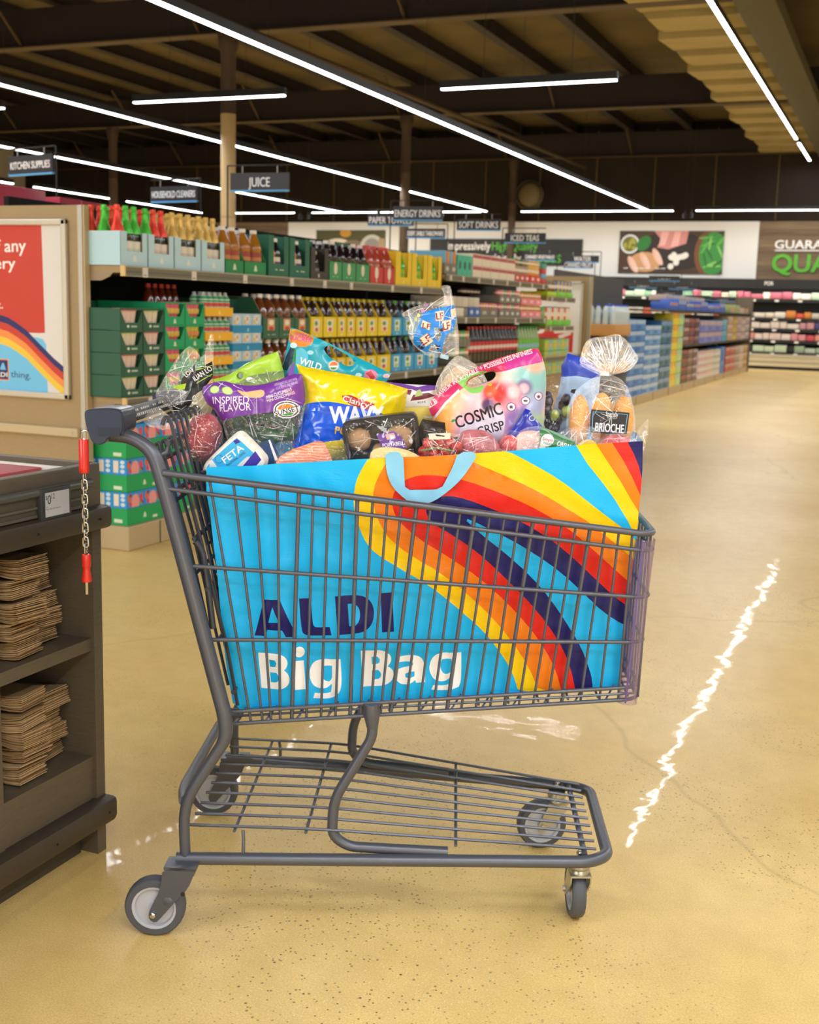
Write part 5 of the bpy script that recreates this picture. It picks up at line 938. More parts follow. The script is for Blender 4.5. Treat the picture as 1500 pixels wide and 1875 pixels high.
# wheels
def wheel(parent, c, axis, r, wd, nm='wheel', tread=RUB, deep=False):
    b = MB(); ax = axis; o = np.array(c) - np.array(axis) * wd / 2
    b.lathe([(r * .74, 0), (r * .93, 0), (r * .985, wd * .12), (r, wd * .3), (r, wd * .7), (r * .985, wd * .88), (r * .93, wd), (r * .74, wd)], tread, 32, o, ax); wh = part(nm, b, parent, 40)
    b = MB(); h = HUB; b.lathe([(0, wd * (.1)), (r * .17, wd * .08), (r * .2, wd * .2), (r * .3, wd * .25), (r * .62, wd * (.3)), (r * .66, wd * .06), (r * .745, wd * .03), (r * .745, wd * .97), (r * .66, wd * .94), (r * .62, wd * .7), (r * .3, wd * .75), (r * .2, wd * .8), (r * .17, wd * .92), (0, wd * .9)], h, 28, o, ax); part('hub', b, wh, 40, 'pale grey wheel hub'); return wh
for sg in (-1, 1):
    wc = (.014, sg * .288, .0605); wheel(cart, cw(*wc), tuple(E2 * sg), .0605, .03)
    b = MB(); pl = smooth_loop([(.034, .152), (.1, .152), (.098, .145), (.084, .108), (.06, .083), (.03, .045), (.018, .033), (.006, .04), (.005, .054), (.014, .075), (.03, .108)], 1); pl = [tuple(p) for p in pl]
    for d in (.3065, .266): b.prism(pl, sg * d, sg * (d + .004), PT, lambda a, z, t: cw(a, t, z))
    b.box(.036, .1, .262, .3105, .146, .153, PT, lambda a, t, z: cw(a, sg * t, z)); b.lathe([(0, .0), (.0045, 0), (.0045, .0012), (0, .0014)], CHAR, 12, cw(.074, sg * .3106, .098), tuple(E2 * sg)); b.lathe([(0, .002), (.008, .001), (.01, 0)], PT, 12, cw(.044, sg * .3106, .08), tuple(E2 * sg)); fk = part('rear_wheel_bracket', b, cart, 40)
    b = MB(); b.lathe([(.0065, 0), (.0065, .005), (.004, .007), (0, .0072)], CHR, 6, cw(.014, sg * .3105, .051), tuple(E2 * sg)); part('axle_bolt', b, fk, None, 'bright axle bolt')
# casters: near one turned to face along the cart, far one side on
def caster(s, t, yaw, drop=.012):
    d = np.array([math.cos(CY + yaw), math.sin(CY + yaw), 0]); n = np.array([-d[1], d[0], 0]); piv = cw(s, t, 0); wc = piv + d * (-.034) + np.array([0, 0, .0585]); c = (d, n, piv)
    root = None; b = MB(); b.lathe([(.0, .137), (.02, .137), (.022, .13), (.022, .126), (.019, .122), (.021, .118), (.021, .112), (0, .112)], ZINC, 18, piv); b.lathe([(0, .15), (.008, .15), (.009, .154), (.006, .16), (0, .16)], CHR, 10, piv); root = part('caster_swivel', b, cart, 40, 'zinc caster swivel')
    b = MB(); pl = [(.022, .114), (-.02, .114), (-.028, .1), (-.046, .062), (-.044, .05), (-.036, .045), (-.026, .05), (-.004, .07), (.02, .096)]
    for sg in (-1, 1): b.prism(pl, sg * .0185, sg * .0215, ZINC, lambda a, z, e: piv + d * a + n * e + np.array([0, 0, z]))
    b.box(-.024, .024, -.0215, .0215, .1105, .1145, ZINC, lambda a, e, z: piv + d * a + n * e + np.array([0, 0, z])); part('caster_fork', b, root, 40)
    wheel(cart, wc, tuple(n), .0585, .028, 'caster_wheel', RUB)
    b = MB(); b.tube([wc - n * .027, wc + n * .027], .0035, CHR, 8); b.lathe([(.006, 0), (.006, .005), (.003, .006), (.003, .01), (0, .0105)], CHR, 6, wc + n * .0215, tuple(n)); b.lathe([(.006, 0), (.006, .005), (0, .0055)], CHR, 6, wc - n * .0215, tuple(-n)); part('caster_axle', b, root, 40)
caster(.868, -.172, math.radians(-86)); caster(.85, .185, math.radians(10))
# clear violet corner guards at the front posts
m = bpy.data.materials.new('clear_violet_plastic'); m.use_nodes = True; nt = m.node_tree; nt.nodes.clear(); N = nt.nodes.new; L = nt.links.new
o_ = N('ShaderNodeOutputMaterial'); tr = N('ShaderNodeBsdfTransparent'); tr.inputs[0].default_value = (*lin('#f1edf8'), 1); gl = N('ShaderNodeBsdfGlossy'); gl.inputs['Roughness'].default_value = .08; gl.inputs[0].default_value = (.9, .85, 1, 1); df = N('ShaderNodeBsdfDiffuse'); df.inputs[0].default_value = (*lin('#8f80c8'), 1)
lw = N('ShaderNodeLayerWeight'); lw.inputs[0].default_value = .35; mu = N('ShaderNodeMath'); mu.operation = 'MULTIPLY_ADD'; mu.inputs[1].default_value = .3; mu.inputs[2].default_value = .05; L(lw.outputs['Fresnel'], mu.inputs[0])
x1 = N('ShaderNodeMixShader'); x1.inputs[0].default_value = .07; L(tr.outputs[0], x1.inputs[1]); L(df.outputs[0], x1.inputs[2]); x2 = N('ShaderNodeMixShader'); L(mu.outputs[0], x2.inputs[0]); L(x1.outputs[0], x2.inputs[1]); L(gl.outputs[0], x2.inputs[2]); L(x2.outputs[0], o_.inputs[0]); VIO = m
for sg in (-1, 1):
    b = MB(); prof = [(-.022, .004), (-.012, -.008), (-.004, -.0125), (.006, -.0125), (.015, -.007), (.018, .002), (.018, .022), (.016, .022), (.0158, .003), (.0135, -.005), (.006, -.0105), (-.004, -.0105), (-.0105, -.0065), (-.02, .005)]
    pts = [(z, np.interp(z, [.482, .7, .822], [.945, .951, .957])) for z in (.482, .6, .7, .71, .822)]; V = []; F = []; k = len(prof)
    for z, s in pts:
        t = side_t(s, z) - .004
        for a, c in prof: V.append(cw(s + a, sg * (t - c), z))
    for i in range(len(pts) - 1):
        for j in range(k): F.append((i * k + j, i * k + (j + 1) % k, (i + 1) * k + (j + 1) % k, (i + 1) * k + j))
    F += [tuple(range(k)), tuple(range((len(pts) - 1) * k, len(pts) * k))]; b.add(V, F, VIO); g = part('corner_guard', b, cart, 40, 'clear violet plastic corner guard')
    b = MB()
    for off in (-.006,): b.tube(cwl([(np.interp(z, [.482, .822], [.945, .957]) + off, sg * (side_t(.95, z) + .001), z) for z in (.484, .6, .7, .82)]), .0022, M('#6a58b0', .2, coat=.5), 6)
    part('guard_rib', b, g, 40, 'deep violet rib')
# coin lock hanging from the handle
REDP = M('#c9241c', .3, coat=.4); lk = np.array([-.109, -.3, 0]); b = MB(); b.lathe([(0, .93), (.0078, .93), (.0092, .933), (.0094, .94), (.0094, .99), (.0085, .994), (0, .995)], REDP, 18, cw(-.11, -.3, 0)); lock = part('coin_lock', b, cart, 40, 'red coin lock with chain and key')
b = MB(); b.tube(cwl(fillet([(-.113, -.3, .99), (-.113, -.3, 1.008), (-.106, -.296, 1.01), (-.1, -.29, 1.004)], .006)), .002, CHR, 8); part('hook', b, lock, 40, 'chrome hook')
for k in range(11):
    z = .921 - k * .0136; b = MB(); a = np.arange(16) * 2 * np.pi / 16; hx = .0046 * np.cos(a); hz = .0052 * np.sin(a) + .0048 * np.sign(np.sin(a)) * (np.abs(np.sin(a)) > .01)
    P = [cw(-.1095 + (x if k % 2 == 1 else x * .25), -.3 + (x * .25 if k % 2 == 1 else x), z + q) for x, q in zip(hx, hz)]; b.tube(P, .0017, CHR, 6, True); part('chain_link', b, lock, 50, 'chrome chain link' if k == 0 else None)
b = MB(); b.lathe([(0, .775), (.0075, .775), (.0085, .772), (.0085, .752), (.0068, .749), (.0068, .744), (.0095, .726), (.009, .722), (0, .722)], REDP, 16, cw(-.109, -.3, 0)); b.box(-.002, .002, -.0012, .0012, .697, .724, CHR, lambda a, t, z: cw(-.109 + a, -.3 + t, z)); part('key', b, lock, 40, 'red plastic lock key')
S={"bag":{"outline":"1050,9378 1802,9428 2953,9520 3790,9594 4419,9641 5258,9693 6098,9767 7148,9868 8197,9989 9439,10094 9467,9538 9461,8997 9446,8285 9405,7450 9362,6773 9335,5858 9300,5032 7822,4910 6720,4818 5620,4727 4521,4636 3422,4557 2326,4478 1669,4442 1516,4603 1413,5239 1333,6005 1248,7194 1160,7987 1113,8476 1045,8907","yel":"4174,9659 4036,9429 3918,9177 3874,8843 3903,8550 3994,8256 4143,7941 4354,7711 4858,7414 5364,7131 5920,6708 6529,6172 6886,5713 7137,5315 7286,4845 9835,4893 9632,7829 9376,8209 8875,8559 8399,8907 7883,9293 7334,9591 6770,9867 6221,9853 5409,9792 4599,9731","ora":"4619,9732 4403,9396 4255,9039 4261,8684 4404,8308 4638,7974 5058,7684 5649,7353 6163,6953 6685,6461 7086,5984 7449,5456 7713,4853 9835,4893 9656,7484 9341,7801 9164,7947 8835,8197 8551,8424 8037,8730 7484,9045 6897,9311 6314,9546 5900,9714 5736,9759","red":"5710,9303 5423,9329 5138,9323 4855,9220 4664,9007 4609,8734 4731,8421 5131,8070 5762,7700 6401,7283 6923,6817 7409,6300 7771,5820 8007,5377 8163,4861 9835,4893 9689,7006 9333,7282 8978,7590 8625,7892 8187,8259 7758,8533 7249,8796 6662,9034 6081,9229","nav":"5498,8881 5318,8730 5282,8560 5453,8353 5789,8162 6297,7840 6815,7379 7340,6869 7786,6352 8108,5871 8303,5428 8441,4867 9835,4893 9725,6480 9324,6789 9014,7014 8614,7375 8128,7817 7652,8170 7226,8415 6678,8648 6094,8865 5722,8936","cya":"5995,8522 6444,8333 6950,8090 7462,7802 7981,7448 8467,7015 8869,6639 9309,6370 9744,6215 9835,4893 8784,4873 8742,5212 8689,5391 8490,5879 8211,6317 7846,6836 7401,7348 6880,7802 6367,8183","yel2":"8121,10024 8398,9617 8708,9258 8976,8920 9252,8504 9384,8273 9620,8000 9469,10180 8163,10148","ora2":"8494,10074 8762,9701 9033,9328 9263,8969 9516,8595 9578,8596 9469,10180 8489,10156","red2":"8821,10082 9091,9696 9277,9380 9443,9057 9514,8933 9555,8934 9469,10180","nav2":"9112,10130 9278,9846 9394,9600 9470,9330 9527,9332 9469,10180","strap":"4476,9769 4490,9522 4527,9316 4634,9069 4885,8845 5030,8752 5134,8725 5358,8785 5559,8903 5838,9140 6073,9436 6283,9814 5877,9804 5785,9512 5678,9282 5574,9071 5227,9042 4880,9033 4853,9283 4821,9778","A":"1947,5987 2148,6751 2459,6764 2796,5991 2581,5987 2508,6129 2207,6123 2175,5985","A_":"2232,6279 2317,6613 2447,6291","L":"2831,6782 3067,6800 3102,6298 3128,6225 3182,6199 3445,6215 3485,6045 3073,6013 2945,6034 2882,6110","D":"3540,6843 3949,6885 4139,6849 4268,6736 4325,6555 4307,6356 4230,6204 4089,6111 3898,6074 3606,6048","D_":"3794,6693 3905,6705 4000,6648 4044,6516 4037,6367 3975,6266 3928,6241 3832,6239","I":"4444,6928 4675,6953 4725,6141 4486,6119","B":"2019,5633 2407,5641 2550,5600 2620,5501 2614,5382 2551,5297 2631,5230 2669,5112 2631,4976 2519,4888 2375,4862 2081,4880","B_":"2241,5503 2359,5502 2400,5439 2375,5361 2257,5342","B__":"2257,5223 2391,5232 2449,5142 2433,5057 2375,5011 2270,5013","Bb":"4069,5732 4445,5763 4590,5725 4682,5626 4681,5508 4613,5415 4710,5356 4745,5238 4700,5101 4573,5013 4429,4990 4123,4970","Bb_":"4289,5611 4400,5620 4456,5561 4445,5486 4387,5458 4298,5449","Bb__":"4300,5314 4422,5333 4487,5267 4483,5182 4426,5129 4314,5120","i":"2751,5486 2933,5497 2978,4897 2769,4883","idot":"2951,5676 2943,5633 2920,5597 2886,5572 2846,5562 2806,5570 2772,5594 2749,5629 2741,5671 2748,5714 2771,5750 2805,5775 2845,5784 2885,5777 2920,5754 2942,5718","g":"3666,5538 3705,5030 3659,4825 3532,4720 3339,4692 3130,4705 3161,4815 3370,4802 3482,4838 3504,4958 3497,5009 3401,4922 3273,4903 3144,4951 3063,5086 3046,5239 3077,5392 3172,5495 3331,5538 3491,5528 3555,5536","g_":"3301,5379 3396,5398 3499,5393 3511,5129 3448,5059 3368,5065 3297,5142 3276,5260","a":"4787,5493 4817,5612 4991,5659 5168,5659 5297,5598 5349,5470 5376,5097 5193,5076 5172,5134 5071,5050 4910,5037 4806,5103 4777,5221 4822,5358 4966,5412 5109,5432 5124,5483 5075,5519 4963,5524","a_":"5154,5314 5032,5301 4969,5259 4977,5191 5052,5165 5157,5212","gg":"6079,5738 6100,5145 6056,5007 5913,4943 5720,4926 5503,4945 5539,5038 5749,5025 5876,5065 5888,5209 5778,5122 5649,5112 5535,5168 5460,5303 5446,5438 5490,5592 5599,5695 5743,5722 5919,5712","gg_":"5699,5579 5795,5598 5891,5589 5906,5345 5837,5276 5757,5275 5690,5341 5664,5460"},
"loaf":{"outline":"-598,10551 -432,10810 -161,11279 131,11607 259,11554 444,11296 584,11848 676,11850 664,11417 664,10958 594,10610 535,10145 182,9784 -110,10008 -284,10294 -518,10403","black":"327,11086 653,11291 664,10958 489,10700 302,10578 208,10344 68,10386 209,10645","navy":"47,10917 327,11247 292,10947 186,10644 69,10675 23,10824","low":"-190,10355 185,10389 195,10157 -144,10182","lime":"125,10190 219,10240 254,10101 160,10040","lime2":"-164,10749 128,10816 92,10688 -48,10683","g1":"350,11110 653,11211 653,11197 350,11093","g2":"350,10834 653,11027 653,11010 349,10816","bread":"209,10576 536,10839 652,10612 582,10123 206,9785 42,9955","T_ITA":"315,10867 664,11108 257,10952","T_LOAFr":"140,10943 304,11097 77,11008","T_LOv":"372,10418 337,10579 292,10399"},
"cherry":{"outline":"571,10875 925,10990 1278,11234 1630,11395 1970,11521 2030,11325 2091,11118 2167,10513 1519,10140 689,10350","lime":"571,10933 925,11060 1278,11303 1630,11453 1969,11555 2030,11325 2091,11106 1750,11073 1397,10981 1161,10857 1020,10783 807,10753 571,10769","hole":"1244,10976 1234,10941 1208,10915 1173,10904 1138,10913 1112,10938 1102,10972 1112,11008 1137,11034 1173,11044 1208,11036 1234,11011","T_1":"713,10902 1161,11102 690,10955","T_2":"1172,11114 1712,11409 1145,11165"},
"cuke":{"outline":"513,10751 718,10870 1002,10923 1229,10862 1570,10828 2022,10920 2607,11172 2667,10883 2704,10659 2664,10263 2601,9807 2493,9289 1233,9191 1060,9758 946,10097 752,10374 638,10427","purple":"433,10749 718,10937 1002,11002 1229,10919 1569,10884 2022,10976 2652,11252 2761,10661 2661,10466 2254,10364 1800,10293 1345,10222 980,10098 831,10263 661,10405","cu1":"957,10753 949,10723 927,10696 894,10678 854,10671 815,10676 782,10692 760,10717 752,10747 760,10777 782,10804 815,10822 854,10829 894,10824 927,10808 949,10783","cu2":"1233,10696 1214,10671 1180,10655 1136,10651 1089,10660 1046,10681 1014,10710 997,10743 998,10774 1018,10800 1052,10816 1096,10819 1143,10810 1186,10790 1218,10761 1235,10728","hand":"1275,10774 1457,10712 1683,10752 1842,10780 1899,10714 1854,10622 1684,10606 1457,10622","oval":"2617,10397 2610,10357 2591,10318 2559,10283 2516,10253 2464,10230 2407,10214 2346,10208 2286,10211 2228,10222 2176,10242 2132,10270 2100,10303 2079,10341 2072,10381 2078,10421 2098,10460 2130,10495 2173,10525 2225,10548 2282,10563 2343,10570 2403,10567 2461,10555 2513,10535 2556,10508 2589,10475 2609,10437","ring":"2588,10396 2583,10361 2565,10327 2536,10296 2498,10270 2452,10250 2400,10236 2346,10231 2292,10233 2240,10243 2193,10261 2154,10284 2125,10314 2107,10346 2100,10382 2106,10417 2124,10451 2153,10482 2191,10508 2237,10528 2289,10541 2343,10547 2397,10545 2449,10535 2495,10517 2534,10493 2563,10464 2582,10431","inner":"2566,10396 2560,10365 2544,10335 2518,10308 2484,10285 2442,10268 2395,10256 2346,10251 2296,10253 2250,10262 2207,10277 2172,10298 2146,10323 2129,10352 2123,10382 2128,10413 2144,10443 2171,10470 2205,10492 2247,10510 2294,10522 2343,10527 2392,10525 2439,10516 2481,10501 2516,10480 2543,10455 2560,10426","sun":"2163,10383 2167,10409 2180,10433 2202,10455 2230,10474 2265,10488 2303,10498 2343,10502 2384,10500 2422,10493 2457,10481 2486,10464 2507,10443 2521,10420 2526,10395","grass":"2499,10329 2489,10315 2474,10301 2454,10289 2431,10280 2404,10272 2375,10267 2346,10265 2316,10265 2287,10268 2260,10274 2237,10283 2217,10293 2201,10306 2191,10319","sunlet":"2072,10347 2604,10476 2617,10375 2096,10246","magenta":"2556,10756 2547,10725 2519,10697 2477,10676 2426,10664 2371,10662 2319,10671 2277,10690 2249,10716 2239,10747 2248,10778 2275,10805 2317,10827 2369,10839 2424,10841 2476,10831 2518,10813 2546,10786","T_INSPIRED":"820,10455 1571,10490 818,10602","T_FLAVOR":"968,10302 1617,10355 960,10448","T_MINI CUCUMBERS":"1945,10591 2454,10775 1923,10655","T_MINI-CONCOMBRES":"1957,10524 2511,10721 1939,10577","T_GREENHOUSE GROWN":"2079,10854 2542,10991 2066,10902","T_CULTIVES EN SERRE":"2125,10788 2565,10925 2111,10836","T_SUNSET":"2107,10252 2606,10380 2085,10345"},
"wild":{"outline":"2206,12020 2360,11990 3011,11730 3604,11456 4401,11106 4288,10915 4390,10565 2559,10154 2076,10849 2038,11153 2128,11553","orange":"2183,12043 2738,11850 2693,11698 2541,11623 2364,11630 2221,11696 2150,11810","sunb":"2198,11707 2364,11630 2541,11623 2693,11698 2716,11768 2539,11775 2303,11814","navy":"2026,11129 2118,11413 2246,11650 2317,11594 2295,11441 2261,11265 2156,11110","green":"2317,11594 2353,11560 2345,11232 2215,11158 2261,11265 2295,11441","purple":"2099,10967 2215,11158 2320,11325 2313,10856 2135,10851","c1":"2375,11654 2367,11628 2345,11607 2312,11595 2275,11594 2242,11604 2219,11624 2210,11649 2218,11674 2241,11695 2274,11707 2310,11708 2344,11698 2367,11679","c2":"2731,11512 2724,11492 2705,11475 2677,11465 2645,11464 2617,11473 2597,11488 2589,11508 2596,11529 2616,11545 2644,11555 2675,11556 2704,11548 2724,11532","c3":"3777,11064 3768,11040 3742,11022 3707,11015 3672,11020 3645,11036 3635,11060 3644,11083 3670,11101 3705,11108 3741,11103 3767,11087","c4":"4367,11058 4358,11034 4332,11016 4297,11009 4262,11014 4235,11030 4225,11054 4234,11077 4260,11095 4295,11102 4330,11097 4357,11081","candy":"4107,11062 4101,11022 4082,10985 4051,10956 4012,10936 3969,10929 3925,10934 3885,10951 3853,10979 3832,11014 3824,11053 3830,11093 3850,11130 3880,11159 3919,11179 3963,11186 4007,11181 4047,11164 4078,11137 4099,11101","candy2":"3847,11101 3963,11163 4061,11025 3992,10941 3919,11045","badge":"3278,11248 3271,11210 3251,11176 3220,11150 3182,11136 3141,11135 3102,11147 3071,11171 3050,11203 3042,11241 3048,11279 3068,11313 3099,11339 3138,11353 3179,11354 3217,11342 3249,11319 3270,11286","badge2":"3261,11248 3256,11215 3239,11185 3212,11163 3179,11151 3144,11150 3110,11160 3083,11181 3065,11209 3058,11242 3064,11275 3081,11304 3108,11326 3141,11338 3176,11339 3209,11329 3237,11308 3255,11280","bsun":"3071,11242 3075,11267 3087,11291 3107,11309 3131,11322 3158,11326 3186,11323 3211,11312 3231,11295 3244,11272 3248,11247","bgr":"3231,11212 3228,11197 3218,11184 3203,11173 3183,11166 3161,11163 3139,11164 3119,11170 3104,11180 3093,11193 3090,11207","lblue":"2615,11392 2606,11320 2578,11256 2534,11208 2480,11181 2423,11179 2369,11203 2324,11249 2295,11311 2284,11383 2293,11455 2321,11519 2364,11567 2418,11593 2475,11595 2530,11572 2574,11526 2604,11464","hole":"2931,11565 2953,11624 3000,11660 3082,11662 3272,11563 3487,11441 3571,11362 3584,11280 3514,11232 3420,11240 3253,11317 3051,11417","T_SUPER":"2326,11873 2562,11822 2339,11930","T_SUCRES":"2197,11776 2669,11720 2210,11869","T_WILD":"2415,11270 2878,11131 2458,11404"},
"chips":{"outline":"2471,11302 2665,11240 3122,11175 3692,11090 4262,10994 4799,10852 4762,10533 4679,10246 4609,9844 4301,9316 3152,9221 2344,9253 2409,9602 2542,10066 2640,10491 2648,10787 2542,11033","blue":"2584,10399 2732,10506 3017,10560 3268,10567 3703,10501 4162,10401 4461,10297 4515,9956 4175,9830 3602,9812 3144,9740 2686,9610 2341,9519 2452,9891","banner":"3460,10698 3642,10715 3872,10631 4136,10548 4127,10446 3933,10428 3646,10522 3496,10608","T_Clancys":"3473,10596 4127,10434 3502,10707","T_WAVY":"3230,10133 4327,10167 3224,10464","T_POTATO":"3336,9919 4175,9830 3354,10067"},
"salad":{"outline":"4223,10954 4690,10910 5156,10901 5388,10896 5408,10269 4649,10245 4462,10706","p1":"4222,10989 4690,10910 4982,10861 5387,10942 5391,10815 5020,10758 4867,10811 4634,10804 4341,10888","leaf":"4634,10804 4868,10799 4835,10694 4671,10735","leaf2":"4894,10696 5218,10752 5372,10687 5106,10609 4839,10566","g":"4973,10791 5042,10816 5103,10702 4930,10650","lab":"4688,10538 5281,10591 5297,10452 4680,10410","p2":"4569,10639 4753,10715 4722,10574","T_4034":"4992,10513 5166,10541 4985,10558"},
"ypack":{"outline":"4639,10441 5385,10487 5447,9959 4676,9935","lab":"5127,10272 5356,10302 5371,10188 5142,10169"},
"lfbag":{"outline":"4552,12353 4789,12506 5051,12593 5426,12670 5502,12785 5393,12973 5529,13010 5622,12968 5664,12744 5755,12409 5814,12014 5840,11616 5808,11535 5543,11516 5314,11475 5081,11560 4868,11737 4747,11961 4754,12120 4843,12236","lower":"5784,11557 5888,11537 6158,11408 6349,11230 6498,10947 6569,10313 5390,10160 5335,10797 5419,11088 5584,11345","blue":"5056,12412 5339,12510 5703,12599 5768,12353 5698,12067 5563,11973 5510,11835 5471,11617 5401,11638 5327,11795 5236,11758 5172,11597 5021,11650 4867,11771 4875,11896 4961,12126","gap":"5294,12113 5420,12139 5460,11958 5395,11831 5312,11931","l1":"5014,11889 5160,11995 5291,11840 5134,11721","l2":"5462,12254 5644,12293 5640,12088 5503,12051","l3":"5060,12265 5223,12202 5204,12065 5030,12128","l4":"5319,12442 5490,12469 5485,12266 5336,12261","l5":"5626,12496 5728,12532 5757,12352 5655,12316","b1":"4995,11752 5111,11698 5055,11651 4961,11716","b2":"5422,12082 5500,12141 5514,12074 5446,12038","b3":"5327,11795 5389,11649 5454,11776 5398,11740","T_LF1":"5087,11743 5267,11873 5012,11844","T_LF2":"5502,12073 5639,12100 5473,12218","T_LF3":"5053,12106 5215,12088 5065,12207","T_LF4":"5347,12284 5484,12299 5331,12419"},
"cosmic":{"outline":"5227,10523 5408,10807 5734,11061 6169,11340 6495,11503 7040,11684 7399,11793 7480,11697 7593,11403 7630,11096 7617,10652 7622,10318 7567,9811 6564,9723 5442,9744 5346,10303","pink":"5194,10522 5407,10863 5732,11117 6166,11406 6493,11558 7037,11739 7430,11838 7577,11513 7161,11435 6779,11313 6450,11238 6178,11086 5851,10887 5582,10612 5358,10281","pinkm":"6772,11489 7401,11749 7533,11512 7161,11435 6779,11313","white":"5356,10326 5581,10646 5850,10921 5874,10877 5605,10602 5369,10259","apple":"6864,10873 6855,10798 6824,10728 6772,10669 6705,10626 6627,10602 6545,10600 6465,10619 6394,10658 6338,10713 6301,10781 6287,10856 6295,10931 6327,11001 6379,11060 6446,11103 6524,11126 6606,11129 6685,11110 6756,11071 6812,11016 6849,10948","apple2":"7098,10836 7090,10760 7058,10691 7006,10636 6940,10599 6865,10584 6789,10594 6719,10627 6663,10679 6625,10746 6610,10821 6619,10897 6651,10966 6703,11022 6770,11058 6844,11072 6920,11063 6990,11030 7046,10978 7083,10911","leafp":"6524,11030 6512,11006 6481,10995 6450,11004 6436,11027 6448,11051 6479,11061 6510,11053","teal":"7547,11204 7535,11128 7492,11060 7423,11009 7338,10980 7246,10977 7158,11001 7085,11048 7036,11113 7017,11188 7030,11264 7073,11332 7141,11383 7227,11411 7318,11414 7406,11390 7479,11343 7528,11279","lav":"7539,10427 7524,10312 7471,10209 7385,10131 7278,10088 7162,10084 7051,10121 6959,10193 6897,10292 6872,10406 6887,10521 6941,10623 7027,10700 7133,10743 7249,10747 7359,10711 7451,10639 7513,10540","yel":"5875,10207 5860,10092 5809,9989 5728,9911 5627,9867 5518,9864 5414,9901 5328,9974 5271,10073 5248,10188 5264,10303 5315,10406 5396,10483 5497,10526 5605,10530 5709,10493 5794,10421 5852,10322","ora":"6227,10665 6211,10581 6160,10505 6079,10448 5978,10416 5869,10412 5766,10439 5681,10491 5625,10563 5603,10646 5619,10731 5671,10806 5752,10863 5853,10895 5961,10898 6063,10872 6148,10820 6205,10748","pk2":"6456,10505 6440,10420 6389,10345 6308,10287 6207,10255 6098,10252 5995,10278 5910,10330 5853,10402 5832,10486 5848,10570 5899,10646 5980,10703 6081,10735 6189,10738 6292,10712 6377,10660 6434,10588","spoon":"7256,11029 7250,10991 7228,10957 7194,10932 7151,10917 7105,10916 7061,10928 7025,10951 7000,10984 6991,11021 6997,11059 7019,11093 7053,11119 7096,11133 7142,11135 7186,11123 7222,11099 7247,11067","spoon2":"7224,11017 7219,10991 7203,10967 7177,10949 7145,10939 7110,10937 7077,10946 7050,10962 7032,10985 7024,11011 7029,11038 7046,11062 7071,11080 7103,11090 7138,11091 7171,11083 7198,11066 7216,11044","cloud":"5879,10095 5985,10267 6262,10331 6479,10483 6732,10569 6819,10349 6779,9955 6338,9772 5940,9929","ring1":"7014,10600 7010,10569 6994,10542 6970,10522 6940,10510 6907,10509 6876,10519 6850,10538 6832,10564 6825,10594 6830,10625 6845,10652 6869,10673 6900,10684 6932,10685 6964,10676 6990,10657 7007,10630","ring1i":"7000,10600 6996,10574 6983,10550 6962,10533 6937,10523 6909,10522 6882,10530 6860,10547 6846,10569 6840,10595 6843,10621 6856,10644 6877,10661 6903,10671 6930,10672 6957,10664 6979,10648 6994,10625","ring2":"7297,10731 7293,10701 7278,10673 7254,10653 7223,10641 7190,10640 7159,10650 7133,10669 7116,10695 7109,10725 7113,10756 7128,10783 7153,10804 7183,10815 7216,10816 7247,10807 7273,10787 7290,10761","ring2i":"7283,10731 7279,10705 7266,10682 7246,10664 7220,10654 7192,10653 7166,10662 7144,10678 7129,10700 7123,10726 7127,10752 7140,10775 7160,10792 7186,10802 7214,10803 7240,10795 7262,10779 7277,10756","ring3":"7554,10828 7550,10797 7536,10770 7513,10750 7484,10738 7454,10737 7424,10747 7400,10766 7383,10792 7376,10822 7380,10853 7395,10880 7417,10900 7446,10912 7476,10913 7506,10903 7530,10884 7547,10858","ring3i":"7540,10827 7537,10801 7525,10778 7506,10761 7481,10751 7455,10750 7430,10759 7410,10775 7395,10797 7390,10823 7393,10849 7405,10872 7424,10889 7449,10899 7475,10900 7500,10891 7520,10875 7535,10853","d1":"6953,10598 6944,10574 6921,10564 6897,10573 6886,10596 6895,10620 6918,10631 6942,10622","d2":"7247,10730 7235,10713 7204,10706 7172,10712 7159,10727 7171,10743 7202,10750 7234,10745","d3":"7499,10815 7490,10791 7467,10781 7443,10790 7432,10813 7441,10837 7464,10847 7488,10838","lf":"5801,10301 5800,10282 5784,10264 5759,10252 5734,10252 5720,10264 5721,10282 5737,10301 5762,10312 5786,10312","T_2LB":"5272,10502 5436,10630 5211,10581","T_SAVEUR":"5444,10731 5715,10972 5392,10789","T_INCROYABLE":"5748,10995 6249,11276 5707,11068","T_POSS":"6281,11299 6914,11538 6251,11376","T_INFINIES":"6935,11549 7316,11681 6907,11627","T_COSMIC":"5855,10128 6770,10459 5775,10350","T_CRISP":"6286,9984 6816,10147 6232,10156","hole":"6022,11036 6087,11115 6219,11176 6408,11258 6522,11290 6581,11263 6596,11216 6576,11158 6511,11099 6302,11016 6150,10963 6053,10979","green":"5790,11058 5893,11157 6139,11250 6406,11306 6418,11259 6218,11205 6066,11143 5989,11035 6034,10959 6151,10940 6398,11028 6308,10871 6212,10840 6077,10845 5938,10957"},
"tri":{"outline":"6869,10056 7025,10281 7198,10583 7309,10543 7335,10456 7632,10168 7748,10028 7645,9892 6932,9870","emb":"7403,10403 7397,10379 7380,10359 7354,10348 7325,10347 7298,10357 7279,10375 7271,10399 7277,10423 7294,10442 7320,10454 7349,10455 7376,10445 7395,10426"},
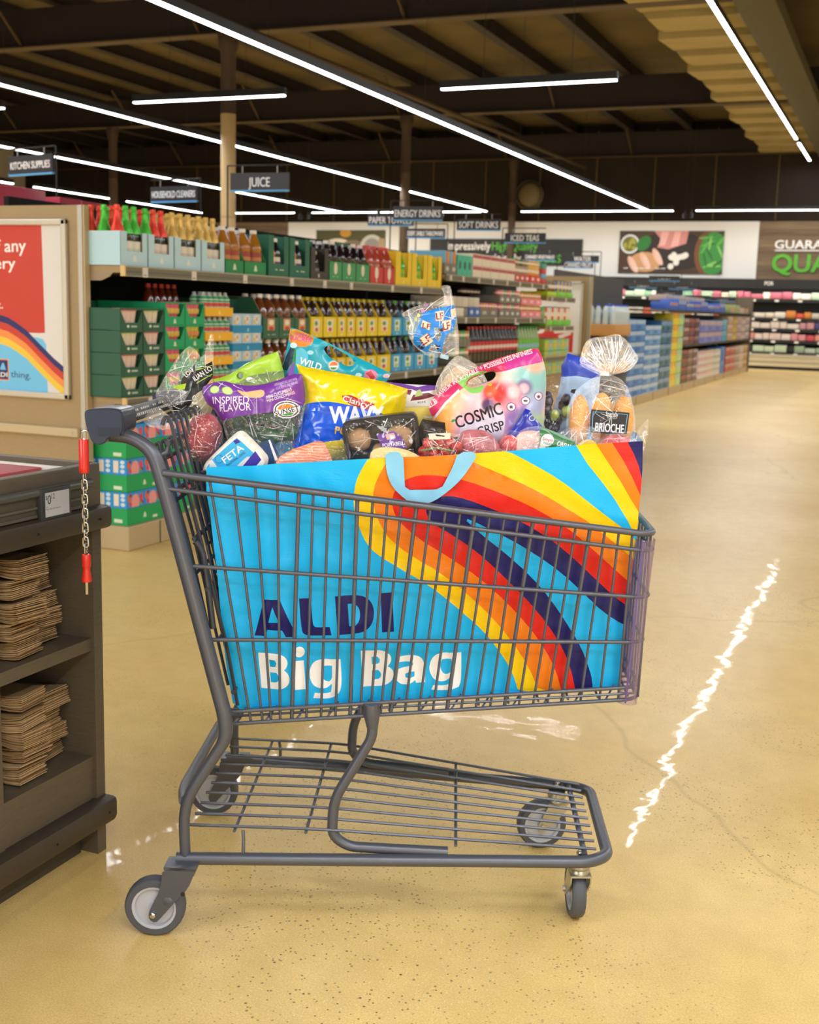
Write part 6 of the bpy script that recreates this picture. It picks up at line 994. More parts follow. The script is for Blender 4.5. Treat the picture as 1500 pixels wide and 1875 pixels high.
"clam":{"outline":"6998,9677 7028,9994 7096,10170 7232,10250 7468,10279 7709,10200 7950,10110 8182,9998 8224,9803 8059,9645 7034,9590","green":"7467,10300 7707,10232 7971,10121 8213,10020 8256,9597 7501,9573","pale":"7481,9997 7651,9829 7738,9580 7501,9573","white":"7742,10066 7748,10029 7742,9991 7724,9957 7696,9929 7660,9910 7621,9903 7581,9907 7545,9923 7517,9948 7498,9981 7492,10018 7498,10055 7516,10090 7544,10118 7580,10136 7619,10144 7659,10139 7695,10124 7723,10098","band":"7467,10300 7707,10232 7971,10121 8213,10020 8215,9977 7931,10066 7688,10177 7471,10225","T_Simply":"7523,10020 7729,9994 7530,10085","T_Nature":"7548,9945 7722,9929 7552,9999","T_ORGANIC":"7808,9931 8201,9824 7829,10015"},
"tomato":{"outline":"6671,9759 6695,9978 6798,10112 6937,10160 7091,10099 7140,9719 6874,9579 6699,9617"},
"roast":{"outline":"5924,9676 5880,10022 5961,10166 6359,10178 6512,10107 6659,9950 6731,9767 6653,9558 5952,9503"},
"vine":{"card":"5297,10106 5715,10130 5719,10012 5301,9988","slot":"5416,10088 5458,10095 5609,10073 5599,10051 5449,10057","film":"5162,9951 5298,10085 5726,10120 5943,10040 6003,9556 5165,9475"},
"mtray":{"outline":"5045,10309 5426,10254 5931,10203 6411,10195 6516,10064 6522,9615 5090,9512"},
"mush":{"outline":"3529,10066 3560,10189 3637,10247 4384,10369 4878,10439 4988,10421 5047,10301 5090,9950 5150,9396 3687,9349 3592,9680","inner":"3629,10059 3672,10126 4387,10270 4859,10340 4948,10298 5002,9947 5050,9393 3776,9352 3680,9683","label":"4228,9989 4579,10066 4725,9971 4853,9743 4511,9687 4344,9737","pic":"4404,9994 4580,10033 4627,9935 4451,9885","T_PORTABELLA":"4367,9727 4851,9809 4354,9804"},
"cheese":{"outline":"4138,9515 4176,9753 4442,9816 4807,9795 5143,9655 5201,9495 4183,9441","st":"4641,9585 4632,9552 4605,9528 4568,9518 4530,9525 4502,9548 4491,9580 4500,9613 4527,9637 4564,9647 4602,9640 4630,9617"},
"salmon":{"outline":"2267,9285 2298,9503 2567,9674 3008,9851 3201,9889 3289,9762 3412,9485 3426,9301"},
"feta":{"outline":"821,9172 854,9348 1039,9549 1484,9997 1602,10043 1700,9993 2102,9594 2147,9476 2083,9257 1584,9099","label":"1050,9463 1538,9912 1646,9829 2016,9494 1866,9304 1279,9165","purple":"1648,9341 1907,9664 2027,9494 1866,9293","cream":"1496,9303 1669,9483 1777,9562 1832,9510 1648,9308","seal":"1278,9481 1272,9448 1253,9419 1225,9399 1191,9391 1158,9397 1130,9415 1111,9442 1104,9475 1111,9509 1130,9538 1158,9557 1191,9565 1225,9560 1253,9542 1272,9514","seal2":"1262,9480 1257,9453 1241,9430 1219,9414 1191,9407 1164,9412 1141,9427 1126,9449 1121,9476 1126,9503 1142,9527 1164,9543 1191,9549 1218,9544 1241,9530 1257,9507","pz":"1473,9845 1549,9891 1614,9828 1517,9782","T_FETA":"1311,9395 1690,9690 1233,9497","T_TRAD":"1355,9331 1712,9614 1328,9365","T_BRAND":"1257,9600 1516,9825 1222,9640"},
"navybox":{"outline":"1857,9693 2119,9855 2275,9465 2322,9136 1970,9124","edge":"2108,9843 2140,9855 2308,9444 2242,9442"},
"greencuke":{"c1":"1021,10080 1367,9919","c2":"1424,10150 2457,10068","c3":"1079,9795 2231,9717","c4":"1656,9583 2574,9900"},
"pouch":{"outline":"8121,11659 7996,11404 8007,11187 7974,10911 7879,10493 7792,9886 8616,9854 8806,10613 8827,11269 8645,11469 8445,11577","dark":"8117,11738 7904,11402 7985,11164 8292,11207 8616,11159 8943,11238 8927,11534 8462,11691","mark":"8215,10918 8306,10932 8289,10828 8195,10860"},
"brioche":{"up":"8257,11469 8307,11777 8396,11975 8578,12035 8774,12051 8989,12123 9192,11998 9335,11806 9465,11636 9336,11424 9144,11331 8873,11268 8708,11263 8461,11365","low":"8706,11307 8881,11312 9151,11199 9307,10983 9443,10545 9483,10046 9459,9709 8105,9666 8042,10502 8156,10872 8407,11122","tag":"8692,11361 8868,11344 8862,11267 8685,11273","label":"8500,10616 9264,10573 9234,10138 8503,10149","lab_in":"8536,10573 9233,10539 9199,10171 8534,10183","T_Specially":"8794,10492 9038,10477 8797,10581","T_Selected":"8830,10443 8996,10437 8830,10471","T_BRIOCHE":"8601,10185 9167,10159 8605,10352"},
"redp":{"outline":"8691,9763 8721,10004 8854,10128 9068,10156 9288,10076 9371,9948 9362,9730","film":"8541,9922 8799,10148 9119,10212 9386,10242 9608,10476 9634,10228 9553,9790 8605,9738"},
"yelp":{"outline":"8196,9692 8216,9944 8459,10050 8647,9958 8693,9708"},
"crink":{"outline":"7682,10042 8053,10240 8539,10288 8707,10184 8680,9689 8192,9640 7746,9824"},
"meat":{"outline":"202,9785 226,10009 373,10181 597,10299 821,10328 988,10200 1100,9925 1044,9643 898,9380 650,9214 425,9320 269,9540"},
"grape":{"film":"7563,11048 7990,11175 8074,9916 7673,9903"}}
# ================================================================ GROCERY BAG  (outline data: cart frame, tenths of a millimetre: along cart, height)
def PO(n, k): return np.array([[int(v) / 1e4 for v in q.split(',')] for q in S[n][k].split(' ')])
bm_ = lambda h: M(h, .36, bump=(140., .25, .0012), stretch=(1, 1, 3.2), spec=.3); CYN = bm_('#17b4f4')
BY, BO, BR, BN, BW = bm_('#f5cb0c'), bm_('#ee7f1a'), bm_('#d9241c'), bm_('#19165e'), bm_('#f6f6f6')
def bagf(a, z, c):
    P = np.stack([a, z], 1); bul = .004 * nz(P, 5.5, 3) + .0022 * ridge(P, 13, 8) + .0016 * nz(P, 34, 2) + .006 * np.exp(-((a - .21) / .09) ** 2) * np.sin(a * 60 + z * 9)
    t = -.222 + .065 * a - .05 * (z - .75) - bul - c; return np.array([cw(x, y, w_) for x, y, w_ in zip(a, t, z)])
bag = thing('tote_bag', 'large shiny blue rainbow grocery tote bag standing in the cart', 'bag', tuple(cw(.52, 0, .47)))
B = lambda k: PO('bag', k); out = B('outline')
regs = [(BY, [smooth_loop(B('yel'), 1)]), (BO, [smooth_loop(B('ora'), 1)]), (BR, [smooth_loop(B('red'), 1)]), (BN, [smooth_loop(B('nav'), 1)]), (CYN, [smooth_loop(B('cya'), 1)]), (BY, [smooth_loop(B('yel2'), 0)]), (BO, [B('ora2')]), (BR, [B('red2')]), (BN, [B('nav2')])]
regs += [(BN, [soft(B(k))] + ([B(k + '_')] if k == 'A' else [])) for k in 'ALI'] + [(BN, [soft(B('D')), soft(B('D_'))])]
regs += [(BW, [soft(B(k), 2) for k in ks]) for ks in (('B', 'B_', 'B__'), ('Bb', 'Bb_', 'Bb__'), ('g', 'g_'), ('a', 'a_'), ('gg', 'gg_'), ('idot',))] + [(BW, [B('i')])]
q = MB(); sheet(q, out, CYN, regs, .011, lambda P: bagf(P[:, 0], P[:, 1], np.zeros(len(P)))); part('front_panel', q, bag, 60)
def edge_strip(pts, tb_, fold, m, name):
    b = MB(); V = []; n = 7
    for a, z in pts:
        f = bagf(np.array([a]), np.array([z]), np.zeros(1))[0]; d = f - W0; t0 = d @ E2
        for i in range(n): u = i / (n - 1); V.append(cw(a + fold * (1 - abs(2 * u - 1)) , t0 + (tb_ - t0) * u, z + .012 * (1 - abs(2 * u - 1)) * 0))
    F = [(i * n + j, i * n + j + 1, (i + 1) * n + j + 1, (i + 1) * n + j) for i in range(len(pts) - 1) for j in range(n - 1)]; b.add(V, F, m); return part(name, b, bag, 60)
lt = [(.105, .938), (.106, .905), (.112, .86), (.117, .82), (.125, .72), (.133, .60), (.141, .524), (.152, .46), (.167, .444)]; rt = [(.944, 1.009), (.947, .954), (.946, .9), (.9446, .8285), (.94, .745), (.936, .677), (.933, .586), (.93, .503)]
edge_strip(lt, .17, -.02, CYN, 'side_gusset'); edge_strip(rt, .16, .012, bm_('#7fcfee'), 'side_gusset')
b = MB(); bp = resample(out, .03); sheet(b, out, CYN, [], .03, lambda P: np.array([cw(a, .172 - .02 * a, z) for a, z in P]), flip=True); part('back_panel', b, bag, 60)
b = MB(); b.add([cw(.16, -.2, .447), cw(.93, -.155, .506), cw(.93, .15, .506), cw(.16, .165, .447)], [(0, 1, 2, 3)], CYN); part('bottom_panel', b, bag)
b = MB(); st = smooth_loop(B('strap'), 1); STR = M('#84c6ea', .7, bump=(700., .5, .001)); f1 = lambda c: (lambda P: bagf(P[:, 0], P[:, 1], np.full(len(P), c)))
sheet(b, st, STR, [], .008, f1(.008)); sheet(b, st, STR, [], .008, f1(.0065), flip=True)
part('handle_strap', b, bag, 60, 'pale blue woven handle strap')
# ================================================================ GROCERIES
def pl(t, lean=0.): return lambda a, z, c: np.array([cw(x, t - d - lean * (y - .95), y) for x, y, d in zip(np.atleast_1d(a), np.atleast_1d(z), np.atleast_1d(c))])
def gro(name, label, cat, n, k, t):
    o = PO(n, k); return thing(name, label, cat, tuple(cw(o[:, 0].mean(), t, max(.5, o[:, 1].min()))))
def tq(n, k, s, bold=0.): return place_text(s, PO(n, 'T_' + k), bold)
CREASE = FILM('#ffffff', .4, .7, 60., .002, .15); CLR = FILM(); CLR2 = FILM('#ffffff', .14, .16, 22., .008); CLRT = FILM('#ffffff', .10, .03, 30., .004, .06)
W_ = M('#f3f1ee', .45); K_ = M('#161416', .4)
# Italian loaf
t = gro('bread_loaf', 'Italian loaf in a crinkled clear bag with black printed label', 'bread', 'loaf', 'outline', .03); P = lambda k: PO('loaf', k)
q = MB(); LIM = M('#b7dd3a', .4); pillow(q, smooth_loop(P('outline'), 1), .022, CLR, [(M('#1e222c', .3, coat=.4), [P('navy')]), (K_, [P('black')]), (K_, [P('low')]), (LIM, [P('lime')]), (LIM, [P('lime2')]), (LIM, [P('g1')]), (LIM, [P('g2')]), (W_, tq('loaf', 'ITA', 'ILIAN LO', .02)), (W_, tq('loaf', 'LOAFr', 'LOAF', .02)), (W_, tq('loaf', 'LOv', 'LO', .02))], pl(.03), .007, wr=.004, wsc=28, back=CLR, seed=3); creases(q, P('outline'), 27, pl(.03), 0.024, 1, (.02, .06), focus=None); part('bag_film', q, t, 60)
q = MB(); pillow(q, smooth_loop(P('bread'), 2), .03, M('#d9c79a', .8, bump=(60., .4, .003)), (), pl(.055), .009, wr=.001); part('loaf', q, t, 60)
q = MB(); b2 = np.array([[-.075, 1.005], [-.06, 1.02], [-.035, 1.03], [-.01, 1.01], [.0, .99], [-.03, .985], [-.06, .992]]); pillow(q, b2, .012, CLR2, (), pl(-.02), .007, wr=.004, seed=8); part('bag_tail', q, t, 60)
# cherries
t = gro('cherry_bag', 'clear zip bag with bright lime green top band and script', 'bag', 'cherry', 'outline', .07); P = lambda k: PO('cherry', k)
LG = M('#aed73c', .35, coat=.3); q = MB(); DG = M('#5d8a1e', .5); pillow(q, smooth_loop(P('outline'), 0), .016, CLR2, [(LG, [P('lime')]), (DG, tq('cherry', '1', 'you know how')), (DG, tq('cherry', '2', 'you adore cherries...'))], pl(.07), .008, wr=.002, holes=[P('hole')], back=LG, seed=4); creases(q, P('outline')[4:], 9, pl(.07), 0.018, 2, (.02, .06), focus=None); part('pouch', q, t, 60)
q = MB()
for a, z in ((.115, .99), (.15, 1.0), (.18, .985)): q.ball(cw(a, .075, z), .013, M('#7a2320', .3), 10, 7)
part('cherry', q, t, 60)
# cucumbers
t = gro('cucumber_bag', 'clear cucumber bag with wide purple header and round logo', 'bag', 'cuke', 'outline', -.03); P = lambda k: PO('cuke', k)
PUR = M('#7a3aa0', .32, coat=.35); CU = M('#c5e08a', .4); CUE = M('#6fae3c', .4); q = MB(); c1, c2_ = P('cu1'), P('cu2'); sh = lambda L, f: L.mean(0) + (L - L.mean(0)) * f
pillow(q, smooth_loop(P('outline'), 1), .026, CLR, [(PUR, [P('purple')]), (M('#8e3a98', .35), [P('magenta')]), (CUE, [c1]), (CU, [sh(c1, .86)]), (CUE, [c2_]), (CU, [sh(c2_, .86)]), (M('#d9b47c', .5), [smooth_loop(P('hand'), 1)]), (W_, tq('cuke', 'INSPIRED', 'INSPIRED')), (W_, tq('cuke', 'FLAVOR', 'FLAVOR')), (W_, tq('cuke', 'MINI CUCUMBERS', 'MINI CUCUMBERS', .01)), (W_, tq('cuke', 'MINI-CONCOMBRES', 'MINI-CONCOMBRES', .01)), (M('#d5bfe0', .4), tq('cuke', 'GREENHOUSE GROWN', 'GREENHOUSE GROWN') + tq('cuke', 'CULTIVES EN SERRE', 'CULTIVÉS EN SERRE')),
    (W_, [P('oval')]), (K_, [P('ring')]), (W_, [P('inner')]), (M('#e88a24', .4), [P('sun')]), (M('#3f9a3c', .4), [P('grass')]), (W_, [P('sunlet')]), (K_, tq('cuke', 'SUNSET', 'SUNSET', .03))], pl(-.03), .007, wr=.0025, wsc=24, back=CLR, seed=2); creases(q, P('outline'), 27, pl(-.03), 0.028, 3, (.02, .06), focus=None); part('bag_film', q, t, 60)
GC = M('#2f5a24', .3, coat=.3, bump=(80., .3, .002), var=(25., .3))
for k in ('c1', 'c2', 'c3', 'c4'):
    a, c = PO('greencuke', k); q = MB(); n = 9; u = np.linspace(0, 1, n); Pp = [cw(a[0] + (c[0] - a[0]) * x, .0 + .008 * math.sin(5 * x), a[1] + (c[1] - a[1]) * x + .006 * math.sin(3.1 * x)) for x in u]; r = .0165 * np.sqrt(np.clip(1 - (2 * u - 1) ** 6, .02, 1)); q.tube(Pp, r, GC, 10); part('cucumber', q, t, 60)
# teal tomato pouch
t = gro('tomato_pouch', 'teal snack tomato pouch with cut-out carry handle and orange corner', 'pouch', 'wild', 'outline', .09); P = lambda k: PO('wild', k); q = MB(); ORB = M('#c58a2a', .35); MAG = M('#d23a9a', .4)
pillow(q, P('outline'), .014, M('#1aa3b8', .3, coat=.35), [(M('#5fc3de', .35), [P('lblue')]), (ORB, [smooth_loop(P('orange'), 1)]), (M('#ef8a24', .35), [P('sunb')]), (M('#16324a', .4), [P('navy')]), (M('#1f8a4a', .4), [P('green')]), (M('#8a5ac0', .35), [P('purple')]), (M('#bfe6f2', .4), [P('c1'), P('c3')]), (M('#a9dcec', .4), [P('c2')]), (M('#f2c3d0', .4), [P('c4')]), (M('#d97aa0', .35), [P('candy')]), (M('#c22a34', .35), [P('candy2')]), (W_, [P('badge')]), (K_, [sh(P('badge'), .93)]), (W_, [P('badge2')]), (M('#e8742a', .4), [P('bsun')]), (M('#3f9a3c', .4), [P('bgr')]), (MAG, tq('wild', 'SUPER', 'SUPER', .03)), (MAG, tq('wild', 'SUCRES', 'SUCRÉS', .04)), (W_, tq('wild', 'WILD', 'WILD', .04))], pl(.09), .009, wr=.0012, holes=[smooth_loop(P('hole'), 1)], flatrim=.004, back=M('#1490a6', .4), seed=6); part('pouch', q, t, 60)
# potato chips
t = gro('chip_bag', 'puffy yellow and blue bag of wavy potato chips', 'bag', 'chips', 'outline', -.005); P = lambda k: PO('chips', k); q = MB(); YC = M('#efd51a', .16, coat=1.); BC = M('#0f5ce0', .16, coat=1.)
pillow(q, smooth_loop(P('outline'), 0), .04, YC, [(BC, [smooth_loop(P('blue'), 1)]), (M('#b5241c', .25, coat=.4), [P('banner')]), (W_, tq('chips', 'Clancys', "Clancy's", .02)), (M('#eef2f8', .3), tq('chips', 'WAVY', 'WAVY', .05)), (M('#f2b81c', .3), tq('chips', 'POTATO', 'POTATO', .04))], pl(-.005), .0042, wr=.0036, wsc=20, flatrim=.002, edge=.06, seed=12); part('pouch', q, t, 70)
# salad
t = gro('salad_bag', 'white and purple bag of chopped purple salad leaves', 'bag', 'salad', 'outline', .06); P = lambda k: PO('salad', k); q = MB()
pillow(q, P('outline'), .02, M('#ece8ea', .35, coat=.3), [(M('#7d4aa8', .35), [P('p1')]), (M('#7a2a3c', .4), [P('leaf'), P('leaf2')]), (M('#b5cc7a', .4), [P('g')]), (M('#e4e6f2', .4), [P('lab')]), (M('#6a3a90', .4), [P('p2')]), (K_, tq('salad', '4034', '4034'))], pl(.06), .008, wr=.002); part('pouch', q, t, 60)
t = gro('cheese_pack', 'flat pale yellow cheese pack lying behind the mushrooms', 'food pack', 'ypack', 'outline', .02); q = MB(); o = PO('ypack', 'outline'); f3 = lambda tt: (lambda a, z, c: cw(a, tt - c, z))
q.prism([tuple(p) for p in o], -.02, .02, M('#e9cf62', .35, coat=.3), f3(.02)); sheet(q, PO('ypack', 'lab'), W_, [], .05, lambda P: pl(.02)(P[:, 0], P[:, 1], np.full(len(P), .0206))); part('block', q, t, None)
# oven bread in clear bag with blue print
t = gro('bread_bag', 'seeded bread in a clear twisted bag with blue LF print', 'bread', 'lfbag', 'lower', .05); P = lambda k: PO('lfbag', k); q = MB(); BLU = M('#1b86e0', .3, coat=.3); CRM2 = M('#ead9bd', .4); DR = M('#8f2430', .4); BRN = M('#3a1c1a', .4)
rl = [(BLU, [smooth_loop(P('blue'), 0), P('gap')])] + [(BRN, [P('b1'), P('b2'), P('b3')])]
for k, e in (('l1', 'LF1'), ('l2', 'LF2'), ('l3', 'LF3'), ('l4', 'LF4')): rl += [(M('#b5863a', .4), [sh(P(k), 1.08)]), (CRM2, [P(k)]), (DR, tq('lfbag', e, 'LF', .05))]
rl += [(CRM2, [P('l5')])]; dots = [((.506, 1.246), '#e08ac0'), ((.512, 1.258), '#d98ad0'), ((.497, 1.236), '#d9d98a'), ((.491, 1.228), '#d9e08a'), ((.52, 1.266), '#7fb8e6'), ((.53, 1.272), '#e6c98a'), ((.541, 1.279), '#e68a8a')]
for (x, y), c in dots: rl.append((M(c, .4), [disc(x, y, .0035, n=10)]))
pillow(q, smooth_loop(P('outline'), 1), .026, FILM('#ffffff', .12, .10, 26., .006), rl, pl(.05), .006, wr=.003, wsc=20, back=FILM('#ffffff', .12, .10, 26., .006), seed=21); creases(q, P('outline'), 30, pl(.05), 0.029, 4, (.02, .06), focus=None); part('bag_top', q, t, 60)
q = MB(); nk = np.array([.551, 1.150]); lo_ = smooth_loop(P('lower'), 2); 
def pleat(a, z, c):
    an = np.arctan2(a - nk[0], nk[1] - z + 1e-6); d = np.hypot(a - nk[0], z - nk[1]); return pl(.05)(a, z, c + .0022 * np.sin(an * 34) * np.clip(1 - d / .075, 0, 1) * np.sign(c))
pillow(q, lo_, .05, FILM('#fbfaf6', .13, .24, 30., .005), (), pleat, .006, wr=.002, back=FILM('#fbfaf6', .13, .24, 30., .005), seed=22); creases(q, P('lower'), 24, pl(.05), 0.051, 5, (.03, .07), focus=nk); part('bag_body', q, t, 60)
q = MB(); BRD = M('#d9b98c', .85, bump=(160., .5, .003), var=(90., .2)); pillow(q, smooth_loop(sh(P('lower'), .88) + np.array([0, -.014]), 2), .04, BRD, (), pl(.05), .009, wr=.001, wsc=60); part('bread', q, t, 60)
q = MB(); q.lathe([(.0085, -.004), (.0095, 0), (.0085, .004), (.007, .004), (.007, -.004), (.0085, -.004)], M('#b7dcea', .4), 14, cw(nk[0] + .002, .05, nk[1] + .001), tuple(E1 * .2 + np.array([0, 0, 1]))); part('bag_tie', q, t, 60, 'pale blue bag tie')
# apples pouch with pastel print
m = bpy.data.materials.new('pastel_print'); m.use_nodes = True; nt = m.node_tree; p_ = nt.nodes['Principled BSDF']; p_.inputs['Roughness'].default_value = .3; p_.inputs['Coat Weight'].default_value = .4
ge = nt.nodes.new('ShaderNodeNewGeometry'); ns = nt.nodes.new('ShaderNodeTexNoise'); ns.inputs['Scale'].default_value = 11; ns.inputs['Detail'].default_value = 1.5; nt.links.new(ge.outputs['Position'], ns.inputs['Vector']); cr = nt.nodes.new('ShaderNodeValToRGB')
for i, (po, c) in enumerate(((.25, '#f0c58e'), (.38, '#f2c9a8'), (.47, '#efb6c9'), (.56, '#d9b4dd'), (.64, '#a9cfd9'), (.75, '#b9e0c4'))):
    e = cr.color_ramp.elements[i] if i < 2 else cr.color_ramp.elements.new(po); e.position = po; e.color = (*lin(c), 1)
nt.links.new(ns.outputs[0], cr.inputs[0]); PST = m; colr = cr.outputs[0]
for (a, z, rd, c) in ((.555, 1.02, .06, '#f2a63c'), (.59, 1.075, .05, '#efbd6a'), (.612, 1.05, .045, '#f0c9b0'), (.64, 1.075, .05, '#f2c6cf'), (.62, 1.01, .05, '#e9aec8'), (.71, 1.14, .05, '#cfe0dc'), (.74, 1.115, .05, '#86c6c6'), (.715, 1.03, .045, '#8a6ab4'), (.745, 1.02, .045, '#bcd8a8'), (.74, 1.16, .035, '#f0b49a'), (.75, 1.07, .03, '#a9b4dc'), (.716, 1.1, .02, '#7d68a4'), (.716, 1.098, .0125, '#dfc3cf'), (.687, 1.08, .031, '#ec8ea2'), (.695, 1.09, .016, '#f8d0d6'), (.657, 1.086, .0285, '#cf2f2a'), (.65, 1.092, .015, '#e8683c'), (.645, 1.062, .016, '#54306a')):
    vd = nt.nodes.new('ShaderNodeVectorMath'); vd.operation = 'DISTANCE'; nt.links.new(ge.outputs['Position'], vd.inputs[0]); vd.inputs[1].default_value = tuple(cw(a, -.07, z)); mr = nt.nodes.new('ShaderNodeMapRange'); mr.interpolation_type = 'SMOOTHSTEP'; mr.inputs['From Min'].default_value = rd * .55; mr.inputs['From Max'].default_value = rd * 1.15; mr.inputs['To Min'].default_value = .95; mr.inputs['To Max'].default_value = 0; nt.links.new(vd.outputs['Value'], mr.inputs['Value'])
    mx = nt.nodes.new('ShaderNodeMixRGB'); nt.links.new(mr.outputs[0], mx.inputs[0]); nt.links.new(colr, mx.inputs[1]); mx.inputs[2].default_value = (*lin(c), 1); colr = mx.outputs[0]
nt.links.new(colr, p_.inputs['Base Color'])
t = gro('apple_pouch', 'pastel apple pouch with pink top band and carry handle', 'pouch', 'cosmic', 'outline', -.045); P = lambda k: PO('cosmic', k); q = MB(); PNK = M('#d9386a', .3, coat=.3); VIL = M('#6a3a6a', .4); PLW = M('#efe6ee', .35)
rl = [(PNK, [smooth_loop(P('pink'), 1)]), (M('#c93a94', .3), [P('pinkm')]), (PLW, [P('white')]), (M('#c9b83a', .4), [P('leafp')]), (M('#8fd06a', .35), [smooth_loop(P('green'), 1)]), (M('#dcd3e6', .35), [smooth_loop(P('cloud'), 1)])]
for i in '123': rl += [(VIL, [P('ring' + i)]), (PLW, [P('ring%si' % i)]), (VIL, [P('d' + i)])]
rl += [(M('#2f8a44', .4), [P('lf')])] + [(W_, tq('cosmic', k, s, .03)) for k, s in (('2LB', '2LB'), ('SAVEUR', 'SAVEUR'), ('INCROYABLE', 'INCROYABLE'), ('POSS', '+ POSSIBILITÉS'), ('INFINIES', 'INFINIES'))] + [(K_, tq('cosmic', 'COSMIC', 'COSMIC', .03)), (K_, tq('cosmic', 'CRISP', 'CRISP', .02))]
pillow(q, smooth_loop(P('outline'), 1), .028, PST, rl, pl(-.045), .007, wr=.002, holes=[smooth_loop(P('hole'), 1)], flatrim=.004, back=M('#c9b0b8', .4), seed=31); part('pouch', q, t, 60)
# small blue foil pouch
t = gro('cheese_foil', 'small royal blue foil triangle pack with round emblem', 'food pack', 'tri', 'outline', -.085); q = MB(); pillow(q, PO('tri', 'outline'), .012, M('#2434a8', .25, coat=.4), [(M('#c9d0e6', .4), [PO('tri', 'emb')]), (M('#3a4a8a', .4), [sh(PO('tri', 'emb'), .7)])], pl(-.085), .006, wr=.001, edge=.012); part('foil', q, t, 50)
# organic clamshell
t = gro('chicken_pack', 'clear pack of pale pink organic meat with green label', 'food pack', 'clam', 'outline', -.125); P = lambda k: PO('clam', k); q = MB()
pillow(q, smooth_loop(P('outline'), 0), .02, CLR2, [(M('#3f7a48', .35, coat=.3), [P('green')]), (M('#7fae94', .35), [P('band')]), (M('#dbe6d0', .4), [P('pale')]), (W_, [P('white')]), (M('#b5304a', .4), tq('clam', 'Simply', 'Simply', .02)), (M('#4f8a4a', .4), tq('clam', 'Nature', 'Nature', .02)), (W_, tq('clam', 'ORGANIC', 'ORGANIC', .03))], pl(-.125), .006, wr=.001, back=CLR2, edge=.02); creases(q, P('outline'), 8, pl(-.125), 0.021, 6, (.02, .06), focus=None); part('package', q, t, 60)
q = MB(); pillow(q, smooth_loop(sh(P('outline'), .84) + np.array([-.012, -.004]), 2), .013, M('#e9bfb5', .4, coat=.3, var=(50., .12), sss=.1), (), pl(-.122), .008, wr=.002); part('meat', q, t, 60)
# tomatoes in film beside it
t = gro('tomato_pack', 'red tomato wrapped in clear film next to the green label', 'food pack', 'tomato', 'outline', -.12); q = MB(); q.ball(cw(.6905, -.115, .987), (.022, .02, .02), M('#d64a48', .3, coat=.4, var=(60., .2)), 18, 12); part('tomato', q, t, 60); q = MB(); pillow(q, smooth_loop(sh(PO('tomato', 'outline'), 1.12), 1), .025, CLR, (), pl(-.125), .006, wr=.002, back=False); creases(q, PO('tomato', 'outline'), 8, pl(-.125), 0.028, 16, (.02, .06), focus=None); part('film', q, t, 60)
# beef roast
t = gro('beef_pack', 'rosy wrapped beef roast behind the tomatoes on the vine', 'meat', 'roast', 'outline', -.135); q = MB(); o = PO('roast', 'outline'); pillow(q, smooth_loop(o, 2), .026, M('#b8606a', .35, coat=.4, var=(28., .3), stretch=(1, 1, 2)), (), pl(-.13), .006, wr=.002, wsc=30); part('beef', q, t, 60); q = MB(); pillow(q, smooth_loop(sh(o, 1.05), 1), .031, CLR, (), pl(-.132), .006, wr=.002, back=False, seed=5); creases(q, sh(o, 1.02), 15, pl(-.132), 0.033, 12, (.02, .06), focus=None); part('film', q, t, 60)
# vine tomatoes
t = gro('vine_tomatoes', 'red vine tomatoes in a clear bag with paper header card', 'food pack', 'vine', 'film', -.15); q = MB(); rg = random.Random(9); TM = M('#b8281e', .25, coat=.6, var=(40., .2)); P = lambda k: PO('vine', k)
for i, (a, z) in enumerate(((.520, .972), (.541, .968), (.562, .974), (.58, .966), (.529, .99), (.55, .988), (.571, .991), (.585, .984), (.515, .955), (.535, .952), (.556, .955), (.577, .953))): q = MB(); q.ball(cw(a, -.143 + rg.uniform(-.008, .008), z), .0115, TM, 14, 9); part('tomato', q, t, 60)
q = MB(); q.tube(cwl([(.515, -.158, .975), (.545, -.16, .982), (.58, -.158, .976)]), .002, M('#6d8a4a', .5), 6); part('vine', q, t, 60)
q = MB(); pillow(q, smooth_loop(P('film'), 0), .018, CLRT, (), pl(-.15), .006, wr=.002, back=False); creases(q, P('film'), 12, pl(-.15), 0.02, 13, (.02, .06), focus=None); part('film', q, t, 60)
q = MB(); sheet(q, P('card'), M('#ddd6c4', .5), [], .02, lambda Q: pl(-.15)(Q[:, 0], Q[:, 1], np.full(len(Q), .019)), [P('slot')]); sheet(q, P('slot'), K_, [], .02, lambda Q: pl(-.15)(Q[:, 0], Q[:, 1], np.full(len(Q), .0185))); part('header_card', q, t, None, 'cream paper header card')
# dark meat tray
t = gro('meat_tray', 'long black film-wrapped tray behind the beef roast', 'food tray', 'mtray', 'outline', -.05); q = MB(); q.prism([tuple(p) for p in smooth_loop(PO('mtray', 'outline'), 1)], -.02, .02, M('#161517', .25, coat=.6, bump=(40., .6, .004)), f3(-.05)); part('tray', q, t, 50); q = MB(); pillow(q, sh(PO('mtray', 'outline'), 1.03), .024, CLRT, (), pl(-.05), .008, wr=.003, back=False); creases(q, PO('mtray', 'outline'), 8, pl(-.05), 0.026, 14, (.02, .06), focus=None); part('film', q, t, 60)
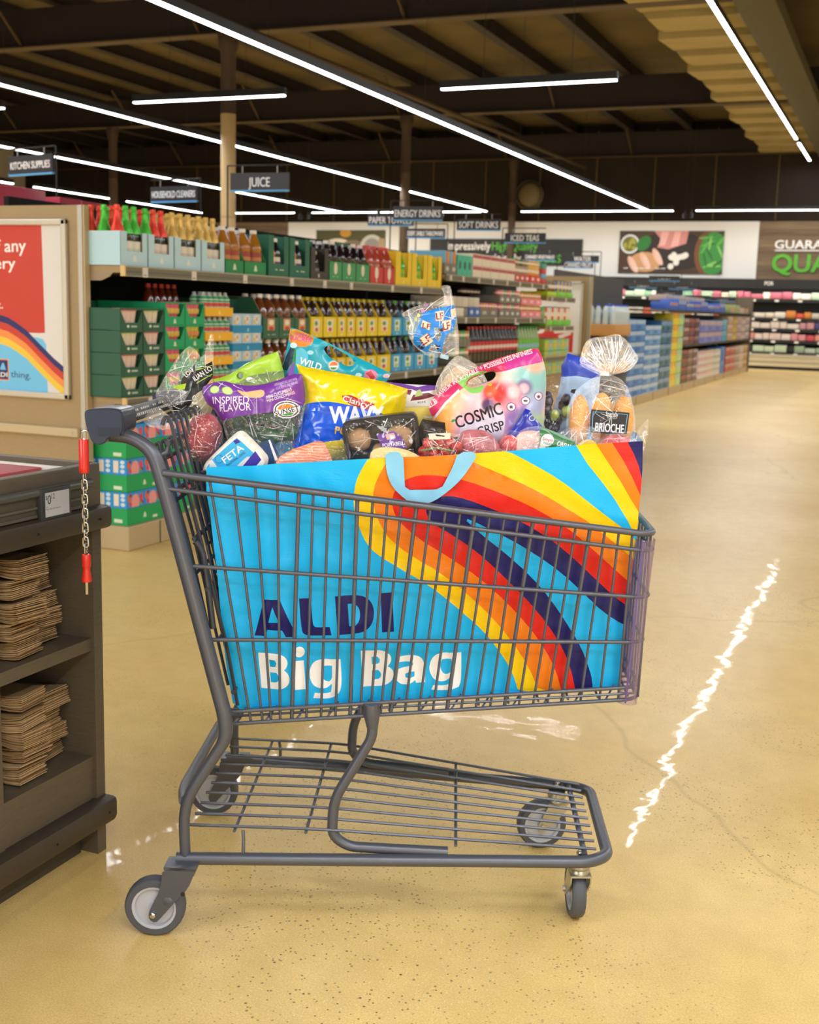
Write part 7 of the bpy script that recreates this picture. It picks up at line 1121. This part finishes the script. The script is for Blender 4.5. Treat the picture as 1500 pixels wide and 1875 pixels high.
# mushrooms
t = gro('mushroom_tray', 'black tray with two brown portabella mushrooms under film', 'food tray', 'mush', 'outline', -.09); P = lambda k: PO('mush', k); q = MB(); o = smooth_loop(P('outline'), 1); i_ = smooth_loop(P('inner'), 1); TR = M('#1b1a1b', .4, coat=.2)
sheet(q, o, TR, [], .02, lambda Q: pl(-.09)(Q[:, 0], Q[:, 1], np.full(len(Q), .012)), [i_]); sheet(q, i_, TR, [], .02, lambda Q: pl(-.09)(Q[:, 0], Q[:, 1], np.full(len(Q), -.028)))
for lp, c0, c1 in ((i_, .012, -.028), (o, -.03, .012)):
    n = len(lp); q.add([cw(a, -.09 - c, z) for c in (c0, c1) for a, z in lp], [(i, (i + 1) % n, n + (i + 1) % n, n + i) for i in range(n)], TR)
part('tray', q, t, 40)
MSH = M('#a8835e', .7, bump=(220., .35, .002), var=(35., .22))
for a, z, r, rz_ in ((.385, .985, .0285, .3), (.468, .99, .032, -.3), (.432, .962, .02, 0)):
    q = MB(); q.ball(cw(a, -.082, z), (r, .017, r * .86), MSH, 22, 14, fn=lambda V: V * (1 + .03 * np.sin(5 * V[:, :1] * 80))); part('mushroom', q, t, 60)
q = MB(); PU2 = M('#6a3a9a', .35, coat=.3); sheet(q, P('label'), PU2, [(M('#d9b0a0', .4), [P('pic')]), (W_, tq('mush', 'PORTABELLA', 'PORTABELLA', .02))], .01, lambda Q: pl(-.09)(Q[:, 0], Q[:, 1], .0155 + .002 * nz(Q, 40))); part('label', q, t, None, 'purple label')
q = MB(); pillow(q, o, .0165, FILM('#ffffff', .07, .02, 12., .006, .05), (), pl(-.09), .008, wr=.0015, edge=.01, back=False, seed=3); creases(q, o, 8, pl(-.09), 0.018, 15, (.03, .07), focus=None); part('film', q, t, 60)
# cheese wedge, salmon, feta, box
t = gro('cheese_wedge', 'pale yellow cheese wedge at the bag rim by the strap', 'cheese', 'cheese', 'outline', -.165); q = MB(); o = smooth_loop(PO('cheese', 'outline'), 1); pillow(q, o, .014, M('#ecd794', .4, coat=.3, sss=.1), [(M('#eaf0e6', .4), [PO('cheese', 'st')]), (M('#3fa05a', .4), [sh(PO('cheese', 'st'), .75)])], pl(-.165), .008, wr=.0004, edge=.006); part('wedge', q, t, 50); q = MB(); pillow(q, sh(o, 1.08), .017, CLRT, (), pl(-.167), .008, wr=.0015, back=False); part('film', q, t, 60)
m = bpy.data.materials.new('salmon_flesh'); m.use_nodes = True; nt = m.node_tree; p_ = nt.nodes['Principled BSDF']; p_.inputs['Roughness'].default_value = .3; p_.inputs['Coat Weight'].default_value = .5; ge = nt.nodes.new('ShaderNodeNewGeometry'); wv = nt.nodes.new('ShaderNodeTexWave'); wv.inputs['Scale'].default_value = 55; wv.inputs['Distortion'].default_value = 7; wv.inputs['Detail'].default_value = 1; wv.inputs['Detail Scale'].default_value = .4; wv.bands_direction = 'Z'; nt.links.new(ge.outputs['Position'], wv.inputs['Vector']); cr = nt.nodes.new('ShaderNodeValToRGB'); cr.color_ramp.elements[0].color = (*lin('#e9805a'), 1); cr.color_ramp.elements[1].color = (*lin('#f5bd9d'), 1); cr.color_ramp.elements[0].position = .72; cr.color_ramp.elements[1].position = .95; nt.links.new(wv.outputs['Fac'], cr.inputs[0]); nt.links.new(cr.outputs[0], p_.inputs['Base Color'])
t = gro('salmon_fillet', 'orange salmon fillet with white fat lines under film', 'fish', 'salmon', 'outline', -.16); o = PO('salmon', 'outline'); q = MB(); pillow(q, smooth_loop(o, 1), .014, m, (), pl(-.155), .007, wr=.0008, edge=.008); part('fillet', q, t, 60); q = MB(); pillow(q, np.array([[.222, .93], [.228, .957], [.3, .985], [.345, .993], [.372, .985], [.378, .93]]), .017, CLRT, (), pl(-.157), .007, wr=.002, back=False, seed=4); part('film', q, t, 60)
t = gro('feta_block', 'tilted white feta cheese block with light blue label', 'cheese', 'feta', 'outline', -.16); P = lambda k: PO('feta', k); q = MB(); o = smooth_loop(P('outline'), 1); SK = M('#39b3e6', .35, coat=.3); PU3 = M('#3f2f9a', .35)
pillow(q, o, .02, M('#ebe7da', .5), [(SK, [P('label')]), (M('#d8d8d2', .4), [smooth_loop(P('cream'), 1)]), (PU3, [P('purple')]), (PU3, [P('pz')]), (M('#2b7fb8', .4), [P('seal')]), (SK, [P('seal2')]), (W_, tq('feta', 'FETA', 'FETA', .03)), (K_, tq('feta', 'TRAD', 'TRADITIONAL CHEESE', .02))], pl(-.155), .006, wr=.0004, edge=.008); part('block', q, t, 50)
t = gro('navy_box', 'slim dark blue box with white edge beside the salmon', 'box', 'navybox', 'outline', -.13); q = MB(); q.prism([tuple(p) for p in PO('navybox', 'outline')], -.02, .02, M('#2b4a78', .35, coat=.3), f3(-.12)); q.prism([tuple(p) for p in PO('navybox', 'edge')], .02, .0206, W_, f3(-.12)); part('box', q, t, None)
# grapes
t = gro('grape_bag', 'dark purple grapes in a clear bag beside the pastel pouch', 'fruit', 'grape', 'film', .03); q = MB(); rg = random.Random(2)
for i in range(26):
    a = .752 + rg.random() * .06; z = .985 + rg.random() * .09; q = MB(); gc = M('#a9bf4a', .3, coat=.3) if i in (3, 11, 19) else M('#2a2233', .35, coat=.3, var=(50., .25)); q.ball(cw(a, .03 + rg.uniform(-.015, .015), z), (.0105, .0105, .013), gc, 12, 8); part('grape', q, t, 60, 'green grape' if i in (3, 11, 19) else None)
q = MB(); pillow(q, np.array([[.745, .96], [.745, 1.11], [.775, 1.118], [.815, 1.122], [.82, .96]]), .028, CLRT, (), pl(.028), .008, wr=.003, back=False); part('film', q, t, 60)
# light blue pouch
t = gro('blue_pouch', 'light blue pouch with royal blue folded top behind brioche', 'pouch', 'pouch', 'outline', .05); P = lambda k: PO('pouch', k); q = MB(); pillow(q, smooth_loop(P('outline'), 0), .022, M('#a5c6ec', .4, coat=.2), [(M('#2f49c0', .4, coat=.2), [P('dark')]), (K_, [P('mark')])], pl(.05), .007, wr=.002); part('pouch', q, t, 60)
# brioche
t = gro('brioche_bag', 'golden brioche buns in a clear tied bag with black label', 'bread', 'brioche', 'low', -.05); P = lambda k: PO('brioche', k); q = MB(); nk2 = np.array([.889, 1.119])
def pleat2(a, z, c):
    an = np.arctan2(a - nk2[0], np.abs(nk2[1] - z) + 1e-6); d = np.hypot(a - nk2[0], z - nk2[1]); return pl(-.05)(a, z, c + .004 * np.sin(an * 17 + 2 * np.sin(an * 5)) * np.clip(1 - d / .11, 0, 1) * np.sign(c))
FB = FILM('#ffffff', .16, .10, 16., .012); pillow(q, smooth_loop(P('up'), 1), .026, FB, (), pleat2, .005, wr=.006, wsc=22, back=FB, seed=41); creases(q, P('up'), 78, pl(-.05), 0.03, 7, (.02, .06), focus=nk2); part('bag_top', q, t, 70)
q = MB(); pillow(q, smooth_loop(P('low'), 1), .044, CLRT, (), pleat2, .006, wr=.002, seed=42, back=CLRT); creases(q, P('low'), 27, pl(-.05), 0.046, 8, (.02, .08), focus=None); part('bag_body', q, t, 70)
BUN = M('#dd9a45', .5, coat=.25, var=(18., .2), bump=(50., .2, .002), sss=.05)
for a, z, rx in ((.832, 1.032, .021), (.876, 1.038, .023), (.919, 1.033, .022)): q = MB(); q.ball(cw(a, -.056, z), (rx, .026, .055), BUN, 18, 14, rot=Matrix.Rotation(CY, 3, 'Z')); part('bun', q, t, 60)
q = MB(); sheet(q, P('label'), K_, [(M('#6fb8d9', .4), [P('lab_in')]), (K_, [sh(P('lab_in'), .965)]), (W_, tq('brioche', 'Specially', 'Specially')), (M('#cfcfcf', .4), tq('brioche', 'Selected', 'SELECTED')), (M('#dfe3e8', .35), tq('brioche', 'BRIOCHE', 'BRIOCHE', .03))], .01, lambda Q: pl(-.05)(Q[:, 0], Q[:, 1], np.full(len(Q), .0465))); part('label', q, t, None, 'black bakery label')
c0 = PO('brioche', 'tag'); q = MB(); q.prism([tuple(p) for p in c0], -.006, .012, M('#dfe3ee', .4), f3(-.05)); part('bag_clip', q, t, None, 'white plastic bag clip')
# red, yellow packs and loose film near the rim
t = gro('red_pepper_pack', 'red produce in clear film with flared ends at the bag corner', 'food pack', 'redp', 'outline', -.115); q = MB(); pillow(q, smooth_loop(PO('redp', 'outline'), 2), .02, M('#cf3038', .3, coat=.4, var=(40., .3)), (), pl(-.112), .006, wr=.002); part('produce', q, t, 60); q = MB(); pillow(q, PO('redp', 'film'), .025, CLR2, (), pl(-.115), .006, wr=.004, seed=6, back=False); creases(q, PO('redp', 'film'), 24, pl(-.115), 0.027, 9, (.02, .06), focus=None); part('film', q, t, 70)
t = gro('yellow_pack', 'small yellow food pack tucked under the brioche bag', 'food pack', 'yelp', 'outline', -.115); q = MB(); pillow(q, smooth_loop(PO('yelp', 'outline'), 1), .014, M('#e8bb3a', .4, coat=.3), (), pl(-.115), .007, wr=.001); part('pack', q, t, 60); q = MB(); pillow(q, smooth_loop(PO('crink', 'outline'), 0), .016, CLR2, (), pl(-.105), .006, wr=.005, seed=7, back=False); creases(q, PO('crink', 'outline'), 24, pl(-.105), 0.018, 10, (.02, .06), focus=None); part('film', q, t, 70)
t = gro('meat_pack', 'round dark red meat pack wrapped in shiny film by the handle', 'meat', 'meat', 'outline', -.08); o = smooth_loop(PO('meat', 'outline'), 1); q = MB(); pillow(q, sh(o, .93), .04, M('#96222e', .3, coat=.6, var=(30., .4)), (), pl(-.075), .005, wr=.004, wsc=24); part('meat', q, t, 60); q = MB(); pillow(q, o, .046, FILM('#fff4f2', .16, .05, 30., .008), (), pl(-.078), .006, wr=.004, wsc=30, back=False, seed=15); creases(q, o, 16, pl(-.078), .048, 11, (.01, .045)); part('film', q, t, 70)
